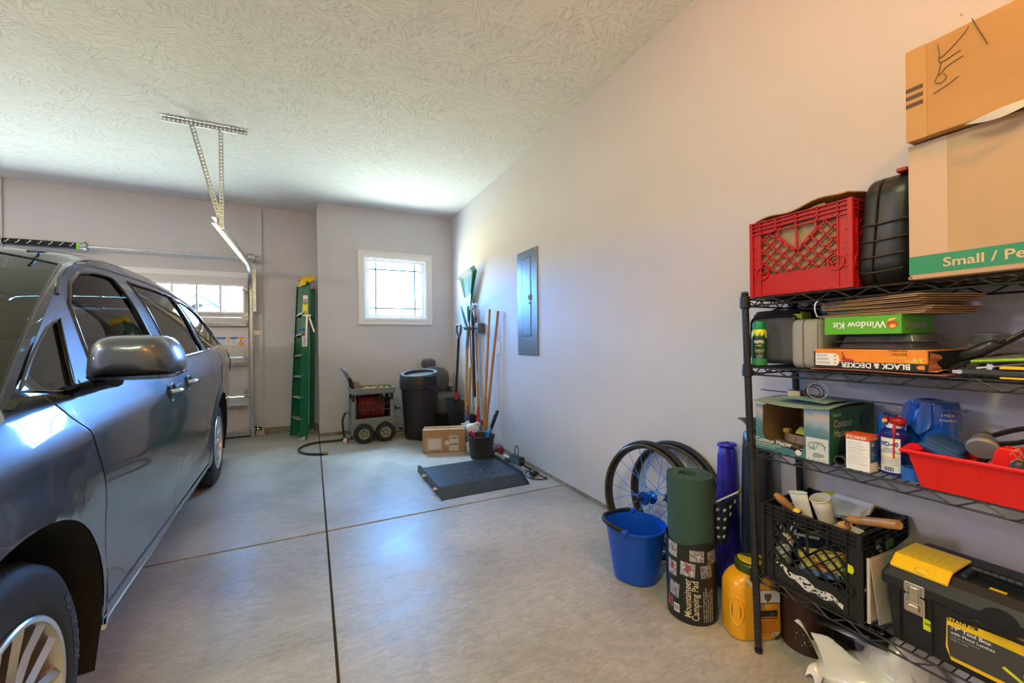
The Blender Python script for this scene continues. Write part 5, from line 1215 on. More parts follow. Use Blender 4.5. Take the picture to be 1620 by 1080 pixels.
mb = MB(); mb.ring_loft([[(1.530+x, y, zb+z) for x, y, z in ((k*.0, .402-.0, 0), (k*0, .335, 0), (0, .346, .058), (0, .353, .066), (0, .383, .066), (0, .391, .056))] if k == 0 else [(1.530+x, y, zb+z) for x, y, z in ((.05, .402, 0), (.05, .335, 0), (.05, .346, .058), (.05, .353, .066), (.05, .383, .066), (.05, .391, .056))] for k in (0, 1)]); wpart('body', mb, M_redbin, rt_, smooth=0, bevel=.004)
wpart('side_wing', MB().bb((1.54, .318, zb), (1.57, .34, zb+.028)), M_redbin, rt_, smooth=0, bevel=.004)
solo('screwdriver', MB().tube(smoothpts([(1.522, .462, zb+.004), (1.526, .440, zb+.012), (1.53, .420, zb+.014)], 4), .011, n=12), mat('dark_red_grip', (.10, .015, .012), .5), 'dark red screwdriver grip lying in the front of the red tool bin', 'tool')
solo('teal_tube', MB().tube(smoothpts([(1.520, .490, zb-.006), (1.520, .478, zb+.008), (1.523, .470, zb+.010)], 4), .009, n=12), mat('teal_plastic', (.02, .22, .27), .35), 'short teal tube end in the front left of the red tool bin', 'tube')
cl_ = root('plastic_organizer', 'clear plastic organizer case standing at the right of the red tool bin', 'case', (1.60, .30, zb))
wpart('clear_lid', MB().prism([(0, 0), (.115, 0), (.115, .155), (.012, .155), (0, .14)], (1.560, .338, zb+.02), (.6, 0, .07), (-.06, 0, 1), (0, -.018, 0)), mat('frosted_clear', (.30, .30, .34), .25, trans=.3, coat=.4), cl_, smooth=0, bevel=.004)
tm = root('tape_measure', 'tape measure with a yellow top at the right edge of the red tool bin', 'tape measure', (1.515, .315, zb))
wpart('case', MB().ell((1.527, .312, zb+.022), (.034, .034, .07), p=3), mat('smoked_grey', (.10, .10, .09), .15, coat=.5), tm); wpart('yellow_top', MB().ell((1.527, .311, zb+.060), (.036, .035, .024), p=3), M_yp, tm)
solo('grip_handle', MB().ell((1.522, .350, zb+.018), (.022, .030, .05), p=2.6), mat('dark_grey_grip', (.035, .035, .035), .4), 'dark rubber grip in front of the red chalk tool', 'tool')
mb = MB()
for k in range(14): a = rnd.uniform(0, 6.28); mb.tube([(1.524, .337, zb+.04), (1.515+.012*cos(a), .337+.012*sin(a), zb+.055+rnd.uniform(-.02, .02)), (1.508+.02*cos(a), .335+.024*sin(a), zb+.05+rnd.uniform(-.02, .03))], .0009, n=4)
solo('twine_tuft', mb, mat('twine', (.42, .30, .14), .9), 'frayed tuft of twine beside the tape measure', 'twine')
mb = MB()
for k in range(4): mb.tube(smoothpts([(1.503, .395-.006*k, zb+.014), (1.500, .388-.008*k, zb+.028), (1.505, .372-.006*k, zb+.018)], 4), .0012, n=5)
solo('copper_wire', mb, mat('copper', (.55, .26, .12), .25, metal=1.), 'bent bit of copper wire on the rim of the red tool bin', 'wire')

# ---------------------------------------------------------------- bottom tier
Z4 = .3045
bc = crate('milk_crate', 'black milk crate full of garden hand tools on the bottom tier', 1.527, .984, Z4, M_bcrate, S=.315, Hc=.276, cat='crate')
rnd = random.Random(11); M_mask = mat('white_label_print', (.60, .58, .54), .6)
bl_ = V(bc.location); X_f = 1.5322
top_ = [(.935-.215*t, Z4+.070-.034*t+.006*sin(17*t)) for t in [k/24 for k in range(25)]]; bot_ = [(.932-.21*t, Z4+.066-.048*t-.022*sin(pi*min(1, t*1.15))+.004*sin(23*t)) for t in [k/24 for k in range(25)]][::-1]
part('lace_print', MB().add([V((X_f, y, max(z, Z4+.006)))-bl_ for y, z in top_+bot_], [[k, k+1, 48-k, 49-k] for k in range(24)]), M_mask, bc, smooth=0, label='white lacy sticker')
hm = MB()
for i in range(70):
    t = rnd.uniform(.03, .95); y = .933-.212*t; z0, z1 = Z4+.066-.048*t-.022*sin(pi*min(1, t*1.15)), Z4+.070-.034*t; z = rnd.uniform(z0, z1); rr = rnd.uniform(.002, .0042)
    hm.add([V((X_f-.0006, y+rr*cos(a), max(z+rr*sin(a)*.8, Z4+.004)))-bl_ for a in [2*pi*k/8 for k in range(8)]], [list(range(8))])
o_ = part('lace_hole', hm, M_bcrate, bc, smooth=0); o_['kind'] = 'stuff'
part('yellow_sticker', MB().add([V(p)-V(bc.location) for p in MB().prism([(0, 0), (.018, -.002), (.022, .012), (.018, .024), (0, .028)], (1.5325, .712, Z4+.145), (0, -1, 0), (0, 0, 1), (-.001, 0, 0)).v], MB().prism([(0, 0), (.018, -.002), (.022, .012), (.018, .024), (0, .028)], (0, 0, 0), (0, -1, 0), (0, 0, 1), (-.001, 0, 0)).f), M_ye, bc, smooth=0, label='yellow round sticker')
M_lwood = mat('lacquered_wood', (.48, .22, .06), .28, coat=.4, noise=(25, .2)); zc = Z4+.276
def handle(label, a, b_, rr, nm='trowel', hole=False, mm=None):
    rt = root(nm, label, 'hand tool', (V(a)+V(b_))/2-V((0, 0, .05))); a, b_ = V(a), V(b_); n = len(rr)
    wpart('handle', MB().tube([a.lerp(b_, k/(n-1)) for k in range(n)], rr, n=14), mm or M_lwood, rt)
    d = (a-b_).normalized()
    wpart('ferrule', MB().cyl(a, a+d*.02, rr[0]*.9, rr[0]*.8, n=12), M_steel, rt)
    bl = MB(); x, y, dd = frame(d); c = a+d*.02
    bl.ring_loft([[c+d*t+x*(w_*q)+y*(.006*abs(q)) for q in (-1, -.5, 0, .5, 1)] for t, w_ in ((0, .006), (.02, .022), (.07, .028), (.10, .018), (.12, .003))], False, False, closed=False)
    o = wpart('blade', bl, M_steel, rt, smooth=60); m_ = o.modifiers.new('S', 'SOLIDIFY'); m_.thickness = .002
    if hole: wpart('hang_hole', MB().torus(a.lerp(b_, .86)+V((-.013, -.004, .010)), (-1, 0, .7), .0055, .0022, n=16, m=6), mat('dark_hole', (.05, .02, .01), .8), rt)
    return rt
handle('short wooden tool handle at the left corner of the black crate', (1.612, .912, zc-.025), (1.572, .958, zc+.028), [.009, .0105, .013, .015, .0155, .014, .009], 'trowel')
handle('wooden trowel handle with a hanging hole in the front of the black crate', (1.575, .770, zc-.032), (1.548, .705, zc+.018), [.010, .012, .014, .016, .018, .017, .012, .005], 'trowel', True)
handle('long straight wooden tool handle leaning at the right rear of the black crate', (1.632, .745, zc+.002), (1.585, .598, zc+.052), [.013, .013, .0135, .014, .0145, .0148, .0135], 'hand_mallet')
M_canvas = mat('white_canvas', (.62, .57, .49), .85, bump=(200, .2, .001))
gl = root('work_gloves', 'pair of off-white canvas gloves with open cuffs stuck upright in the black crate', 'gloves', (1.60, .83, zc-.04))
def cuff(c, ax, rx, ry, h_, n=24):
    c = V(c); x, y, d = frame(ax); o = []
    rings = [[c+d*(h_*t)+x*(rx*(1-.25*(1-t))*cos(a))+y*(ry*(1-.1*(1-t))*sin(a)) for a in [2*pi*k/n for k in range(n)]] for t in (0, .35, .7, 1.)]
    mb = MB().ring_loft(rings, False, False); return mb
for c, ax, rx, ry in (((1.645, .812, zc-.058), (-.30, .12, 1), .034, .030), ((1.605, .862, zc-.055), (-.16, .22, 1), .010, .032)):
    o = wpart('cuff', cuff(c, ax, ry, rx, .115), M_canvas, gl, smooth=70); m_ = o.modifiers.new('S', 'SOLIDIFY'); m_.thickness = .003
    x, y, d = frame(ax); wpart('cuff_hem', MB().tube([V(c)+d*.115+x*(ry*cos(a))+y*(rx*sin(a)) for a in [2*pi*k/24 for k in range(24)]], .0025, n=6, closed=True), M_canvas, gl)
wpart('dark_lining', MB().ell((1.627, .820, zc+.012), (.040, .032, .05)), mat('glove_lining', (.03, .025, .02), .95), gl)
tp_ = root('utility_knife', 'yellow and black tool body standing in the front of the black crate', 'tool', (1.565, .875, zc-.03))
wpart('body', MB().tube(smoothpts([(1.570, .868, zc-.035), (1.562, .872, zc-.012), (1.556, .876, zc+.004)], 4), [.012]*4+[.015]*3+[.012, .008], n=14), M_yp, tp_); wpart('black_stripe', MB().tube([(1.560, .8725, zc-.008), (1.558, .874, zc-.003)], .0158, n=14), M_black, tp_)
sq = root('seed_packets', 'stack of pale seed packets with a yellow edge at the back of the black crate', 'packets', (1.68, .83, zc-.03))
for k in range(5): wpart('packet', MB().sheet(lambda u, v: (1.700+.010*k+.04*v, .875-.12*u-.004*k, zc-.022+.012*k*.4+.030*v), 5, 3, .002), M_canvas if k < 3 else M_wt, sq, smooth=0)
wpart('yellow_packet', MB().sheet(lambda u, v: (1.762+.040*v, .905-.16*u, zc-.008+.026*v), 6, 3, .008), M_ye, sq, smooth=40)
solo('plastic_scoop', MB().ell((1.60, .722, zc-.024), (.045, .06, .018), R=Matrix.Rotation(rad(-20), 3, 'Y'), p=3.5), M_film, 'translucent white plastic scoop in the front right of the black crate', 'scoop')
# seen through the crate's lattice
spk = root('sponge_pack', 'yellow sponge pack in printed film showing through the front of the black crate', 'sponge pack', (1.57, .80, Z4+.09))
Rr = Matrix.Rotation(rad(-16), 3, 'X'); mb = MB(); mb.box((1.575, .800, Z4+.125), (.05, .135, .065), R=Rr); wpart('yellow_sponge', mb, mat('yellow_sponge', (.62, .55, .10), .8, bump=(90, .5, .003)), spk, smooth=0, bevel=.008)
mb = MB(); mb.box((1.572, .810, Z4+.085), (.05, .14, .026), R=Rr); wpart('blue_scourer', mb, mat('blue_scourer', (.12, .22, .42), .8), spk, smooth=0, bevel=.006)
Tm = textmesh('Scotch', .024, (0, -cos(rad(16)), sin(rad(-16))), (0, sin(rad(-16))*-1, cos(rad(16))), (1.5485, .815, Z4+.122), bold=.03); wpart('lettering', Tm, mat('print_scarlet', (.55, .02, .03), .5), spk, smooth=0)
Tm = textmesh('Brite', .024, (0, -cos(rad(16)), sin(rad(-16))), (0, sin(rad(-16))*-1, cos(rad(16))), (1.5485, .808, Z4+.102), bold=.03); wpart('lettering', Tm, mat('print_scarlet', (.55, .02, .03), .5), spk, smooth=0)
solo('green_edge_strip', MB().box((1.565, .730, Z4+.115), (.012, .02, .05), R=Rr), mat('leaf_green', (.10, .33, .04), .5), 'small green packet beside the sponge pack in the black crate', 'packet', smooth=0)
sb = root('sprayer', 'white and grey sprayer head behind the left of the crate lattice', 'sprayer', (1.58, .92, Z4+.10)); wpart('sprayer_body', MB().ell((1.58, .925, Z4+.135), (.04, .045, .06), p=3), M_wt, sb); wpart('vent_grille', MB().box((1.558, .925, Z4+.150), (.004, .03, .024)).box((1.556, .925, Z4+.152), (.004, .034, .003)).box((1.556, .925, Z4+.146), (.004, .034, .003)), M_gripg, sb, smooth=0)
solo('white_cup', MB().ell((1.575, .935, Z4+.075), (.05, .05, .09), p=3), M_canvas, 'off-white container low at the left inside the black crate', 'container')
solo('steel_rod', MB().cyl((1.565, .885, Z4+.185), (1.56, .800, Z4+.205), .005, n=10), M_galv, 'bright metal rod lying across the front inside the black crate', 'rod')
solo('brown_ball', MB().ell((1.60, .725, Z4+.145), (.05, .04, .045)), M_lwood, 'round brown wooden knob showing through the black crate lattice', 'knob')
solo('dark_cloth_heap', MB().ell((1.715, .83, Z4+.075), (.19, .24, .12), p=3), M_blackm, 'dark cloth filling the bottom of the black crate', 'cloth')

# folded white booklet between crate and toolbox
bk = root('folded_brochure', 'white folded brochure with green edges standing between the black crate and the toolbox', 'brochure', (1.70, .655, Z4))
wpart('outer_leaf', MB().sheet(lambda u, v: (1.548+.28*u, .663-.010*sin(pi*u)-.004*v, Z4+.006+.20*v+.012*u*v), 8, 6, .0016), mat('brochure_white', (.55, .50, .43), .5), bk, smooth=50)
wpart('front_leaf', MB().sheet(lambda u, v: (1.546+.27*u+.02*(1-v)*(1-u), .655-.014*(1-v)-.012*sin(pi*u), Z4+.004+.20*v+.010*u*v), 8, 6, .0016), mat('brochure_white', (.55, .50, .43), .5), bk, smooth=50)
wpart('spine', MB().tube([(1.547, .659, Z4+.006+.20*k/6) for k in range(7)], .005, n=8), mat('brochure_white', (.55, .50, .43), .5), bk)
wpart('green_tab', MB().bb((1.68, .664, Z4+.205), (1.72, .667, Z4+.228)), mat('leaf_green', (.10, .33, .04), .5), bk, smooth=0, label='bright green tab')

# toolbox
M_tb = mat('toolbox_black', (.011, .012, .014), .42, bump=(350, .1, .0006)); M_ty = mat('toolbox_yellow', (.80, .50, .012), .32)
tb = root('toolbox', 'black plastic toolbox with a yellow lid compartment and metal latch on the bottom tier', 'toolbox', (1.64, .38, Z4))
TX0, TX1, TY0, TY1 = 1.535, 1.79, .617, .135
mb = MB(); mb.ring_loft([[(TX0+k, TY0-k*1.3, z), (TX0+k, TY1+k, z), (TX1-k, TY1+k, z), (TX1-k, TY0-k*1.3, z)] for k, z in ((.012, Z4), (.003, Z4+.165), (.0, Z4+.172))]); wpart('box_body', mb, M_tb, tb, smooth=0, bevel=.008, seg=3)
mb = MB(); mb.ring_loft([[(TX0-.004+k, TY0+.006-k2, z), (TX0-.004+k, TY1-.006+k2, z), (TX1+.004-k*.6, TY1-.006+k2, z), (TX1+.004-k*.6, TY0+.006-k2, z)] for k, k2, z in ((0, 0, Z4+.160), (.0, .0, Z4+.190), (.020, .012, Z4+.218), (.042, .028, Z4+.236))]); wpart('lid', mb, M_tb, tb, smooth=0, bevel=.008, seg=3)
ln = MB().prism(rrect(.135, .128, .012), (1.628, .548, Z4+.236), (1, 0, 0), (0, 1, 0), (0, 0, .008)); ln.xf(Matrix.Identity(4))
yl = wpart('compartment_lid', MB().prism([(0, .2365), (.135, .2375), (.135, .247), (.004, .247), (-.030, .222), (-.026, .212)], (1.570, .605, Z4), (1, 0, 0), (0, 0, 1), (0, -.125, 0)), M_ty, tb, smooth=0, bevel=.004, seg=3, label='yellow compartment lid')
for k in range(5): wpart('lid_rib', MB().tube([(1.595, .590-.020*k-.008, Z4+.2472), (1.685, .590-.020*k-.008, Z4+.2472)], .0028, n=6), M_ty, yl)
wpart('thumb_tab', MB().ell((1.549, .535, Z4+.226), (.018, .034, .022)), M_ty, yl)
for y_ in (.455, .20): wpart('handle_socket', MB().bb((1.585, y_, Z4+.232), (1.70, y_+.015, Z4+.246)), M_tb, tb, smooth=0, bevel=.004)
wpart('carry_handle', MB().tube([(1.645, .46-.245*k/8, Z4+.2495) for k in range(9)], .011, n=12, sy=1.), M_black, tb)
mb = MB(); 
for k in range(16): mb.torus((1.645, .44-.014*k, Z4+.2495), (0, 1, 0), .0112, .0012, n=14, m=5)
wpart('handle_grip_ribs', mb, M_black, tb)
wpart('yellow_size_mark', MB().bb((1.578, .385, Z4+.2362), (1.590, .415, Z4+.2372)), M_ty, tb, smooth=0)
M_latch = mat('nickel_latch', (.62, .57, .48), .25, metal=.9)
def latch(y, nm='latch'):
    o = wpart(nm, MB().prism(rrect(.045, .030, .004), (TX0-.004, y, Z4+.177), (0, 1, 0), (0, 0, 1), (-.002, 0, 0)).prism(rrect(.045, .050, .005), (TX0-.001, y, Z4+.132), (0, 1, 0), (0, 0, 1), (-.003, 0, 0)), M_latch, tb, smooth=0, bevel=.001)
    wpart('latch_lever', MB().prism(rrect(.020, .062, .003), (TX0-.0062, y, Z4+.152), (0, 1, 0), (0, 0, 1), (-.004, 0, 0)).box((TX0-.011, y, Z4+.124), (.006, .022, .018)), M_latch, o, smooth=0, bevel=.0015)
    wpart('latch_wire', MB().tube([(TX0-.012, y+.013*a, Z4+b_) for a, b_ in ((-1, .186), (-1, .140), (1, .140), (1, .186))], .0014, n=6, closed=True), M_steel, o)
latch(.546); latch(.205)
mb = MB().prism([(.040*cos(a), .048*sin(a)) for a in [pi*k/12 for k in range(13)]], (TX0-.0045, .385, Z4+.164), (0, 1, 0), (0, 0, 1), (.006, 0, 0)); wpart('finger_recess', mb, M_blackm, tb, smooth=0)
wpart('recess_lip', MB().sheet(lambda u, v: (TX0-.004-.014*sin(pi*u)*v, .43-.09*u, Z4+.163-.004*v), 10, 3, .004), M_tb, tb, smooth=50)
for y in (.580, .512): wpart('panel_groove', MB().bb((TX0-.0005+.0, y-.001, Z4+.008), (TX0+.006, y+.001, Z4+.160)), M_blackm, tb, smooth=0)
# its paper label
M_lab = mat('label_charcoal', (.055, .052, .05), .4); X_ = TX0-.0005
slant = lambda z: TX0+.012-.009*(z-Z4)/.165-.0012
def lquad(poly, t, m, nm, **k):
    vs = [(slant(z)-t, y, z) for y, z in poly]; n = len(vs); vs += [(slant(z)-t+.0005, y, z) for y, z in poly]
    return wpart(nm, MB().add(vs, [list(range(n)), list(range(n, 2*n))[::-1]]+[[i, (i+1) % n, n+(i+1) % n, n+i] for i in range(n)]), m, tb, smooth=0, **k)
ly0, ly1 = .482, .215; lz0, lz1 = Z4+.020, Z4+.138
arcp = [(ly0-(ly0-ly1)*t, lz1-.004+.010*sin(pi*t)) for t in [k/14 for k in range(15)]]
lquad(arcp+[(ly1, lz0), (ly0-.006, lz0), (ly0+.004, lz0+.03)], .0004, M_ty, 'paper_label', label='yellow-edged paper label with a picture of the toolbox')
lquad([(ly0-.001-(ly0-ly1-.01)*t, lz1-.024+.016*sin(pi*t)*(.6)-.010*t) for t in [k/14 for k in range(15)]]+[(ly1+.008, lz0+.012), (ly0-.004, lz0+.010), (ly0, lz0+.04)], .0008, M_lab, 'label_picture_field')
lt = lambda s, size, y, z, m, b_=.02, sx=1.: wpart('lettering', textmesh(s, size, SXv, SYv, (slant(z)-.0016, y, z), bold=b_, sx=sx, ext=.0003), m, tb, smooth=0)
lquad([(.480, lz1-.0115), (.424, lz1-.0055), (.424, lz1+.0035-.009+.0075), (.480, lz1-.0015)], .0009, M_ink, 'name_plate')
lt('STANLEY', .0125, .478, lz1-.0095, M_ty, .03, .95)
lt('19" Tool Box', .0135, .475, lz1-.030, M_wt, .02); lt('with Metal Latches', .0105, .475, lz1-.043, M_wt, .01)
for k in range(2): lt(('Caja de herramientas', 'Boite a outils')[k], .0062, .475, lz1-.052-.008*k, M_greytxt, 0)
lquad([(.335, lz0+.055), (.245, lz0+.048), (.245, lz0+.085), (.335, lz0+.092)], .0010, M_ink, 'printed_toolbox')
lquad([(.345, lz0+.092), (.315, lz0+.088), (.33, lz0+.125), (.355, lz0+.122)], .0011, M_orange, 'printed_open_lid')
lquad([(.30, lz0+.055), (.25, lz0+.05), (.25, lz0+.062), (.285, lz0+.066)], .0012, M_orange, 'printed_tray')
lquad([(.385, lz0+.045), (.345, lz0+.022), (.342, lz0+.028), (.38, lz0+.051)], .0011, M_ye, 'printed_wrench')
lquad([(.35, lz0+.045), (.335, lz0+.040), (.335, lz0+.046), (.35, lz0+.05)], .0011, M_ty, 'printed_bit')
lquad([(.332, lz0+.028), (.29, lz0+.012), (.29, lz0+.016), (.332, lz0+.032)], .0011, M_steel, 'printed_driver')
lquad([(.531, Z4+.070), (.511, Z4+.070), (.511, Z4+.100), (.531, Z4+.104)], .0006, M_ye, 'price_sticker', label='yellow price sticker'); lt('292', .009, .528, Z4+.086, M_ink, .01)
# ================================================================ on the floor by the shelving
# blue mop bucket
M_bb = mat('royal_blue_plastic', (.006, .085, .62), .3)
bk_ = root('bucket', 'royal blue plastic bucket with a black handle standing on the floor by the camping mat', 'bucket', (1.475, 1.595, 0))
def brim(a, k=1.):   # D-shaped plan with a spout towards the far left
    r = .140*k; x = r*cos(a); y = r*sin(a); s_ = max(0., cos(a-rad(150)))**6; return V((x*(1+.12*s_), y*(1+.12*s_), 0))
rings = []
for k, z in ((.70, 0), (.73, .004), (.74, .012), (.86, .13), (.97, .245), (1.0, .255), (1.035, .258), (1.035, .268), (.985, .268), (.95, .24), (.84, .13), (.72, .010), (.0, .008)):
    rings.append([brim(2*pi*i/56, k)+V((0, 0, z+.012*max(0, cos(2*pi*i/56-rad(150)))**4*(1 if z > .2 else 0))) for i in range(56)])
part('bucket_shell', MB().ring_loft(rings, True, False), M_bb, bk_, smooth=45)
mb = MB().tube([brim(rad(55)+rad(150)*i/30, 1.06)+V((0, 0, .276+.012*max(0, cos(rad(55)+rad(150)*i/30-rad(150)))**4)) for i in range(31)], .010, n=10); part('carry_handle', mb, M_black, bk_, label='black plastic carry handle')
for a in (55, 205): p = brim(rad(a), 1.05)+V((0, 0, .272)); part('handle_lug', MB().ell(p, (.035, .03, .028), p=3), M_bb, bk_)

# rolled camping mat with a paper sleeve
M_foam = mat('green_foam', (.030, .072, .058), .85, noise=(60, .10), bump=(140, .25, .001)); M_sleeve = mat('black_sleeve', (.012, .016, .016), .35)
RC = (1.497, 1.280); cmt = root('camping_mat', 'rolled dark green foam camping mat in a printed black sleeve standing by the blue bucket', 'camping mat', (*RC, 0))
HT = .608
pts = []; n = 150; t_ = .0115
for i in range(n+1):
    q = i/n; a = rad(20)-q*2*pi*4.6; r_ = .095-.058*q; pts.append(V((RC[0]+r_*cos(a), RC[1]+r_*sin(a), 0)))
mb = MB(); rings = []
for i, p in enumerate(pts):
    o = (p-V((*RC, 0))).normalized(); w_ = .0052; lz = V((-.010, .004, 0))
    rings.append([p+o*w_+V((0, 0, .006)), p+o*w_+V((0, 0, HT))+lz, p-o*w_+V((0, 0, HT))+lz, p-o*w_+V((0, 0, .006))])
mb.ring_loft(rings); mt = wpart('foam_roll', mb, M_foam, cmt, smooth=50)
rs = .1025
def srad(z): return rs
mb = MB(); mb.lathe([(rs-.003, .001), (rs, .002), (rs+.0005, .15), (rs, .335), (rs-.003, .336), (rs-.006, .30)], (*RC, 0), n=64)
for p in mb.v:
    p.x -= .010*p.z/HT; p.y += .004*p.z/HT
    if p.z > .3: p.z += .010*sin(3*math.atan2(p.y-RC[1], p.x-RC[0])+1)
sl = wpart('paper_sleeve', mb, M_sleeve, cmt, smooth=50)
A3 = math.atan2(-1.28, -1.5)
def sleeve(mbf, ang, z0, rot=False):
    """lay a flat design (x across, z up) on the sleeve around angle ang"""
    out = []
    for p in mbf.v:
        a = ang+p.x/rs; z = z0+p.z; out.append(V((RC[0]-.010*z/HT+(rs+.0012)*cos(a), RC[1]+.004*z/HT+(rs+.0012)*sin(a), z)))
    mbf.v = out; return mbf
M_cream = mat('cream_ink2', (.62, .52, .34), .5)
def vtext(s, size, ang, z, m, bold=.01, sx=1.):
    wpart('lettering', sleeve(textmesh(s, size, (0, 0, 1), (-1, 0, 0), (0, 0, 0), bold=bold, sx=sx, ext=0), ang, z), m, sl, smooth=0)
vtext('Mountaineer', .0395, A3-.02, .030, M_cream, .012, .80)
vtext('Camping Pad', .0395, A3+.27, .022, M_cream, .012, .80)
for k, s in enumerate(('An extra thick 1/2" pad for extra', 'insulation and comfort. Constructed', 'of closed cell polyethylene foam,', 'the Mountaineer will not absorb', 'water and remains flexible to -40 F')): vtext(s, .0098, A3+.50+.095*k, .018, M_wt, .0, .98)
rnd = random.Random(3)
M_ph = mat('printed_photo', (.20, .21, .27), .5, noise=(95, .9, (.55, .55, .60))); M_ph2 = mat('printed_photo_dark', (.06, .06, .09), .5, noise=(95, .9, (.30, .30, .36)))
def photo(ang, z0, w_, h_, tilt, m, red=False):
    g = MB().grid(lambda i, j: ((i-.5)*w_, 0, (j-.5)*h_), 8, 8); g.xf(Matrix.Rotation(tilt, 4, 'Y')); o = wpart('printed_photo', sleeve(g, ang, z0), m, sl, smooth=0)
    fr = MB()
    for s_ in (-1, 1):
        fr.grid(lambda i, j: ((i-.5)*w_*1.05, -.0, s_*h_/2+(j-.5)*.002), 8, 1); fr.grid(lambda i, j: (s_*w_/2+(i-.5)*.002, 0, (j-.5)*h_), 1, 6)
    fr.xf(Matrix.Rotation(tilt, 4, 'Y')); f_ = sleeve(fr, ang, z0)
    wpart('photo_border', f_, mat('photo_border', (.30, .30, .32), .5), sl, smooth=0)
    if red: g = MB().grid(lambda i, j: ((i-.4)*w_*.35, 0, (j-.2)*h_*.42), 4, 4); g2 = sleeve(g, ang, z0); g2.v = [V((RC[0], RC[1], p.z))+(p-V((RC[0], RC[1], p.z)))*1.006 for p in g2.v]; wpart('photo_figure', g2, mat('photo_red', (.30, .05, .05), .5), sl, smooth=0)
photo(A3-.75, .300, .045, .060, .05, M_ph); photo(A3+.25, .292, .056, .045, .03, M_ph); photo(A3+.95, .285, .05, .05, -.05, M_ph2)
photo(A3-.12, .232, .056, .056, .06, M_ph, True); photo(A3+.62, .228, .048, .050, -.06, M_ph2); photo(A3-.80, .218, .045, .060, .04, M_ph, True); photo(A3-.72, .128, .046, .060, .10, M_ph)
photo(A3-.95, .065, .03, .04, 0, mat('photo_red', (.30, .05, .05), .5))
bc_ = sleeve(MB().grid(lambda i, j: ((i-.5)*.028, 0, (j-.5)*.036), 4, 2), A3-.62, .052); wpart('barcode_label', bc_, M_wt, sl, smooth=0)
mb = MB()
for k in range(9): mb = merge(mb, sleeve(MB().grid(lambda i, j: (-.011+.0025*k+.0012*i, -.0003, -.010+.022*j), 1, 2), A3-.62, .052))
for p in mb.v: d = V((p.x-RC[0], p.y-RC[1], 0)).normalized(); p += d*.0006
wpart('barcode_bars', mb, M_ink, sl, smooth=0)

# wheelchair wheels against the wall
M_rimb = mat('black_rim', (.016, .016, .018), .3, coat=.4); M_spk = mat('blue_anodised', (.005, .10, .55), .25, metal=.7); M_spoke = mat('blue_spoke', (.02, .22, .75), .3)
M_hand = mat('bronze_handrim', (.10, .075, .05), .3, metal=.6)
def chair_wheel(label, c, tiltx, yaw, R_=.305, lettering=True):
    rt = root('spoked_wheel', label, 'wheel', c, rot=(0, rad(tiltx), rad(yaw)))      # wheel plane = local YZ, outer side -x
    tyre = MB().torus((0, 0, 0), (1, 0, 0), R_-.013, .0135, n=72, m=12); part('tyre', tyre, M_tyre, rt)
    rim = MB().lathe([(R_-.026, -.010), (R_-.036, -.010), (R_-.045, -.004), (R_-.045, .004), (R_-.036, .010), (R_-.026, .010)], (0, 0, 0), (1, 0, 0), n=72); rr = part('rim', rim, M_rimb, rt)
    part('handrim', MB().torus((-.036, 0, 0), (1, 0, 0), R_-.028, .0085, n=72, m=10), M_hand, rt, label='slim hand rim')
    for k in range(6):
        a = 2*pi*k/6+.3; e = V((0, cos(a), sin(a))); part('handrim_tab', MB().cyl(e*(R_-.030)+V((-.030, 0, 0)), e*(R_-.036), .005, n=8), M_hand, rt)
    hub = MB().lathe([(0, -.058), (.011, -.057), (.011, -.040), (.034, -.038), (.036, -.030), (.024, -.024), (.017, -.015), (.017, .015), (.024, .024), (.036, .030), (.034, .038), (.011, .040), (.011, .05), (0, .05)], (0, 0, 0), (1, 0, 0), n=36); hb = part('hub', hub, M_spk, rt, label='blue anodised hub')
    part('axle', MB().cyl((-.085, 0, 0), (.07, 0, 0), .006, n=12).cyl((-.062, 0, 0), (-.056, 0, 0), .012, n=8), M_black, hb)
    for k in range(9):
        a = 2*pi*k/9; e = V((0, cos(a), sin(a))); part('hub_hole', MB().cyl(e*.029+V((-.0385, 0, 0)), e*.029+V((-.0382, 0, 0)), .0042, n=10), M_blackm, hb)
    for k in range(20):
        s_ = -1 if k % 2 else 1; a = 2*pi*k/20; b_ = a+(.95 if (k//2) % 2 else -.95)
        part('spoke', MB().cyl(V((s_*.032, .031*cos(b_), .031*sin(b_))), V((0, (R_-.044)*cos(a), (R_-.044)*sin(a))), .0018, n=6), M_spoke, rt)
    if lettering:
        mb = MB()
        for i, ch in enumerate('SPINERGY' if False else 'SPORTS'):
            a = pi+.20-i*.062; e = V((0, cos(a), sin(a))); t = V((0, sin(a), -cos(a))); mb = merge(mb, textmesh(ch, .014, -e, t*1., V((-.0142, 0, 0))+e*(R_-.012), bold=.0, ext=.0))
    return rt
chair_wheel('front spoked wheel with blue hub and slim bronze hand rim, nearest the bucket', (1.682, 1.730, .313), 7, 6, .313)
chair_wheel('rear spoked wheel with blue hub, between the front wheel and the wall', (1.812, 1.66, .313), 4, 3, .313)

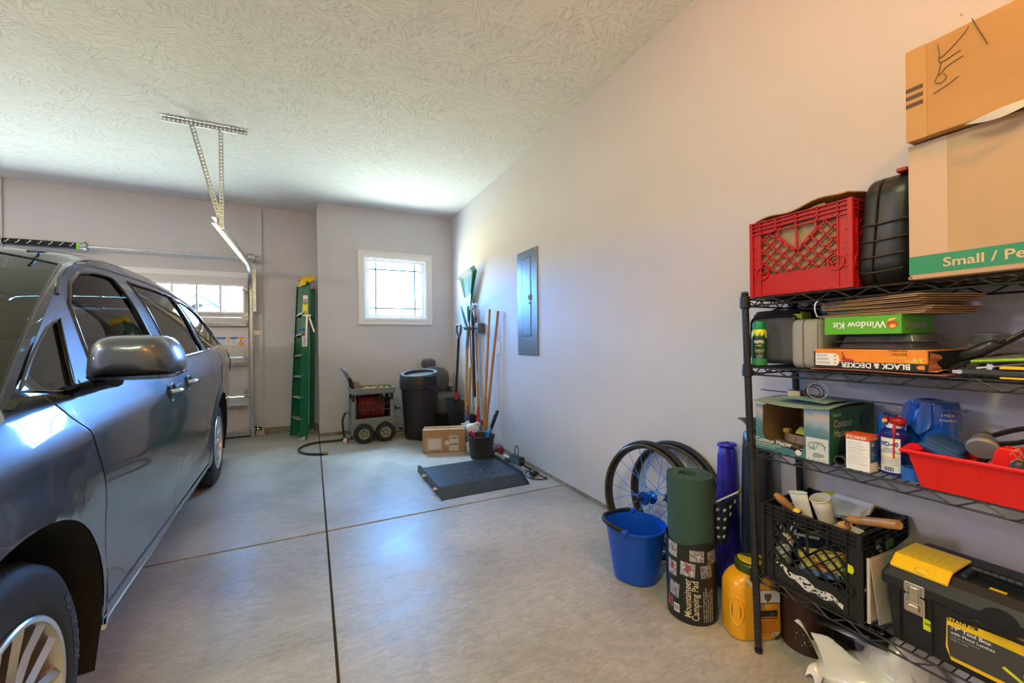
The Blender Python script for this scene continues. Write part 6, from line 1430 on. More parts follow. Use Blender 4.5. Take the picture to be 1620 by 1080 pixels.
# folded flag, purple bag, black bag
M_navy = mat('flag_navy', (.008, .013, .045), .7); M_fred = mat('flag_red', (.33, .01, .03), .7)
fl = root('folded_flag', 'rolled flag with white stars and a brass stick tip beside the camping mat', 'flag', (1.66, 1.245, .30))
FO, FU, FV = V((1.612, 1.262, .455)), V((.105, -.045, .010)), V((.004, -.004, -.175))
def fpt(u, v, o=0.): return FO+FU*u*(1-.55*v)+FV*v+V((-.012*sin(pi*u), -.016*sin(pi*u)-o, 0))+V((0, 0, .030*u*(1-v)))
wpart('navy_canton', MB().sheet(lambda u, v: fpt(u, v), 12, 12, .006), M_navy, fl, smooth=60)
for i, (u, v) in enumerate(((.14, .13), (.42, .18), (.68, .16), (.88, .10), (.18, .36), (.48, .40), (.76, .34), (.16, .58), (.50, .60), (.2, .8), (.55, .80))):
    c = fpt(u, v, .006); X = (fpt(u+.05, v)-fpt(u-.05, v)).normalized(); Y = V((0, 0, 1)); N = X.cross(Y).normalized(); 
    st = [((.0105 if k % 2 == 0 else .0042)*sin(pi*k/5), (.0105 if k % 2 == 0 else .0042)*cos(pi*k/5)) for k in range(10)]
    wpart('star', MB().prism(st, c, X, Y, N*.001), M_wt, fl, smooth=0)
wpart('red_stripe', MB().sheet(lambda u, v: FO+V((-.012+.010*u, .012, .050))+V((.010*v, 0, -.19*v)), 4, 8, .004), M_fred, fl, smooth=60)
wpart('white_stripe', MB().sheet(lambda u, v: FO+V((-.004+.010*u, .004, .025))+V((.012*v, 0, -.17*v)), 3, 8, .004), M_wt, fl, smooth=60)
wpart('stick', MB().cyl(fpt(.1, 0)+V((0, -.004, .01)), fpt(1.03, 0)+V((.004, -.004, .012)), .004, n=8), M_wt, fl)
wpart('gold_tip', MB().cyl(fpt(1.0, 0)+V((.002, -.004, .011)), fpt(1.13, 0)+V((.006, -.004, .014)), .007, .005, n=10), mat('brass_tip', (.75, .50, .10), .3, metal=.8), fl, label='brass stick tip')
M_purp = mat('purple_nylon', (.028, .018, .36), .42, noise=(5, .3), bump=(9, .5, .02))
def lumpy(cx, cy, rx, ry, H_, top=.6, seed=1, wob=.06, n=44, m=24, lean=(0, 0)):
    rr = random.Random(seed); ph = [rr.uniform(0, 6.28) for _ in range(8)]; rings = []
    for j in range(m+1):
        t = j/m; k = (1-(1-top)*t**1.6)*(1 if t < .93 else math.sqrt(max(.02, 1-((t-.93)/.07)**2)))*(.55 if j == 0 else 1); k *= 1 if t > .04 or j == 0 else .97; rg = []
        for i in range(n):
            a = 2*pi*i/n; f = 1+wob*(sin(3*a+ph[0]+2.2*t)+.6*sin(5*a+ph[1]-4*t)+.5*sin(8*a+ph[2]+6*t)+.4*sin(2*a+9*t+ph[3]))
            rg.append((cx+lean[0]*t+rx*k*f*cos(a), cy+lean[1]*t+ry*k*f*sin(a), H_*t+.006*sin(4*a+ph[4])*(t > .5)))
        rings.append(rg)
    return MB().ring_loft(rings)
pb = root('purple_bag', 'tall purple nylon stuff sack behind the flag by the wall', 'bag', (1.76, 1.31, 0))
wpart('sack', lumpy(1.782, 1.318, .062, .058, .70, .62, 4, .05, lean=(.010, .0)), M_purp, pb, smooth=80)
wpart('printed_peaks', MB().add([(1.722+.004*abs(i-2), 1.345-.018*i+dy, .405+(.035 if i % 2 else 0)+z) for i in range(5) for dy, z in ((0, 0), (0, .012))], [(2*i, 2*i+2, 2*i+3, 2*i+1) for i in range(4)]), M_ink, pb, smooth=0, label='printed black mountain line')
wpart('drawstring_neck', MB().torus((1.790, 1.318, .690), (0, .1, 1), .035, .009, n=24, m=8), M_purp, pb)
gb = root('black_trash_bag', 'black glossy plastic bag standing behind the corner post of the shelving', 'bag', (1.75, 1.14, 0))
wpart('bag_body', lumpy(1.790, 1.172, .052, .072, .80, .82, 9, .04, lean=(.0, .0)), mat('black_poly', (.022, .028, .034), .30, bump=(14, .5, .012)), gb, smooth=80)
wpart('bag_mouth', MB().sheet(lambda u, v: (1.738+.09*v, 1.225-.11*u+.01*sin(5*v), .785+.050*(1-u)+.006*sin(9*u)), 10, 6, .003), mat('black_poly', (.022, .028, .034), .30), gb, smooth=60)

# yellow jug with a shaker lid
M_jug = mat('amber_yellow_jug', (.78, .36, .010), .28, coat=.3); M_olive = mat('olive_green_lid', (.05, .075, .008), .4)
JC = V((1.600, 1.088, 0)); ja = rad(-24)
jg = root('shaker_jug', 'big yellow plastic jug with a green shaker lid on the floor by the corner post', 'jug', JC, rz=ja)
# local: x across the label face (facing -y), y depth
mb = MB(); rings = []
W2, D2 = .190, .128
for z, kx, ky, off in ((0, .92, .90, 0), (.004, .97, .96, 0), (.015, 1., 1., 0), (.08, 1., 1., 0), (.15, 1., 1., 0), (.20, .99, .98, 0), (.222, .93, .92, .004), (.240, .80, .86, .008), (.252, .66, .76, .012), (.258, .56, .66, .014), (.268, .54, .64, .014)):
    rings.append([(p[0]*kx+off, p[1]*ky, z) for p in rrect(W2, D2, .045, 6)])
mb.ring_loft(rings); jb = part('jug_body', mb, M_jug, jg, smooth=50)
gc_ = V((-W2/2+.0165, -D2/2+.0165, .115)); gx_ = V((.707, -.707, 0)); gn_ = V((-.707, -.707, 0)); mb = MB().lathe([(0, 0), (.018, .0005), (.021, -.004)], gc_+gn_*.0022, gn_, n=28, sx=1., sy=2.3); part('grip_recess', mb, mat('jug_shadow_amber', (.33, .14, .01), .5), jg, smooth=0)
mb = MB().tube([gc_+gx_*(.022*cos(a))+V((0, 0, .054*sin(a)))-gn_*(.004*abs(cos(a))) for a in [2*pi*k/32 for k in range(32)]], .007, n=8, closed=True); part('grip_moulding', mb, M_jug, jg)
mb = MB().lathe([(.060, .252), (.062, .258), (.062, .285), (.058, .290), (.0, .292)], (.014, 0, 0), n=36); part('lid', mb, M_olive, jg)
mb = MB().prism([(.05*cos(a), .05*sin(a)) for a in [pi*.75+pi*1.0*k/16 for k in range(17)]], (.014, 0, .2925), (1, 0, 0), (0, 1, 0), (0, 0, .007)); part('pour_flap', mb, M_yp, jg, smooth=0, bevel=.002, label='yellow flip-open pour flap')
mb = MB().prism([(.05*cos(a), .05*sin(a)) for a in [-pi*.22+pi*.44*k/8 for k in range(9)]], (.018, 0, .2925), (1, 0, 0), (0, 1, 0), (0, 0, .006)); part('pour_flap', mb, M_yp, jg, smooth=0, bevel=.002)
M_jl = mat('jug_label_orange', (.62, .22, .012), .4); fy = -D2/2-.0012
lab = rrect(.098, .185, .025, 6); part('label', MB().prism(lab, (.038, fy+.0006, .110), (1, 0, 0), (0, 0, 1), (0, -.0006, 0)), M_jl, jg, smooth=0, label='orange printed label')
top = [(x, z) for x, z in lab if z > .05] ; part('label_head', MB().prism([(-.049, .045)]+sorted([(x, z) for x, z in lab if z > .055], key=lambda p: p[0])+[(.049, .045)], (.038, fy-.0001, .110), (1, 0, 0), (0, 0, 1), (0, -.0004, 0)), M_paper, jg, smooth=0)
part('label_shield', MB().prism([(-.014, .0), (0, -.016), (.014, 0), (.014, .018), (-.014, .018)], (.038, fy-.0007, .172), (1, 0, 0), (0, 0, 1), (0, -.0004, 0)), mat('shield_brown', (.18, .07, .03), .5), jg, smooth=0)
def jb_(x0, x1, z0, z1, m, nm='label_print'): x0 -= .01; x1 -= .01; return part(nm, MB().bb((x0, fy-.0010, z0), (x1, fy-.0004, z1)), m, jg, smooth=0)
jb_(.010, .086, .1525, .1545, M_ink); jb_(.010, .030, .132, .148, mat('print_blue_grey', (.18, .24, .34), .5)); jb_(.034, .086, .132, .149, mat('label_orange_light', (.68, .30, .03), .5))
jb_(.010, .086, .100, .124, M_ink, 'label_picture'); jb_(.055, .062, .103, .117, M_ye); jb_(.066, .072, .104, .114, M_yel); jb_(.010, .086, .092, .095, M_ink)
for k in range(9): jb_(.012, .084-.006*(k % 3), .0815-.006*k, .0830-.006*k, mat('label_print_dark', (.36, .12, .008), .5))
jb_(.064, .086, .022, .036, M_wt, 'barcode')
for k in range(6): part('barcode_bar', MB().bb((.056+.0032*k, fy-.0014, .023), (.0575+.0032*k, fy-.0009, .035)), M_ink, jg, smooth=0)
part('paper_strip', MB().sheet(lambda u, v: (-.062+.014*v+.035*u, -.066+.0*u, .252-.040*u*1.0+.004*sin(pi*u)), 8, 2, .0008).xf(Matrix.Translation((.0, -.004, .0))), M_wt, jg, smooth=0, label='curled white paper strip')

# brown tub under the shelf, dirt stain, white plastic bags
M_bt = mat('dark_brown_tub', (.045, .018, .010), .42, bump=(50, .1, .002))
tubr = root('brown_tub', 'dark brown round tub on the floor under the bottom tier', 'tub', (1.732, .940, 0))
part('tub_wall', MB().lathe([(0, 0), (.080, 0), (.083, .004), (.089, .235), (.092, .238), (.092, .248), (.086, .248), (.080, .02), (0, .015)], n=48), M_bt, tubr)
mb = MB(); rnd = random.Random(2)
for k in range(13):
    a = A3+rnd.uniform(-.6, .25)-.05; z = rnd.uniform(.03, .085); r_ = .0832+.006*z/.235+.0004; s_ = rnd.uniform(.0010, .0032)
    c = V((r_*cos(a), r_*sin(a), z)); mb.ell(c, (s_*1.4, s_*1.4, s_*2), n=6, m=4)
part('white_specks', mb, M_wt, tubr, label='white paint specks')
M_film2 = mat('white_carrier_film', (.70, .66, .60), .28, coat=.3)
def crumple(label, c, sz, seed, nm='plastic_bag', cat='plastic bag', pts=26, m=M_film2, spiky=.42, group=None):
    rr = random.Random(seed); import bmesh
    bm = bmesh.new(); bmesh.ops.create_icosphere(bm, subdivisions=4, radius=1.)
    ds = [V((rr.gauss(0, 1), rr.gauss(0, 1), rr.gauss(0, 1))).normalized() for _ in range(pts)]; hs_ = [rr.uniform(-.5, 1) for _ in range(pts)]
    for v_ in bm.verts:
        d = v_.co.normalized(); k = .78
        for q, h_ in zip(ds, hs_):
            t = max(0., d.dot(q)-.55)/.45; k += spiky*h_*t*t
            k -= .05*abs(sin(14*(d.dot(q))))*t
        v_.co = V((d.x*sz[0]*k, d.y*sz[1]*k, max(-.30, d.z*k)*sz[2]))
    mb = MB().add([v_.co+V(c)+V((0, 0, .30*sz[2]+.001)) for v_ in bm.verts], [[x.index for x in f_.verts] for f_ in bm.faces]); bm.free()
    return mb
pbag = root('plastic_bag', 'crumpled white plastic carrier bag on the floor under the bottom tier', 'plastic bag', (1.70, .72, 0))
wpart('crumpled_film', crumple('', (1.735, .635, 0), (.135, .17, .125), 5), M_film2, pbag, smooth=22)
wpart('gathered_end', MB().sheet(lambda u, v: (1.582+.04*u+.07*v, .900-.08*u-.06*v, .030+.13*(1-u)*(1-.55*v)+.022*sin(8*v+4*u)*(1-v*.4)), 14, 14, .001), M_film2, pbag, smooth=60)
wpart('loose_flap', MB().sheet(lambda u, v: (1.590+.14*u, .80-.22*u+.05*v, .030+.10*v+.03*sin(4*u+2*v)+.010*sin(13*u+5*v)), 16, 10, .001), M_film2, pbag, smooth=60)
wpart('tied_handle', MB().sheet(lambda u, v: (1.545+.06*u+.012*sin(5*v), .845-.05*v, .012+.030*sin(pi*u)+.012*sin(6*v)), 10, 8, .001), M_film2, pbag, smooth=60)
bpk = root('black_packet', 'flat black printed packet lying on the crumpled white plastic bag', 'packet', (1.66, .79, .14))
PO, PU, PV = V((1.615, .845, .178)), V((.035, -.190, .010)), V((.070, .010, .030))
wpart('packet', MB().sheet(lambda u, v: PO+PU*u+PV*v*(1-.15*abs(2*u-1)**4)+V((-.012*sin(pi*v)*sin(pi*u), 0, .012*sin(pi*v))), 12, 6, .004), mat('black_foil', (.012, .011, .012), .22, coat=.3), bpk, smooth=50)
Nn = PU.cross(PV).normalized(); Nn = Nn if Nn.z > 0 else -Nn
for k in range(4): wpart('lettering', textmesh(('compostable bags', 'sacs a dechets', '12 count', 'made from plants')[k], .012 if k == 0 else .008, PU, PV, PO+PU*.48+PV*(.62-.14*k)+Nn*.013+V((-.004, 0, 0)), ext=.0006), M_wt, bpk, smooth=0)
mb = MB(); rnd = random.Random(8)
for k in range(34):
    t = rnd.random(); mb.ell((1.655+.07*t+rnd.uniform(-.008, .008), 1.01-.155*t+rnd.uniform(-.01, .01), .001), (.012*rnd.random()+.003, .012*rnd.random()+.003, .003), n=6, m=4)
o_ = solo('dirt_streak', mb, mat('floor_dirt', (.10, .065, .03), .95), 'short smear of brown dirt on the floor by the brown tub', 'dirt'); o_['kind'] = 'stuff'

# ================================================================ along the right wall
ep = root('electrical_panel', 'grey metal breaker panel cover set flush in the right wall', 'electrical panel', (W, 3.445, 1.065))
M_pan = mat('panel_grey_enamel', (.20, .235, .26), .30, metal=.55, bump=(120, .06, .001))
mb = MB(); PX = W
wpart('cover', MB().bb((PX-.012, 3.245, 1.065), (PX-.0005, 3.645, 2.066)), M_pan, ep, smooth=0, bevel=.004)
mb = MB(); framebox  # inset door with raised edges
dy0, dy1, dz0, dz1 = 3.362, 3.540, 1.243, 1.990
wpart('door', MB().bb((PX-.0165, dy0+.006, dz0+.006), (PX-.011, dy1-.006, dz1-.006)), M_pan, ep, smooth=0, bevel=.003)
mb = MB().bb((PX-.0142, dy0-.006, dz0-.006), (PX-.0115, dy0+.004, dz1+.006)).bb((PX-.0142, dy1-.003, dz0-.006), (PX-.0115, dy1+.005, dz1+.006)).bb((PX-.0142, dy0, dz0-.006), (PX-.0115, dy1, dz0+.003)).bb((PX-.0142, dy0, dz1-.003), (PX-.0115, dy1, dz1+.006)); wpart('door_surround', mb, mat('panel_shade_gap', (.10, .12, .135), .4, metal=.4), ep, smooth=0)
wpart('latch', MB().bb((PX-.022, 3.362, 1.585), (PX-.016, 3.402, 1.638)), M_chrome, ep, smooth=0, bevel=.003); wpart('latch_slot', MB().bb((PX-.0228, 3.375, 1.597), (PX-.0218, 3.390, 1.625)), M_blackm, ep, smooth=0)
wpart('lock_cylinder', MB().cyl((PX-.016, 3.383, 1.556), (PX-.020, 3.383, 1.556), .011, n=16), M_chrome, ep)
for y, z in ((3.262, 2.045), (3.628, 2.045), (3.262, 1.56), (3.628, 1.56), (3.262, 1.087), (3.628, 1.087)): wpart('screw', MB().lathe([(0, .004), (.006, .003), (.008, 0)], (PX-.012, y, z), (-1, 0, 0), n=12), M_steel, ep)
wp = root('wall_switch', 'white blank switch plate on the right wall beside the tall wooden poles', 'switch plate', (W, 4.13, 1.065))
wpart('cover_plate', MB().bb((W-.006, 4.092, 1.062), (W-.0004, 4.168, 1.188)), M_white, wp, smooth=0, bevel=.003)
wpart('rocker', MB().bb((W-.009, 4.113, 1.092), (W-.005, 4.147, 1.158)), M_vinyl, wp, smooth=0, bevel=.002)

# threshold ramp
M_ramp = mat('black_powder_coat', (.022, .032, .042), .34, noise=(12, .25), bump=(70, .06, .001))
rp_ = root('threshold_ramp', 'black metal threshold ramp lying flat on the floor before the plant pot', 'ramp', (1.25, 3.40, 0))
prof = [(3.020, .004), (3.150, .058), (3.70, .058), (3.80, .030), (3.80, .026), (3.70, .053), (3.15, .053), (3.02, .0)]
wpart('deck', MB().prism(prof, (.880, 0, 0), (0, 1, 0), (0, 0, 1), (.735, 0, 0)), M_ramp, rp_, smooth=0, bevel=.0015)
side_ = [(3.015, .0), (3.015, .012), (3.14, .078), (3.72, .078), (3.815, .050), (3.815, .0)]
for x in (.872, 1.613): wpart('side_rail', MB().prism(side_, (x, 0, 0), (0, 1, 0), (0, 0, 1), (.008, 0, 0)), M_ramp, rp_, smooth=0, bevel=.0015)
for y in (3.19, 3.55): wpart('bolt', MB().cyl((.872, y, .032), (.856, y, .032), .016, n=6).cyl((.860, y, .032), (.845, y, .032), .008, n=10), M_steel, rp_, smooth=0)
mb = MB(); rnd = random.Random(12)
for k in range(90):
    x, y = rnd.gauss(1.30, .14), rnd.gauss(3.36, .09)
    if .92 < x < 1.58 and 3.17 < y < 3.66: mb.box((x, y, .0583), (rnd.uniform(.004, .03), rnd.uniform(.002, .008), .0006), R=Matrix.Rotation(rnd.uniform(-.4, .5), 3, 'Z'))
o_ = wpart('scuff_marks', mb, mat('pale_scuff', (.13, .155, .175), .6), rp_, smooth=0); o_['kind'] = 'stuff'
mb = MB()
for k in range(14): mb.box((1.22+.022*k, 3.215+.003*(k % 2), .0583), (.012, .014, .0006))
o_ = wpart('stencil_traces', mb, mat('pale_scuff', (.13, .155, .175), .6), rp_, smooth=0); o_['kind'] = 'stuff'

# landscape transformer with cables
tr = root('garden_transformer', 'black boxed garden light transformer on a metal bracket by the wall', 'transformer', (1.74, 3.47, 0))
Rt = Matrix.Rotation(rad(8), 3, 'Z')
wpart('box_body', MB().box((1.735, 3.475, .075), (.05, .19, .075), R=Rt), M_black, tr, smooth=0, bevel=.004)
wpart('face_label', MB().box((1.7085, 3.478, .075), (.002, .165, .055), R=Rt), mat('label_blue_grey', (.10, .15, .20), .35), tr, smooth=0)
wpart('bracket', MB().box((1.712, 3.47, .016), (.004, .21, .03), R=Rt).box((1.74, 3.47, .0025), (.07, .21, .004), R=Rt), M_galv, tr, smooth=0)
wpart('wire_loop', MB().tube(smoothpts([(1.735, 3.50, .112), (1.735, 3.515, .150), (1.735, 3.485, .205), (1.735, 3.445, .185), (1.735, 3.44, .112)], 8), .0042, n=8), M_black, tr)
wpart('power_plug_end', MB().ell((1.735, 3.365, .075), (.045, .03, .05), p=3), M_black, tr)
plg = root('power_cord', 'tangled black power cord with a plug on the floor beside the garden transformer', 'cord', (1.77, 3.2, 0))
c1 = [(1.735, 3.343, .07), (1.76, 3.30, .045), (1.80, 3.22, .012), (1.815, 3.12, .006), (1.825, 3.075, .006), (1.79, 3.06, .006), (1.73, 3.085, .006), (1.70, 3.13, .006), (1.695, 3.22, .006), (1.74, 3.30, .007), (1.79, 3.28, .014), (1.765, 3.215, .02)]
wpart('cable', MB().tube(smoothpts(c1, 8), .0048, n=8), M_black, plg)
c2 = [(1.735, 3.342, .058), (1.77, 3.28, .028), (1.755, 3.17, .012), (1.715, 3.12, .012), (1.72, 3.20, .016), (1.775, 3.25, .012), (1.82, 3.20, .012), (1.81, 3.30, .020), (1.775, 3.335, .04)]
wpart('cable', MB().tube(smoothpts(c2, 8), .0042, n=8), M_black, plg)
wpart('plug', MB().ell((1.762, 3.195, .024), (.055, .075, .048), p=3.5), M_black, plg)
# ================================================================ far corner
# stepladder folded against the wall
M_lgreen = mat('ladder_green_fibreglass', (.004, .135, .062), .38, noise=(4, .1)); M_lyel = mat('ladder_yellow', (.82, .50, .01), .4); M_alum = mat('aluminium', (.70, .70, .69), .38, metal=.9)
ld = root('stepladder', 'tall green fibreglass stepladder with a yellow top leaning folded in the wall corner', 'stepladder', (-.16, 5.9, 0))
def rail(a, b_, w_, d_, nm, m=M_lgreen, X=(1, 0, 0), t=.006):
    """C-section rail from a to b_ ; web faces X, flanges run along Y"""
    a, b_ = V(a), V(b_); dd = (b_-a).normalized(); X = V(X); X = (X-dd*X.dot(dd)).normalized(); Y = dd.cross(X)
    pr = [(0, -w_/2), (d_, -w_/2), (d_, -w_/2+t), (t, -w_/2+t), (t, w_/2-t), (d_, w_/2-t), (d_, w_/2), (0, w_/2)]
    return wpart(nm, MB().ring_loft([[p+X*q[0]+Y*q[1] for q in pr] for p in (a, b_)]), m, ld, smooth=0)
# near front rail shows its broad face to the viewer
FA, FB = V((-.112, 5.690, .012)), V((-.062, 5.905, 1.985)); GA, GB = V((-.215, 6.02, .012)), V((-.125, 6.10, 1.95))
rail(FA, FB, .092, .028, 'front_rail', X=(.35, .94, 0)); rail(GA, GB, .085, .028, 'front_rail', X=(-.35, -.94, 0))
RA, RB = V((-.015, 6.10, .02)), V((.020, 6.12, 1.93)); rail(RA, RB, .055, .025, 'rear_rail', X=(.2, .98, 0)); rail(RA+V((-.13, .13, 0)), RB+V((-.11, .10, 0)), .055, .025, 'rear_rail', X=(-.2, -.98, 0))
rk_ = random.Random(4)
for k in range(6):
    t = .13+.135*k; a = FA.lerp(FB, t); b_ = GA.lerp(GB, t); d = b_-a
    mb = MB().prism([(-.042, 0), (.042, 0), (.042, -.022), (.038, -.022), (.038, -.004), (-.038, -.004), (-.038, -.022), (-.042, -.022)], a, d.cross(V((0, 0, 1))).normalized(), (0, 0, 1), d); wpart('step', mb, M_alum, ld, smooth=0)
# yellow moulded cap
cp = MB(); q = [(-.205, 0), (-.205, .05), (-.16, .085), (.16, .085), (.205, .05), (.205, 0), (.15, -.014), (.10, .022), (-.10, .022), (-.15, -.014)]
ang = math.atan2(.20, -.06); 
wpart('top_cap', MB().prism([(-.055, -.045), (-.062, .0), (-.045, .055), (.075, .085), (.088, .07), (.088, .02), (.06, .025), (.035, -.005), (.0, .015), (-.02, -.035)], (-.045, 5.86, 1.985), (1, -.05, 0), (0, 0, 1), (-.055, .30, .0)), M_lyel, ld, smooth=0, bevel=.006, label='yellow moulded top cap')
wpart('top_plate', MB().sheet(lambda u, v: (-.105+.155*u-.055*v, 5.855+.29*v, 2.03+.042*u+.006), 6, 4, .012), M_lyel, ld, smooth=0, bevel=.003)
for P0, w_ in ((FA, .10), (RA, .07)): wpart('foot', MB().add([P0+V(p) for p in ((-w_/2, -.03, -.010), (w_/2, .0, -.010), (w_/2, .035, -.010), (-w_/2, .02, -.010), (-w_/2, -.03, .018), (w_/2, .0, .050), (w_/2, .03, .050), (-w_/2, .02, .018))], [(0, 1, 2, 3), (4, 5, 6, 7), (0, 1, 5, 4), (1, 2, 6, 5), (2, 3, 7, 6), (3, 0, 4, 7)]), M_alum, ld, smooth=0, bevel=.002, label='pale foot')
def lbl(t, w_, h_, m, nm, off=.0015, **k):
    c = FA.lerp(FB, t); d = (FB-FA).normalized(); X = V((.94, -.35, 0)); X = (X-d*X.dot(d)).normalized(); N = X.cross(d).normalized(); N = N if N.y < 0 else -N
    return wpart(nm, MB().box((0, 0, 0), (w_, .001, h_)).xf(Matrix(((X.x, -N.x, d.x, 0), (X.y, -N.y, d.y, 0), (X.z, -N.z, d.z, 0), (0, 0, 0, 1)))).xf(Matrix.Translation(c+N*off)), m, ld, smooth=0, **k), c+N*(off+.001), X, d
lbl(.895, .058, .085, M_wt, 'warning_label', label='white warning label'); lbl(.885, .05, .03, mat('label_rose', (.45, .20, .18), .5), 'label_print', .0025)
lbl(.823, .066, .170, mat('label_bright_yellow', (.80, .68, .02), .4), 'warning_label', label='bright yellow warning label'); lbl(.80, .05, .05, mat('label_olive', (.40, .36, .03), .5), 'label_print', .0025); lbl(.86, .05, .012, M_ink, 'label_print', .0025)
_, c, X, d = lbl(.625, .062, .165, M_wt, 'brand_label', label='white upright label with black lettering'); lbl(.660, .06, .035, mat('label_red', (.35, .02, .02), .5), 'label_print', .0025)
wpart('lettering', textmesh('Davidson', .042, -d, X, c+d*.050-X*.014, bold=.01, sx=.72, ext=.001), M_ink, ld, smooth=0)
mb = MB()
c0 = FA.lerp(FB, .74)+V((.01, -.03, .03)); 
wpart('spreader_bar', MB().box(c0+V((.008, 0, -.085)), (.024, .006, .27), R=Matrix.Rotation(rad(3), 3, 'Y')), M_alum, ld, smooth=0, bevel=.002); wpart('spreader_bar', MB().box(c0+V((.062, .03, -.045)), (.022, .006, .235), R=Matrix.Rotation(rad(-17), 3, 'Y')), M_alum, ld, smooth=0, bevel=.002)
wpart('spreader_bar', MB().box(c0+V((.025, 0, .055)), (.07, .006, .022)), M_alum, ld, smooth=0, bevel=.002)
wpart('rear_strap', MB().cyl(RA+V((-.035, -.02, .12)), RB+V((-.045, -.02, -.5)), .006, n=8), M_alum, ld)
wpart('blue_tape_band', MB().box(FA.lerp(FB, .695)+V((-.03, -.018, 0)), (.05, .008, .02)), mat('blue_tape', (.02, .14, .52), .5), ld, smooth=0)

# garden hose cart
M_cg = mat('cart_grey_resin', (.185, .205, .205), .5, bump=(60, .08, .001)); M_hose = mat('red_rubber_hose', (.20, .018, .014), .5); M_ctire = mat('cart_tyre', (.012, .012, .012), .65)
hc_ = root('hose_cart', 'grey plastic hose reel cart with four black wheels against the back wall', 'hose cart', (.65, 5.38, 0))
cx0, cx1, cy0, cy1 = .412, .905, 5.20, 5.58
def cp_(nm, mb, m=M_cg, **k): return wpart(nm, mb, m, hc_, **k)
for y in (cy0, cy1-.03):
    p = [(cx0, .10), (cx0, .30), (cx0+.03, .285), (cx1-.03, .292), (cx1, .30), (cx1, .16), (cx1-.03, .14), (cx1-.045, .20), (cx1-.10, .235), (cx1-.16, .22), (cx1-.19, .13), (cx0+.22, .12), (cx0+.19, .20), (cx0+.13, .235), (cx0+.07, .20), (cx0+.04, .10)]
    cp_('lower_panel', MB().prism(p, (0, y, 0), (1, 0, 0), (0, 0, 1), (0, .03, 0)), smooth=0, bevel=.004)
for x in (cx0, cx1-.045):
    for y in (cy0, cy1-.045):
        cp_('corner_post', MB().bb((x, y, .28), (x+.045, y+.045, .50)), smooth=0, bevel=.006); cp_('post_tube', MB().bb((x+.005, y+.005, .49), (x+.040, y+.040, .595)), M_black, smooth=0, bevel=.005)
cp_('end_panel', MB().bb((cx0, cy0+.04, .12), (cx0+.012, cy1-.04, .495)), smooth=0, bevel=.003); cp_('end_panel', MB().bb((cx1-.012, cy0+.04, .12), (cx1, cy1-.04, .49)), smooth=0, bevel=.003)
mb = MB(); mb.ring_loft([[(cx0-.004+k, cy0-.004+k, z), (cx1+.02-k, cy0-.004+k, z), (cx1+.02-k, cy1+.004-k, z), (cx0-.004+k, cy1+.004-k, z)] for k, z in ((.012, .575), (.0, .59), (0, .652), (.016, .652), (.022, .612))], True, True); cp_('tray', mb, smooth=0, bevel=.004)
for z in (.455, .385): cp_('guard_rod', MB().cyl((cx0+.03, cy0+.012, z), (cx1-.03, cy0+.012, z), .0075, n=10), mat('rod_brown_black', (.03, .015, .014), .5))
for y in (cy0+.02, cy1-.02): cp_('handle_arm', MB().tube(smoothpts([(cx0+.02, y, .60), (cx0+.016, y, .70), (cx0-.02, y, .79), (cx0-.045, y, .83)], 5), .017, n=10), M_black)
cp_('handle_grip', MB().tube(smoothpts([(cx0-.02, cy0+.02, .785), (cx0-.05, cy0+.02, .845), (cx0-.075, cy0+.035, .872), (cx0-.08, cy0+.10, .88), (cx0-.08, cy1-.10, .88), (cx0-.075, cy1-.035, .872), (cx0-.05, cy1-.02, .845), (cx0-.02, cy1-.02, .785)], 6), .020, n=12), smooth=60)
for wx, wy in ((.548, cy0-.028), (.795, cy0-.028), (.548, cy1+.028), (.795, cy1+.028)):
    s_ = -1 if wy < 5.4 else 1; wr = .116
    wo = cp_('wheel', MB().lathe([(.066, -.03), (.075, -.036), (.105, -.034), (.115, -.018), (.116, 0), (.115, .018), (.105, .034), (.075, .036), (.066, .03)], (wx, wy, wr), (0, s_, 0), n=40), M_ctire)
    wpart('hub', MB().lathe([(0, .034), (.014, .034), (.016, .026), (.05, .030), (.062, .036), (.068, .030), (.068, -.03), (0, -.03)], (wx, wy, wr), (0, s_, 0), n=32), mat('hub_khaki', (.20, .21, .145), .5), wo, label='khaki wheel hub')
    for k in range(5): a = 2*pi*k/5+.3; c = V((wx+.034*cos(a), wy+s_*.0315, wr+.034*sin(a))); wpart('hub_slot', MB().cyl(c-V((0, s_*.004, 0)), c, .0085, n=10), M_blackm, wo)
for y in (5.33, 5.43): pass
cp_('reel_crank', MB().cyl((cx1, 5.36, .365), (cx1+.05, 5.36, .365), .009, n=10).cyl((cx1+.05, 5.36, .335), (cx1+.05, 5.36, .395), .009, n=10).cyl((cx1+.05, 5.36, .360), (cx1+.115, 5.36, .360), .010, n=10), M_black)
cp_('reel_flange', MB().lathe([(0, -.01), (.155, -.008), (.16, 0), (.155, .008), (0, .01)], (cx0+.055, 5.39, .395), (1, 0, 0), n=40)); cp_('reel_flange', MB().lathe([(0, -.01), (.155, -.008), (.16, 0), (.155, .008), (0, .01)], (cx1-.06, 5.39, .395), (1, 0, 0), n=40), M_black)
cp_('swivel_inlet', MB().lathe([(0, 0), (.045, 0), (.045, .012), (.022, .018), (.022, .035), (0, .035)], (cx0, 5.36, .36), (-1, 0, 0), n=24), smooth=40)
ax_ = cp_('stabiliser_axle', MB().cyl((.35, 5.29, .033), (.50, 5.40, .033), .006, n=8).cyl((.42, 5.34, .033), (.44, 5.34, .12), .008, n=8), M_black)
for p, q in (((.35, 5.29, .033), (.366, 5.302, .033)), ((.468, 5.378, .033), (.484, 5.390, .033))):
    wpart('red_roller', MB().cyl(p, q, .032, n=20), mat('roller_red', (.45, .025, .02), .4), ax_, label='small red and white roller'); wpart('white_roller_face', MB().cyl(V(p)-V((.010, .0075, 0)), V(p), .028, .030, n=20), M_wt, ax_)
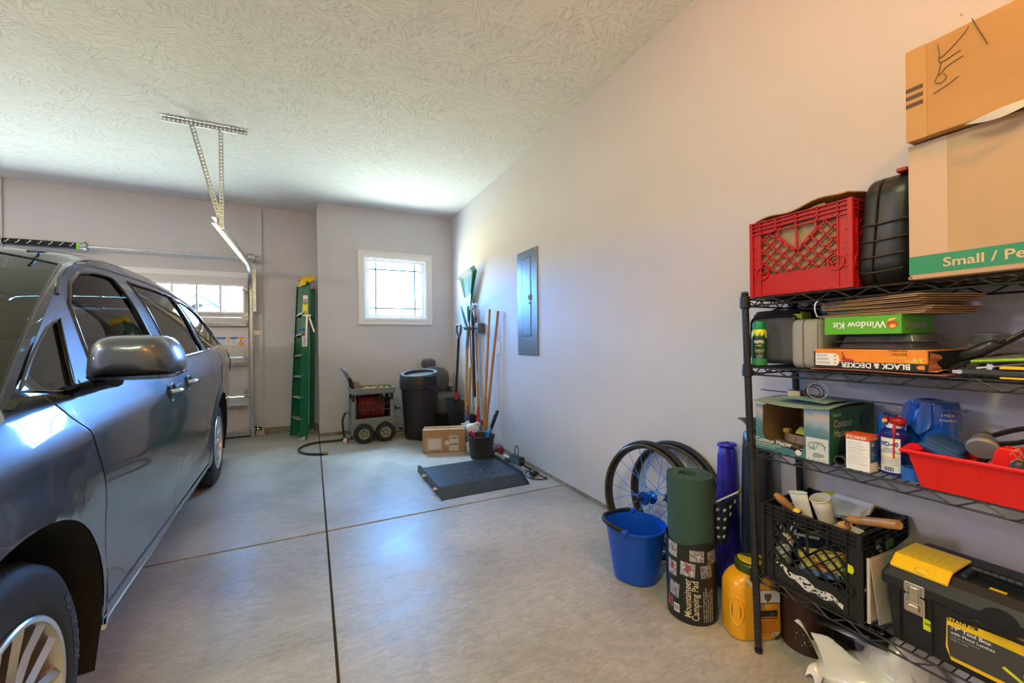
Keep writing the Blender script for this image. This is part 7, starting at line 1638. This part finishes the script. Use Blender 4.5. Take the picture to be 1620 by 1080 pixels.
# hose wound on the reel
ho = root('garden_hose', 'red rubber hose wound in thick coils inside the hose cart', 'hose', (.66, 5.39, .24))
mb = MB(); pts = []; turns = 17
for i in range(turns*24+1):
    a = 2*pi*i/24; t = i/(turns*24); x = cx0+.088+(cx1-cx0-.19)*t+.006*sin(a*.7); R_ = .136+.009*sin(2.3*a/6.28*1.7+1)+.005*sin(a*.31*3)
    pts.append((x, 5.40+R_*sin(a)*1.02, .395+R_*cos(a)*(1.06 if cos(a) > 0 else .88)))
mb.tube(pts, .0145, n=8); wpart('coils', mb, M_hose, ho, smooth=80)
mb = MB(); pts = []
for i in range(9*24+1):
    a = 2*pi*i/24; t = i/(9*24); x = cx1-.10-(cx1-cx0-.22)*t; pts.append((x, 5.39+.118*sin(a), .395+.118*cos(a)))
mb.tube(pts, .0145, n=8); wpart('inner_coils', mb, M_hose, ho, smooth=80)
mb = MB().tube(smoothpts([(.775, 5.243, .47), (.785, 5.243, .52), (.765, 5.25, .555), (.735, 5.255, .53), (.735, 5.248, .46)], 5), .016, n=8); wpart('hose_end', mb, M_black, ho, label='black hose end')
bh = root('supply_hose', 'black supply hose curving from the cart over the floor joint', 'hose', (.1, 5.2, 0))
pts = [(cx0-.049, 5.36, .3565), (.345, 5.36, .33), (.325, 5.37, .25), (.335, 5.40, .12), (.345, 5.42, .04), (.30, 5.44, .014), (.20, 5.44, .013), (.06, 5.44, .013), (-.06, 5.38, .013), (-.135, 5.24, .013), (-.135, 5.08, .013), (-.06, 4.94, .013), (.03, 4.87, .013), (.10, 4.85, .013)]
wpart('hose_line', MB().tube(smoothpts(pts, 8), .0125, n=10), mat('black_rubber', (.013, .013, .014), .45), bh, smooth=80)
wpart('brass_coupling', MB().lathe([(.013, 0), (.016, .005), (.016, .03), (.019, .032), (.019, .05), (.014, .05), (.010, .03)], (.095, 4.852, .0165), (1, -.1, 0), n=20), mat('aged_brass', (.30, .20, .08), .4, metal=.8), bh, label='brass hose coupling')
# bits in the tray
rnd = random.Random(21); M_ny = mat('nozzle_yellow', (.80, .55, .02), .4); tz = .622
def nozzle(label, x, y, ang, black=False, s=1.):
    rt = root('hose_nozzle', label, 'hose nozzle', (x, y, tz), group='watering fittings in the cart tray')
    d = V((cos(ang), sin(ang), .12)).normalized(); p = V((x, y, tz+.020))
    wpart('barrel', MB().cyl(p-d*.03*s, p+d*.035*s, .011*s, .013*s, n=12), M_black if black else M_steel, rt); wpart('collar', MB().cyl(p+d*.02*s, p+d*.048*s, .0185*s, .016*s, n=14), M_ny, rt); wpart('inlet', MB().cyl(p-d*.05*s, p-d*.028*s, .016*s, n=14), M_ny if not black else M_black, rt)
for i, (x, y, a, bl, l) in enumerate(((.578, 5.29, -1.5, False, 'small brass-grey fitting nearest the raffia'), (.614, 5.30, 1.6, False, 'second fitting from the raffia'), (.650, 5.28, -1.5, False, 'third fitting from the raffia'), (.686, 5.31, -1.6, True, 'black nozzle in the middle of the tray'), (.722, 5.30, 1.5, True, 'black and yellow nozzle right of the tray middle'), (.758, 5.28, -1.6, False, 'yellow nozzle near the right end of the tray'), (.794, 5.31, 1.6, True, 'black nozzle second from the right end of the tray'), (.832, 5.28, -1.5, True, 'black and yellow nozzle at the right end of the tray'))):
    nozzle(l+' of the hose cart' if 'tray' in l else l+' in the hose cart tray', x, y, a, bl, .95)
mb = MB()
for k in range(150):
    a = rnd.uniform(.1, 1.9); b_ = rnd.uniform(-.5, .5); L_ = rnd.uniform(.05, .085); c = V((.462+rnd.uniform(-.012, .012), 5.34+rnd.uniform(-.05, .05), tz+rnd.uniform(.012, .05))); d = V((cos(a)*cos(b_), sin(b_), sin(a)*.5+.35)).normalized()
    mb.tube([c, c+d*L_*.5+V((0, 0, .006)), c+d*L_], .0016, n=4)
o_ = solo('raffia_bundle', mb, mat('raffia', (.40, .26, .15), .9), 'tangled bundle of brown raffia fibre in the hose cart tray', 'raffia'); 

# black wheeled bin with a crooked lid
M_bin = mat('bin_black_brown', (.022, .019, .022), .45, bump=(60, .12, .002))
tb_ = root('trash_can', 'black wheeled trash can with its lid on crooked beside the hose cart', 'trash can', (1.225, 5.18, 0))
BC = (1.225, 5.18)
mb = MB(); mb.lathe([(0, .004), (.185, .004), (.19, .02), (.228, .60), (.231, .615), (.248, .62), (.252, .70), (.246, .73), (.236, .735), (.228, .72), (.18, .05), (0, .04)], (*BC, 0), n=56); wpart('bin_body', mb, M_bin, tb_, smooth=40)
Ml = Matrix.Translation((BC[0]-.005, BC[1], .755)) @ Matrix.Rotation(rad(-5), 4, 'Y') @ Matrix.Rotation(rad(7), 4, 'X')
mb = MB().lathe([(0, .030), (.10, .034), (.165, .024), (.178, .030), (.186, .060), (.225, .066), (.238, .050), (.240, .0), (.250, -.030), (.242, -.032), (.232, -.01), (.2, .02)], n=56).xf(Ml); lid = wpart('lid', mb, M_bin, tb_, smooth=40)
mb = MB().tube([(p[0], p[1], .0) for p in [(.236*cos(a), .236*sin(a)) for a in [2*pi*k/48 for k in range(48)]]], .008, n=8, closed=True).xf(Matrix.Translation(V((BC[0]-.005, BC[1], .800))) @ Matrix.Rotation(rad(-5), 4, 'Y') @ Matrix.Rotation(rad(7), 4, 'X')); wpart('lid_rim', mb, M_bin, lid)
A4 = math.atan2(-5.18, -1.0)+.42; e = V((cos(A4), sin(A4), 0)); t = V((-sin(A4), cos(A4), 0)); c = V((*BC, .70))+e*.255
mb = MB().tube([c+t*x+e*o+V((0, 0, z)) for x, o, z in ((-.065, .0, -.06), (-.07, .035, -.02), (-.055, .045, .085), (.055, .045, .085), (.07, .035, -.02), (.065, 0, -.06), (.05, .03, -.055), (-.05, .03, -.055))], .014, n=8, closed=True); wpart('side_handle', mb, M_bin, tb_)
for s_ in (-.10, .10):
    A5 = math.atan2(-5.18, -1.225)+.55; e5 = V((cos(A5), sin(A5), 0)); t5 = V((-sin(A5), cos(A5), 0)); c = V((*BC, .062))+e5*.185+t5*s_; wpart('wheel', MB().lathe([(0, -.02), (.05, -.022), (.061, -.015), (.061, .015), (.05, .022), (0, .02)], c, t5, n=24), M_blackm, tb_)
wpart('axle_housing', MB().box(V((*BC, .075))+e5*.17, (.24, .09, .13), R=Matrix.Rotation(A5+pi/2, 3, 'Z')), M_bin, tb_, smooth=0, bevel=.02)
wpart('moulded_plate', MB().grid(lambda i, j: (BC[0]+(.2295-.02*(1-j)*.55)*cos(-1.25+.5*i), BC[1]+(.2295-.02*(1-j)*.55)*sin(-1.25+.5*i), .44+.13*j), 10, 3), M_bin, tb_, smooth=0)

# removed minivan seat standing in the corner
M_vs = mat('grey_van_seat', (.125, .122, .115), .8, noise=(20, .06), bump=(160, .2, .001))
vs_ = root('vehicle_seat', 'grey upholstered vehicle seat with headrest standing in the corner behind the trash can', 'car seat', (1.56, 5.53, 0))
Rs = Matrix.Rotation(rad(12), 3, 'X') 
mb = MB(); mb.ell((1.632, 5.53, .355), (.42, .46, .30), n=32, m=16, p=4); wpart('seat_cushion', mb, M_vs, vs_, smooth=60)
mb = MB(); mb.ell((1.525, 5.655, .58), (.42, .15, .56), R=Rs @ Matrix.Rotation(rad(8), 3, 'Y'), n=32, m=18, p=3.2); wpart('backrest', mb, M_vs, vs_, smooth=60)
mb = MB(); mb.ell((1.475, 5.70, .900), (.20, .10, .13), R=Rs, n=28, m=14, p=3.2); wpart('headrest', mb, M_vs, vs_, smooth=60)
wpart('headrest_bar', MB().cyl((1.43, 5.69, .78), (1.43, 5.70, .87), .008, n=8), M_blackm, vs_); wpart('headrest_bar', MB().cyl((1.52, 5.69, .78), (1.52, 5.70, .87), .008, n=8), M_blackm, vs_)
wpart('side_trim', MB().ell((1.765, 5.60, .47), (.06, .26, .20), p=3), mat('van_trim_grey', (.09, .088, .083), .6), vs_)
wpart('seat_base', MB().bb((1.46, 5.36, .036), (1.80, 5.70, .24)), M_blackm, vs_, smooth=0, bevel=.02)
for x in (1.47, 1.74): wpart('floor_rail', MB().bb((x, 5.32, .0), (x+.035, 5.74, .035)), M_blackm, vs_, smooth=0, bevel=.004)
gt = root('grey_tray', 'low pale grey plastic case on the floor between the hose cart and the trash can', 'case', (1.02, 5.50, 0))
wpart('lower_half', MB().bb((.93, 5.34, 0), (1.09, 5.66, .055)), mat('pale_grey_plastic', (.23, .225, .21), .55), gt, smooth=0, bevel=.01); wpart('upper_half', MB().bb((.935, 5.345, .058), (1.085, 5.655, .11)), mat('pale_grey_plastic', (.23, .225, .21), .55), gt, smooth=0, bevel=.014); wpart('seam', MB().bb((.94, 5.35, .054), (1.08, 5.65, .060)), M_blackm, gt, smooth=0); wpart('clasp', MB().bb((.99, 5.336, .085), (1.03, 5.346, .112)), M_blackm, gt, smooth=0)

# shipping carton
bxa = rad(-19); sc_ = root('shipping_box', 'brown shipping carton with white labels on the floor before the trash can', 'box', (1.064, 4.405, 0), rz=bxa)
BL, BD, BH = .455, .21, .245
part('carton', MB().bb((0, 0, 0), (BL, BD, BH)), M_card, sc_, smooth=0, bevel=.003)
part('flap_seam', MB().bb((.002, BD/2-.001, BH), (BL-.002, BD/2+.001, BH+.0008)), M_cardedge, sc_, smooth=0)
part('tape', MB().bb((0, BD/2-.025, BH), (BL, BD/2+.025, BH+.0005)), mat('brown_tape', (.36, .20, .095), .25), sc_, smooth=0); part('tape', MB().bb((-.0006, BD/2-.025, .15), (0, BD/2+.025, BH)), mat('brown_tape', (.36, .20, .095), .25), sc_, smooth=0)
part('pouch', MB().bb((.035, -.001, .018), (.215, 0, .165)), mat('clear_pouch', (.42, .33, .26), .2, coat=.6), sc_, smooth=0, label='clear document pouch')
part('packing_slip', MB().bb((.062, -.0018, .035), (.200, -.0008, .148)), mat('slip_white', (.62, .58, .56), .5), sc_, smooth=0, label='white packing slip')
part('shipping_label', MB().bb((.285, -.0012, .012), (.385, -.0002, .178)), mat('label_offwhite', (.64, .60, .56), .5), sc_, smooth=0, label='white shipping label with bar codes')
part('shipping_label', MB().box((.262, -.001, .10), (.05, .001, .045), R=Matrix.Rotation(rad(35), 3, 'Y')), mat('label_offwhite', (.64, .60, .56), .5), sc_, smooth=0)
for z0 in (.140, .070):
    mb = MB()
    for k in range(14): mb.bb((.294+.0062*k, -.0018, z0), (.294+.0062*k+.0028+.0014*(k % 3 == 0), -.0012, z0+.026))
    part('barcode', mb, M_ink, sc_, smooth=0)
for z0 in (.118, .110, .050, .040, .028): part('label_print', MB().bb((.294, -.0018, z0), (.345+.03*((z0*1000) % 2), -.0012, z0+.003)), M_greytxt, sc_, smooth=0)
for x in (.13, .24): part('top_print', MB().bb((x, .05, BH+.0002), (x+.05, .06, BH+.0008)), M_cardedge, sc_, smooth=0)

# bowl, pot and what stands in it
bw = root('bowl', 'small ribbed white plastic bowl on the floor between the carton and the plant pot', 'bowl', (1.548, 4.182, 0))
part('bowl_shell', MB().lathe([(0, .002), (.050, .002), (.052, .006), (.056, .008), (.064, .060), (.070, .096), (.075, .100), (.070, .102), (.058, .06), (.046, .012), (0, .010)], n=40), mat('bowl_white', (.55, .56, .57), .4), bw)
pt = root('plant_pot', 'black nursery pot with hand tools sticking out of it', 'pot', (1.566, 3.955, 0))
part('pot_shell', MB().lathe([(0, .002), (.105, .002), (.112, .006), (.115, .03), (.132, .205), (.140, .207), (.142, .232), (.134, .234), (.126, .21), (.108, .02), (0, .014)], n=48), mat('dusty_black_pot', (.024, .024, .024), .55, noise=(6, .6)), pt)
part('drain_slots', MB().box((-.06, -.100, .012), (.02, .01, .016)).box((0, -.114, .012), (.02, .01, .016)).box((.06, -.100, .012), (.02, .01, .016)), M_blackm, pt, smooth=0)
ls = root('hedge_shears', 'pair of shears with brown and black handles standing in the plant pot', 'shears', (1.64, 3.94, .1))
for a, b_ in (((1.60, 3.92, .12), (1.705, 3.90, .435)), ((1.615, 3.95, .12), (1.745, 3.93, .475))):
    a, b_ = V(a), V(b_); h_ = wpart('handle', MB().tube([a, a.lerp(b_, .66)], .013, n=10), mat('shear_brown', (.20, .045, .02), .5), ls); wpart('grip', MB().tube([a.lerp(b_, t) for t in (.60, .66, .8, .95, 1.)], [.014, .0185, .0175, .0185, .014], n=12), M_black, ls)
bn = root('hose_wand', 'bright blue spray wand handle standing in the plant pot', 'spray wand', (1.60, 3.88, .1)); M_bb2 = mat('bright_blue', (.01, .18, .62), .35)
wpart('body', MB().tube(smoothpts([(1.575, 3.87, .12), (1.595, 3.865, .21), (1.61, 3.86, .27), (1.635, 3.862, .30)], 5), [.022]*6+[.018]*6+[.013]*4, n=12), M_bb2, bn); wpart('trigger', MB().box((1.585, 3.86, .275), (.06, .02, .018), R=Matrix.Rotation(rad(20), 3, 'Y')), M_bb2, bn, smooth=0, bevel=.005)
mg = root('garden_trowel', 'magenta garden tool handle leaning over the left rim of the plant pot', 'trowel', (1.46, 3.93, .1)); wpart('handle', MB().tube(smoothpts([(1.50, 3.92, .18), (1.465, 3.915, .245), (1.435, 3.91, .285), (1.425, 3.91, .30)], 4), [.014]*4+[.018]*4+[.016]*4+[.010], n=12), mat('magenta', (.55, .02, .14), .4), mg); wpart('blade', MB().box((1.52, 3.925, .15), (.035, .006, .10)), M_steel, mg, smooth=0)

# long tools on the wall
M_pole = mat('tan_pole', (.43, .19, .055), .42, noise=(3, .12)); M_blackpole = mat('black_pole', (.014, .015, .018), .35)
solo('wooden_pole', MB().cyl((1.74, 4.33, .0), (1.812, 4.272, 1.565), .0145, n=14), M_pole, 'left of the two tan wooden poles leaning on the right wall', 'pole', loc=(1.74, 4.33, 0))
solo('wooden_pole', MB().cyl((1.735, 4.30, .0), (1.822, 4.062, 1.53), .0150, n=14), M_pole, 'right of the two tan wooden poles leaning on the right wall, tilted', 'pole', loc=(1.735, 4.30, 0))
rs_ = root('red_sleeve_pole', 'dark red plastic tube standing at the foot of the left wooden pole', 'tube', (1.73, 4.42, 0)); wpart('tube', MB().cyl((1.735, 4.37, 0), (1.742, 4.362, .30), .016, n=12), mat('dark_red_plastic', (.20, .008, .02), .4), rs_)
# leaf rake, head up
rkr = root('leaf_rake', 'green plastic leaf rake hanging head-up on the right wall', 'rake', (1.80, 4.9, 0))
hp0, hp1 = V((1.815, 4.80, .10)), V((1.80, 4.915, 1.55)); wpart('handle', MB().cyl(hp0, hp1, .012, n=12), M_wood, rkr)
M_rk = mat('rake_teal', (.30, .55, .48), .4); M_rkd = mat('rake_dark_green', (.01, .17, .075), .4)
nt = 17
for k in range(nt):
    t = k/(nt-1); a = hp1+V((0, .06-.10*t, .06)); b_ = V((1.795-.010*sin(pi*t), 5.215-.60*t, 2.035+.065*t)); q = [a.lerp(b_, s_) for s_ in (0, .5, .92, 1.)]; q[3] = b_+V((-.040, 0, .012)); q.append(b_+V((-.060, 0, -.022)))
    wpart('tine', MB().tube(q, [.0065, .009, .009, .007, .004], n=6, sy=.5), M_rkd if k > nt-4 else M_rk, rkr)
hd = [hp1+V((-.006, .075, .04)), hp1+V((-.006, -.055, .05)), V((1.788, 4.800, 1.80)), V((1.788, 5.055, 1.765))]
wpart('head_web', MB().add(hd+[p+V((.008, 0, 0)) for p in hd], [(0, 1, 2, 3), (7, 6, 5, 4), (0, 4, 5, 1), (1, 5, 6, 2), (2, 6, 7, 3), (3, 7, 4, 0)]), mat('rake_pale', (.52, .60, .50), .5), rkr, smooth=0, label='pale green head web')
def onweb(u, v): return hd[0].lerp(hd[1], u).lerp(hd[3].lerp(hd[2], u), v)+V((-.002, 0, 0))
for v0, v1, m in ((.80, .90, mat('label_bright_yellow', (.80, .68, .02), .4)), (.92, 1.0, M_rk)): wpart('web_band', MB().quad(onweb(0, v0), onweb(1, v0), onweb(1, v1), onweb(0, v1)), m, rkr, smooth=0)
wpart('socket', MB().cyl(hp1-V((0, 0, .10)), hp1+V((0, .0, .10)), .017, .024, n=14), M_rkd, rkr)
# tool hook rail
hr = root('tool_hook', 'grey wall hook plate holding the long handled tools', 'tool hook', (1.85, 4.65, 1.33)); M_hook = mat('hook_grey', (.10, .105, .115), .4)
wpart('plate', MB().bb((W-.012, 4.53, 1.31), (W-.0005, 4.95, 1.415)), M_hook, hr, smooth=0, bevel=.003); wpart('end_block', MB().bb((W-.09, 4.53, 1.30), (W-.012, 4.63, 1.42)), M_hook, hr, smooth=0, bevel=.006)
for y in (4.610, 4.715, 4.925): wpart('prong', MB().tube(smoothpts([(W-.012, y, 1.36), (W-.06, y, 1.355), (W-.11, y, 1.36), (W-.125, y, 1.385)], 4), .011, n=8), M_hook, hr)
# spade, blade up
spd = root('spade', 'garden spade with a grey steel blade upwards and blue painted foot', 'spade', (1.72, 4.80, 0)); wpart('handle', MB().cyl((1.715, 4.86, .02), (1.745, 4.845, 1.16), .0185, n=14), M_wood, spd)
wpart('blue_band', MB().cyl((1.7175, 4.859, .20), (1.721, 4.857, .36), .0192, n=14), mat('paint_blue', (.03, .14, .30), .45), spd, label='blue painted band'); wpart('socket', MB().cyl((1.744, 4.846, 1.12), (1.752, 4.815, 1.38), .021, .017, n=14), mat('spade_steel', (.22, .225, .23), .4, metal=.6), spd)
def spb(u, v):
    s_ = (u-.5)*2; w_ = .105*(1-v**3.2)**.6 if v < 1 else 0; c = V((1.745-.012*sin(pi*v), 4.80, 1.36)).lerp(V((1.735, 5.03, 1.665)), v); ax = V((.55, .55, -.42)).normalized(); return c+ax*(s_*w_*.55)+V((-.025*(1-s_*s_)*(1-v*.5), 0, 0))
wpart('blade', MB().sheet(spb, 10, 14, .003), mat('spade_steel', (.22, .225, .23), .4, metal=.6), spd, smooth=60)
# snow shovel
ss = root('snow_shovel', 'black plastic snow shovel standing blade-down with a long black pole', 'snow shovel', (1.66, 5.03, 0))
wpart('pole', MB().tube([(1.645, 5.03, .40), (1.662, 4.92, 1.25)], .0155, n=12), M_blackpole, ss); wpart('red_clip', MB().cyl((1.6463, 5.022, .465), (1.6482, 5.009, .56), .0195, n=12), mat('clip_red', (.45, .03, .025), .4), ss, label='red joint clip')
wpart('d_grip', MB().tube(smoothpts([(1.662, 4.92, 1.24), (1.66, 4.975, 1.30), (1.662, 4.995, 1.38), (1.666, 4.95, 1.41), (1.670, 4.87, 1.40), (1.668, 4.855, 1.34), (1.662, 4.91, 1.25)], 5), .016, n=8), M_hook, ss)
def scp(u, v): s_ = (u-.5)*2; return V((1.66+.165*s_*(1-.12*v)+.05*(1-v)-.02, 5.06-.115*sin(pi*.5*(1-v))-.07*(s_*s_)*.6-.02, .06+.42*v-.055*s_*(1-.4*v)-.02*s_*s_))
wpart('scoop', MB().sheet(scp, 16, 14, .006), mat('shovel_black', (.016, .016, .018), .28), ss, smooth=60)
for k in range(5): wpart('scoop_rib', MB().tube([scp(.18+.15*k, t)+V((0, -.006, 0)) for t in (.12, .25, .4, .5)], .006, n=6), mat('shovel_black', (.016, .016, .018), .28), ss)
wpart('wear_edge', MB().tube([scp(k/10, .0)+V((0, -.004, 0)) for k in range(11)], .006, n=6), mat('wear_strip', (.10, .09, .08), .5), ss)
# others in the cluster
cv = root('hand_cultivator', 'three-pronged wire cultivator on a brown pole hung tines-up on the wall hook', 'cultivator', (1.80, 4.66, 0)); wpart('handle', MB().cyl((1.792, 4.59, .30), (1.795, 4.690, 1.50), .0135, n=12), M_pole, cv)
mb = MB().tube(smoothpts([(1.795, 4.69, 1.46), (1.785, 4.725, 1.55), (1.78, 4.775, 1.645), (1.775, 4.68, 1.655), (1.78, 4.585, 1.64), (1.785, 4.66, 1.54), (1.795, 4.69, 1.46)], 6), .0055, n=8).tube(smoothpts([(1.79, 4.69, 1.48), (1.78, 4.70, 1.56), (1.775, 4.68, 1.648)], 5), .005, n=8); wpart('tines', mb, M_chrome, cv); wpart('ferrule', MB().cyl((1.7945, 4.685, 1.40), (1.795, 4.692, 1.52), .0155, n=12), M_blackpole, cv)
wpart('white_sticker', MB().cyl((1.7929, 4.623, .72), (1.7936, 4.645, .93), .0141, n=12), M_greytxt, cv)
solo('white_tube', MB().tube([(1.825, 4.650, .34), (1.828, 4.69, .8), (1.830, 4.738, 1.29)], .022, n=14), mat('white_pvc', (.70, .72, .74), .4), 'white plastic tube leaning between the spade and the cultivator', 'tube')
solo('black_rod', MB().cyl((1.79, 4.715, .52), (1.80, 4.80, 1.62), .017, n=12), M_blackpole, 'black rod with a square end hanging behind the spade', 'rod')
solo('ash_pole', MB().cyl((1.812, 5.03, .03), (1.832, 4.985, .87), .0165, n=12), mat('pale_ash', (.50, .32, .13), .5), 'short pale wooden pole left of the spade handle', 'pole')
# detergent jug, coiled cord, red brush and odds at the tool feet
dj = root('detergent_jug', 'white detergent jug with a blue cap standing behind the plant pot', 'jug', (1.642, 4.42, 0))
part('jug_body', MB().ell((0, 0, .13), (.15, .12, .26), n=28, m=16, p=4), mat('jug_white', (.68, .68, .68), .35), dj, smooth=60); part('jug_handle', MB().torus((.045, -.03, .225), (0, 1, .1), .042, .016, n=24, m=8), mat('jug_white', (.68, .68, .68), .35), dj); part('measuring_cap', MB().lathe([(.036, 0), (.042, .05), (.038, .052), (.032, .005)], (.056, -.085, .19), (.2, -.7, .6), n=24), mat('clear_blue_cap', (.25, .42, .62), .2, coat=.4), dj); part('label_patch', MB().ell((-.02, -.055, .12), (.05, .02, .09)), mat('violet_label', (.28, .08, .32), .5), dj); part('green_mark', MB().ell((-.055, -.048, .165), (.03, .02, .05)), mat('leaf_green', (.10, .33, .04), .5), dj)
bp_ = root('bleach_bottle', 'white bottle with a blue and red cap behind the detergent jug', 'bottle', (1.64, 4.565, 0)); part('bottle_body', MB().lathe([(0, 0), (.045, 0), (.047, .01), (.047, .20), (.02, .26), (.018, .28)], n=24), mat('jug_white', (.68, .68, .68), .35), bp_); part('blue_cap', MB().cyl((0, 0, .275), (0, 0, .315), .022, n=16), mat('cap_blue', (.02, .05, .30), .4), bp_); part('red_tip', MB().cyl((0, 0, .315), (0, 0, .340), .017, .010, n=16), mat('cap_red', (.40, .008, .012), .3), bp_)
mb = MB(); pts = [(1.568+.022*cos(a), 4.508+.022*sin(a), .04+.22*a/(2*pi*13)) for a in [2*pi*13*k/200 for k in range(201)]]; mb.tube(pts, .0055, n=6); solo('coiled_cord', mb, mat('white_cord', (.62, .62, .60), .5), 'white coiled cord standing left of the detergent jug', 'cord')
rb2 = root('scrub_brush', 'red long handled brush standing behind the detergent jug', 'brush', (1.735, 4.50, 0)); wpart('handle', MB().tube([(1.735, 4.50, .20), (1.745, 4.49, .44)], [.020, .010], n=10), mat('brush_red', (.50, .015, .02), .4), rb2); wpart('head', MB().ell((1.735, 4.50, .13), (.075, .06, .20), p=3), mat('brush_red', (.50, .015, .02), .4), rb2)
dp = root('dustpan', 'dark grey dustpan and broom head behind the spade foot', 'dustpan', (1.74, 4.78, 0)); wpart('pan', MB().box((1.755, 4.74, .24), (.12, .10, .14), R=Matrix.Rotation(rad(18), 3, 'Y')), M_black, dp, smooth=0, bevel=.012); wpart('bristles', MB().box((1.74, 4.76, .09), (.14, .06, .17)), M_gripg, dp, smooth=0, bevel=.01)
mr_ = root('maroon_bag', 'crumpled maroon bag on the floor behind the plant pot', 'bag', (1.76, 4.02, 0)); wpart('bag_body', crumple('', (1.765, 3.99, 0), (.07, .085, .085), 3, pts=14, spiky=.3), mat('maroon_cloth', (.13, .008, .018), .6), mr_, smooth=40)
pr = root('grey_pipe', 'pale grey plastic tube lying on the floor behind the ramp', 'tube', (1.72, 3.80, 0)); wpart('pipe', MB().cyl((1.715, 3.92, .022), (1.728, 3.66, .022), .021, n=16), mat('pale_pipe', (.40, .44, .47), .4), pr); wpart('dark_end', MB().cyl((1.7255, 3.69, .022), (1.7305, 3.635, .022), .0225, n=16), M_gripg, pr)
solo('white_stake', MB().cyl((1.790, 3.88, .012), (1.795, 3.60, .012), .009, n=10), mat('white_pvc', (.70, .72, .74), .4), 'thin white plastic stake lying beside the grey tube by the wall', 'stake')
SKY, SUN, EXPO = [(41.0, 46.5, 41.6), (50.0, 45.0, 25.0), (10.0, 30.0, 72.0), (8.2, 29.0, 67.0), (54.0, 94.0, 128.0)], 0, 0.0
def LIGHTS():
    out = []
    C, P = (1.0, 0.3158, 0.0316), 0.9500
    out.append(light('POINT','ceiling_bulb',(.9,-.5,2.75),C,P*60,.07))
    C, P = (1.0, 0.3333, 0.0556), 0.0900
    out.append(light('POINT','ceiling_bulb_shelf',(.95,1.15,2.86),C,P*60,.06))
    C, P = (1.0, 0.7045, 0.25), 0.8800
    out.append(light('POINT','added_fill_far',(-3.4,2.6,2.8),C,P*60,.07))  # added warm fill for bounce from the left, no known bulb here
    C, P = (0.9892, 1.0, 0.4731), 0.9300
    out.append(light('AREA','added_fill_near',(-.7,.1,2.99),C,P*60,1.2,.25,aim=(-.7,.1,0)))  # added area fill for floor and low right side, not a known fixture
    C, P = (0.9062, 0.8281, 1.0), 3.2000
    out.append(light('AREA','added_fill_left',(-4.6,1.6,2.99),C,P*60,1.2,.25,aim=(-4.6,1.6,0)))  # added area fill from the unseen left, not a known fixture
    out.append(portal('daylight_window', ((wx0+wx1)/2, D+.064, (wz0+wz1)/2), ((wx0+wx1)/2, 0, (wz0+wz1)/2), wx1-wx0-.09, wz1-wz0-.09))
    out.append(portal('daylight_door', (-2.97, DY+.051, 1.78), (-2.97, 0, 1.78), 4.4, .36))
    return out
# ================================================================ light and camera
wd = bpy.data.worlds.new('sky'); SC.world = wd; wd.use_nodes = True; nt = wd.node_tree; L = nt.links.new
bg = nt.nodes['Background']; tc = nt.nodes.new('ShaderNodeTexCoord'); sp_ = nt.nodes.new('ShaderNodeSeparateXYZ'); L(tc.outputs['Generated'], sp_.inputs[0])
rp = nt.nodes.new('ShaderNodeValToRGB'); e = rp.color_ramp.elements; k_ = max(max(c) for c in SKY)+1e-6          # radiance of: ground at the feet, ground further off, sky low, middle, overhead
stops = [(0., 0), (.26, 0), (.36, 1), (.497, 1), (.503, 2), (.58, 2), (.64, 3), (.80, 3), (.88, 4), (1., 4)]
for n_, (p_, i_) in enumerate(stops):
    q_ = e[0] if n_ == 0 else (e[len(e)-1] if n_ == len(stops)-1 else e.new(p_)); q_.position = p_; q_.color = (*[x/k_ for x in SKY[i_]], 1)
mr_w = nt.nodes.new('ShaderNodeMapRange'); mr_w.inputs[1].default_value = -1; mr_w.inputs[2].default_value = 1; L(sp_.outputs['Z'], mr_w.inputs[0])
L(mr_w.outputs[0], rp.inputs['Fac']); L(rp.outputs[0], bg.inputs['Color']); bg.inputs['Strength'].default_value = k_

def light(kind, name, loc, col, power, size=None, size_y=None, aim=None, spread=None):
    ld = bpy.data.lights.new(name, kind); ld.color = col; ld.energy = power
    if kind == 'AREA':
        ld.size = size
        if size_y: ld.shape = 'RECTANGLE'; ld.size_y = size_y
        if spread: ld.spread = spread
    elif kind == 'POINT' and size: ld.shadow_soft_size = size
    o = bpy.data.objects.new(name, ld); COL.objects.link(o); o.location = loc
    if aim: o.rotation_euler = (V(aim)-V(loc)).to_track_quat('-Z', 'Z').to_euler()
    return o
def portal(name, loc, aim, a, b):
    o = light('AREA', name, loc, (1, 1, 1), 1, a, b, aim); o.data.cycles.is_portal = True; return o
for o_ in LIGHTS():
    pass

sun = bpy.data.lights.new('sun', 'SUN'); sun.energy = SUN; sun.angle = .01; sun.color = (1, .95, .88)
so = bpy.data.objects.new('sun', sun); COL.objects.link(so); so.rotation_euler = V((.25, .75, -1.)).to_track_quat('-Z', 'Z').to_euler(); so.location = (0, -8, 12)

cd = bpy.data.cameras.new('camera'); cam = bpy.data.objects.new('camera', cd); COL.objects.link(cam)
r_ = V((.8982107, -.43941021, -.0116707)); u_ = V((.01085134, -.00437659, .99993154)); w_ = V((.439431203, .898275858, -.000837092))
Mx = Matrix((( r_.x, u_.x, -w_.x, 0), (r_.y, u_.y, -w_.y, 0), (r_.z, u_.z, -w_.z, 1.2), (0, 0, 0, 1))); cam.matrix_world = Mx
cd.sensor_width = 36; cd.lens = 647.4/1620*36; cd.clip_start = .03; cd.clip_end = 300
SC.camera = cam
vs = SC.view_settings; vs.view_transform = 'Standard'; vs.look = 'None'; vs.exposure = EXPO; vs.gamma = 1; vs.use_curve_mapping = False
cy = SC.cycles; cy.filter_width = 1.0; cy.use_adaptive_sampling = False; cy.max_bounces = 10; cy.diffuse_bounces = 6; cy.glossy_bounces = 5; cy.transmission_bounces = 6; cy.transparent_max_bounces = 12
cy.caustics_reflective = False; cy.caustics_refractive = False; cy.sample_clamp_indirect = 8.
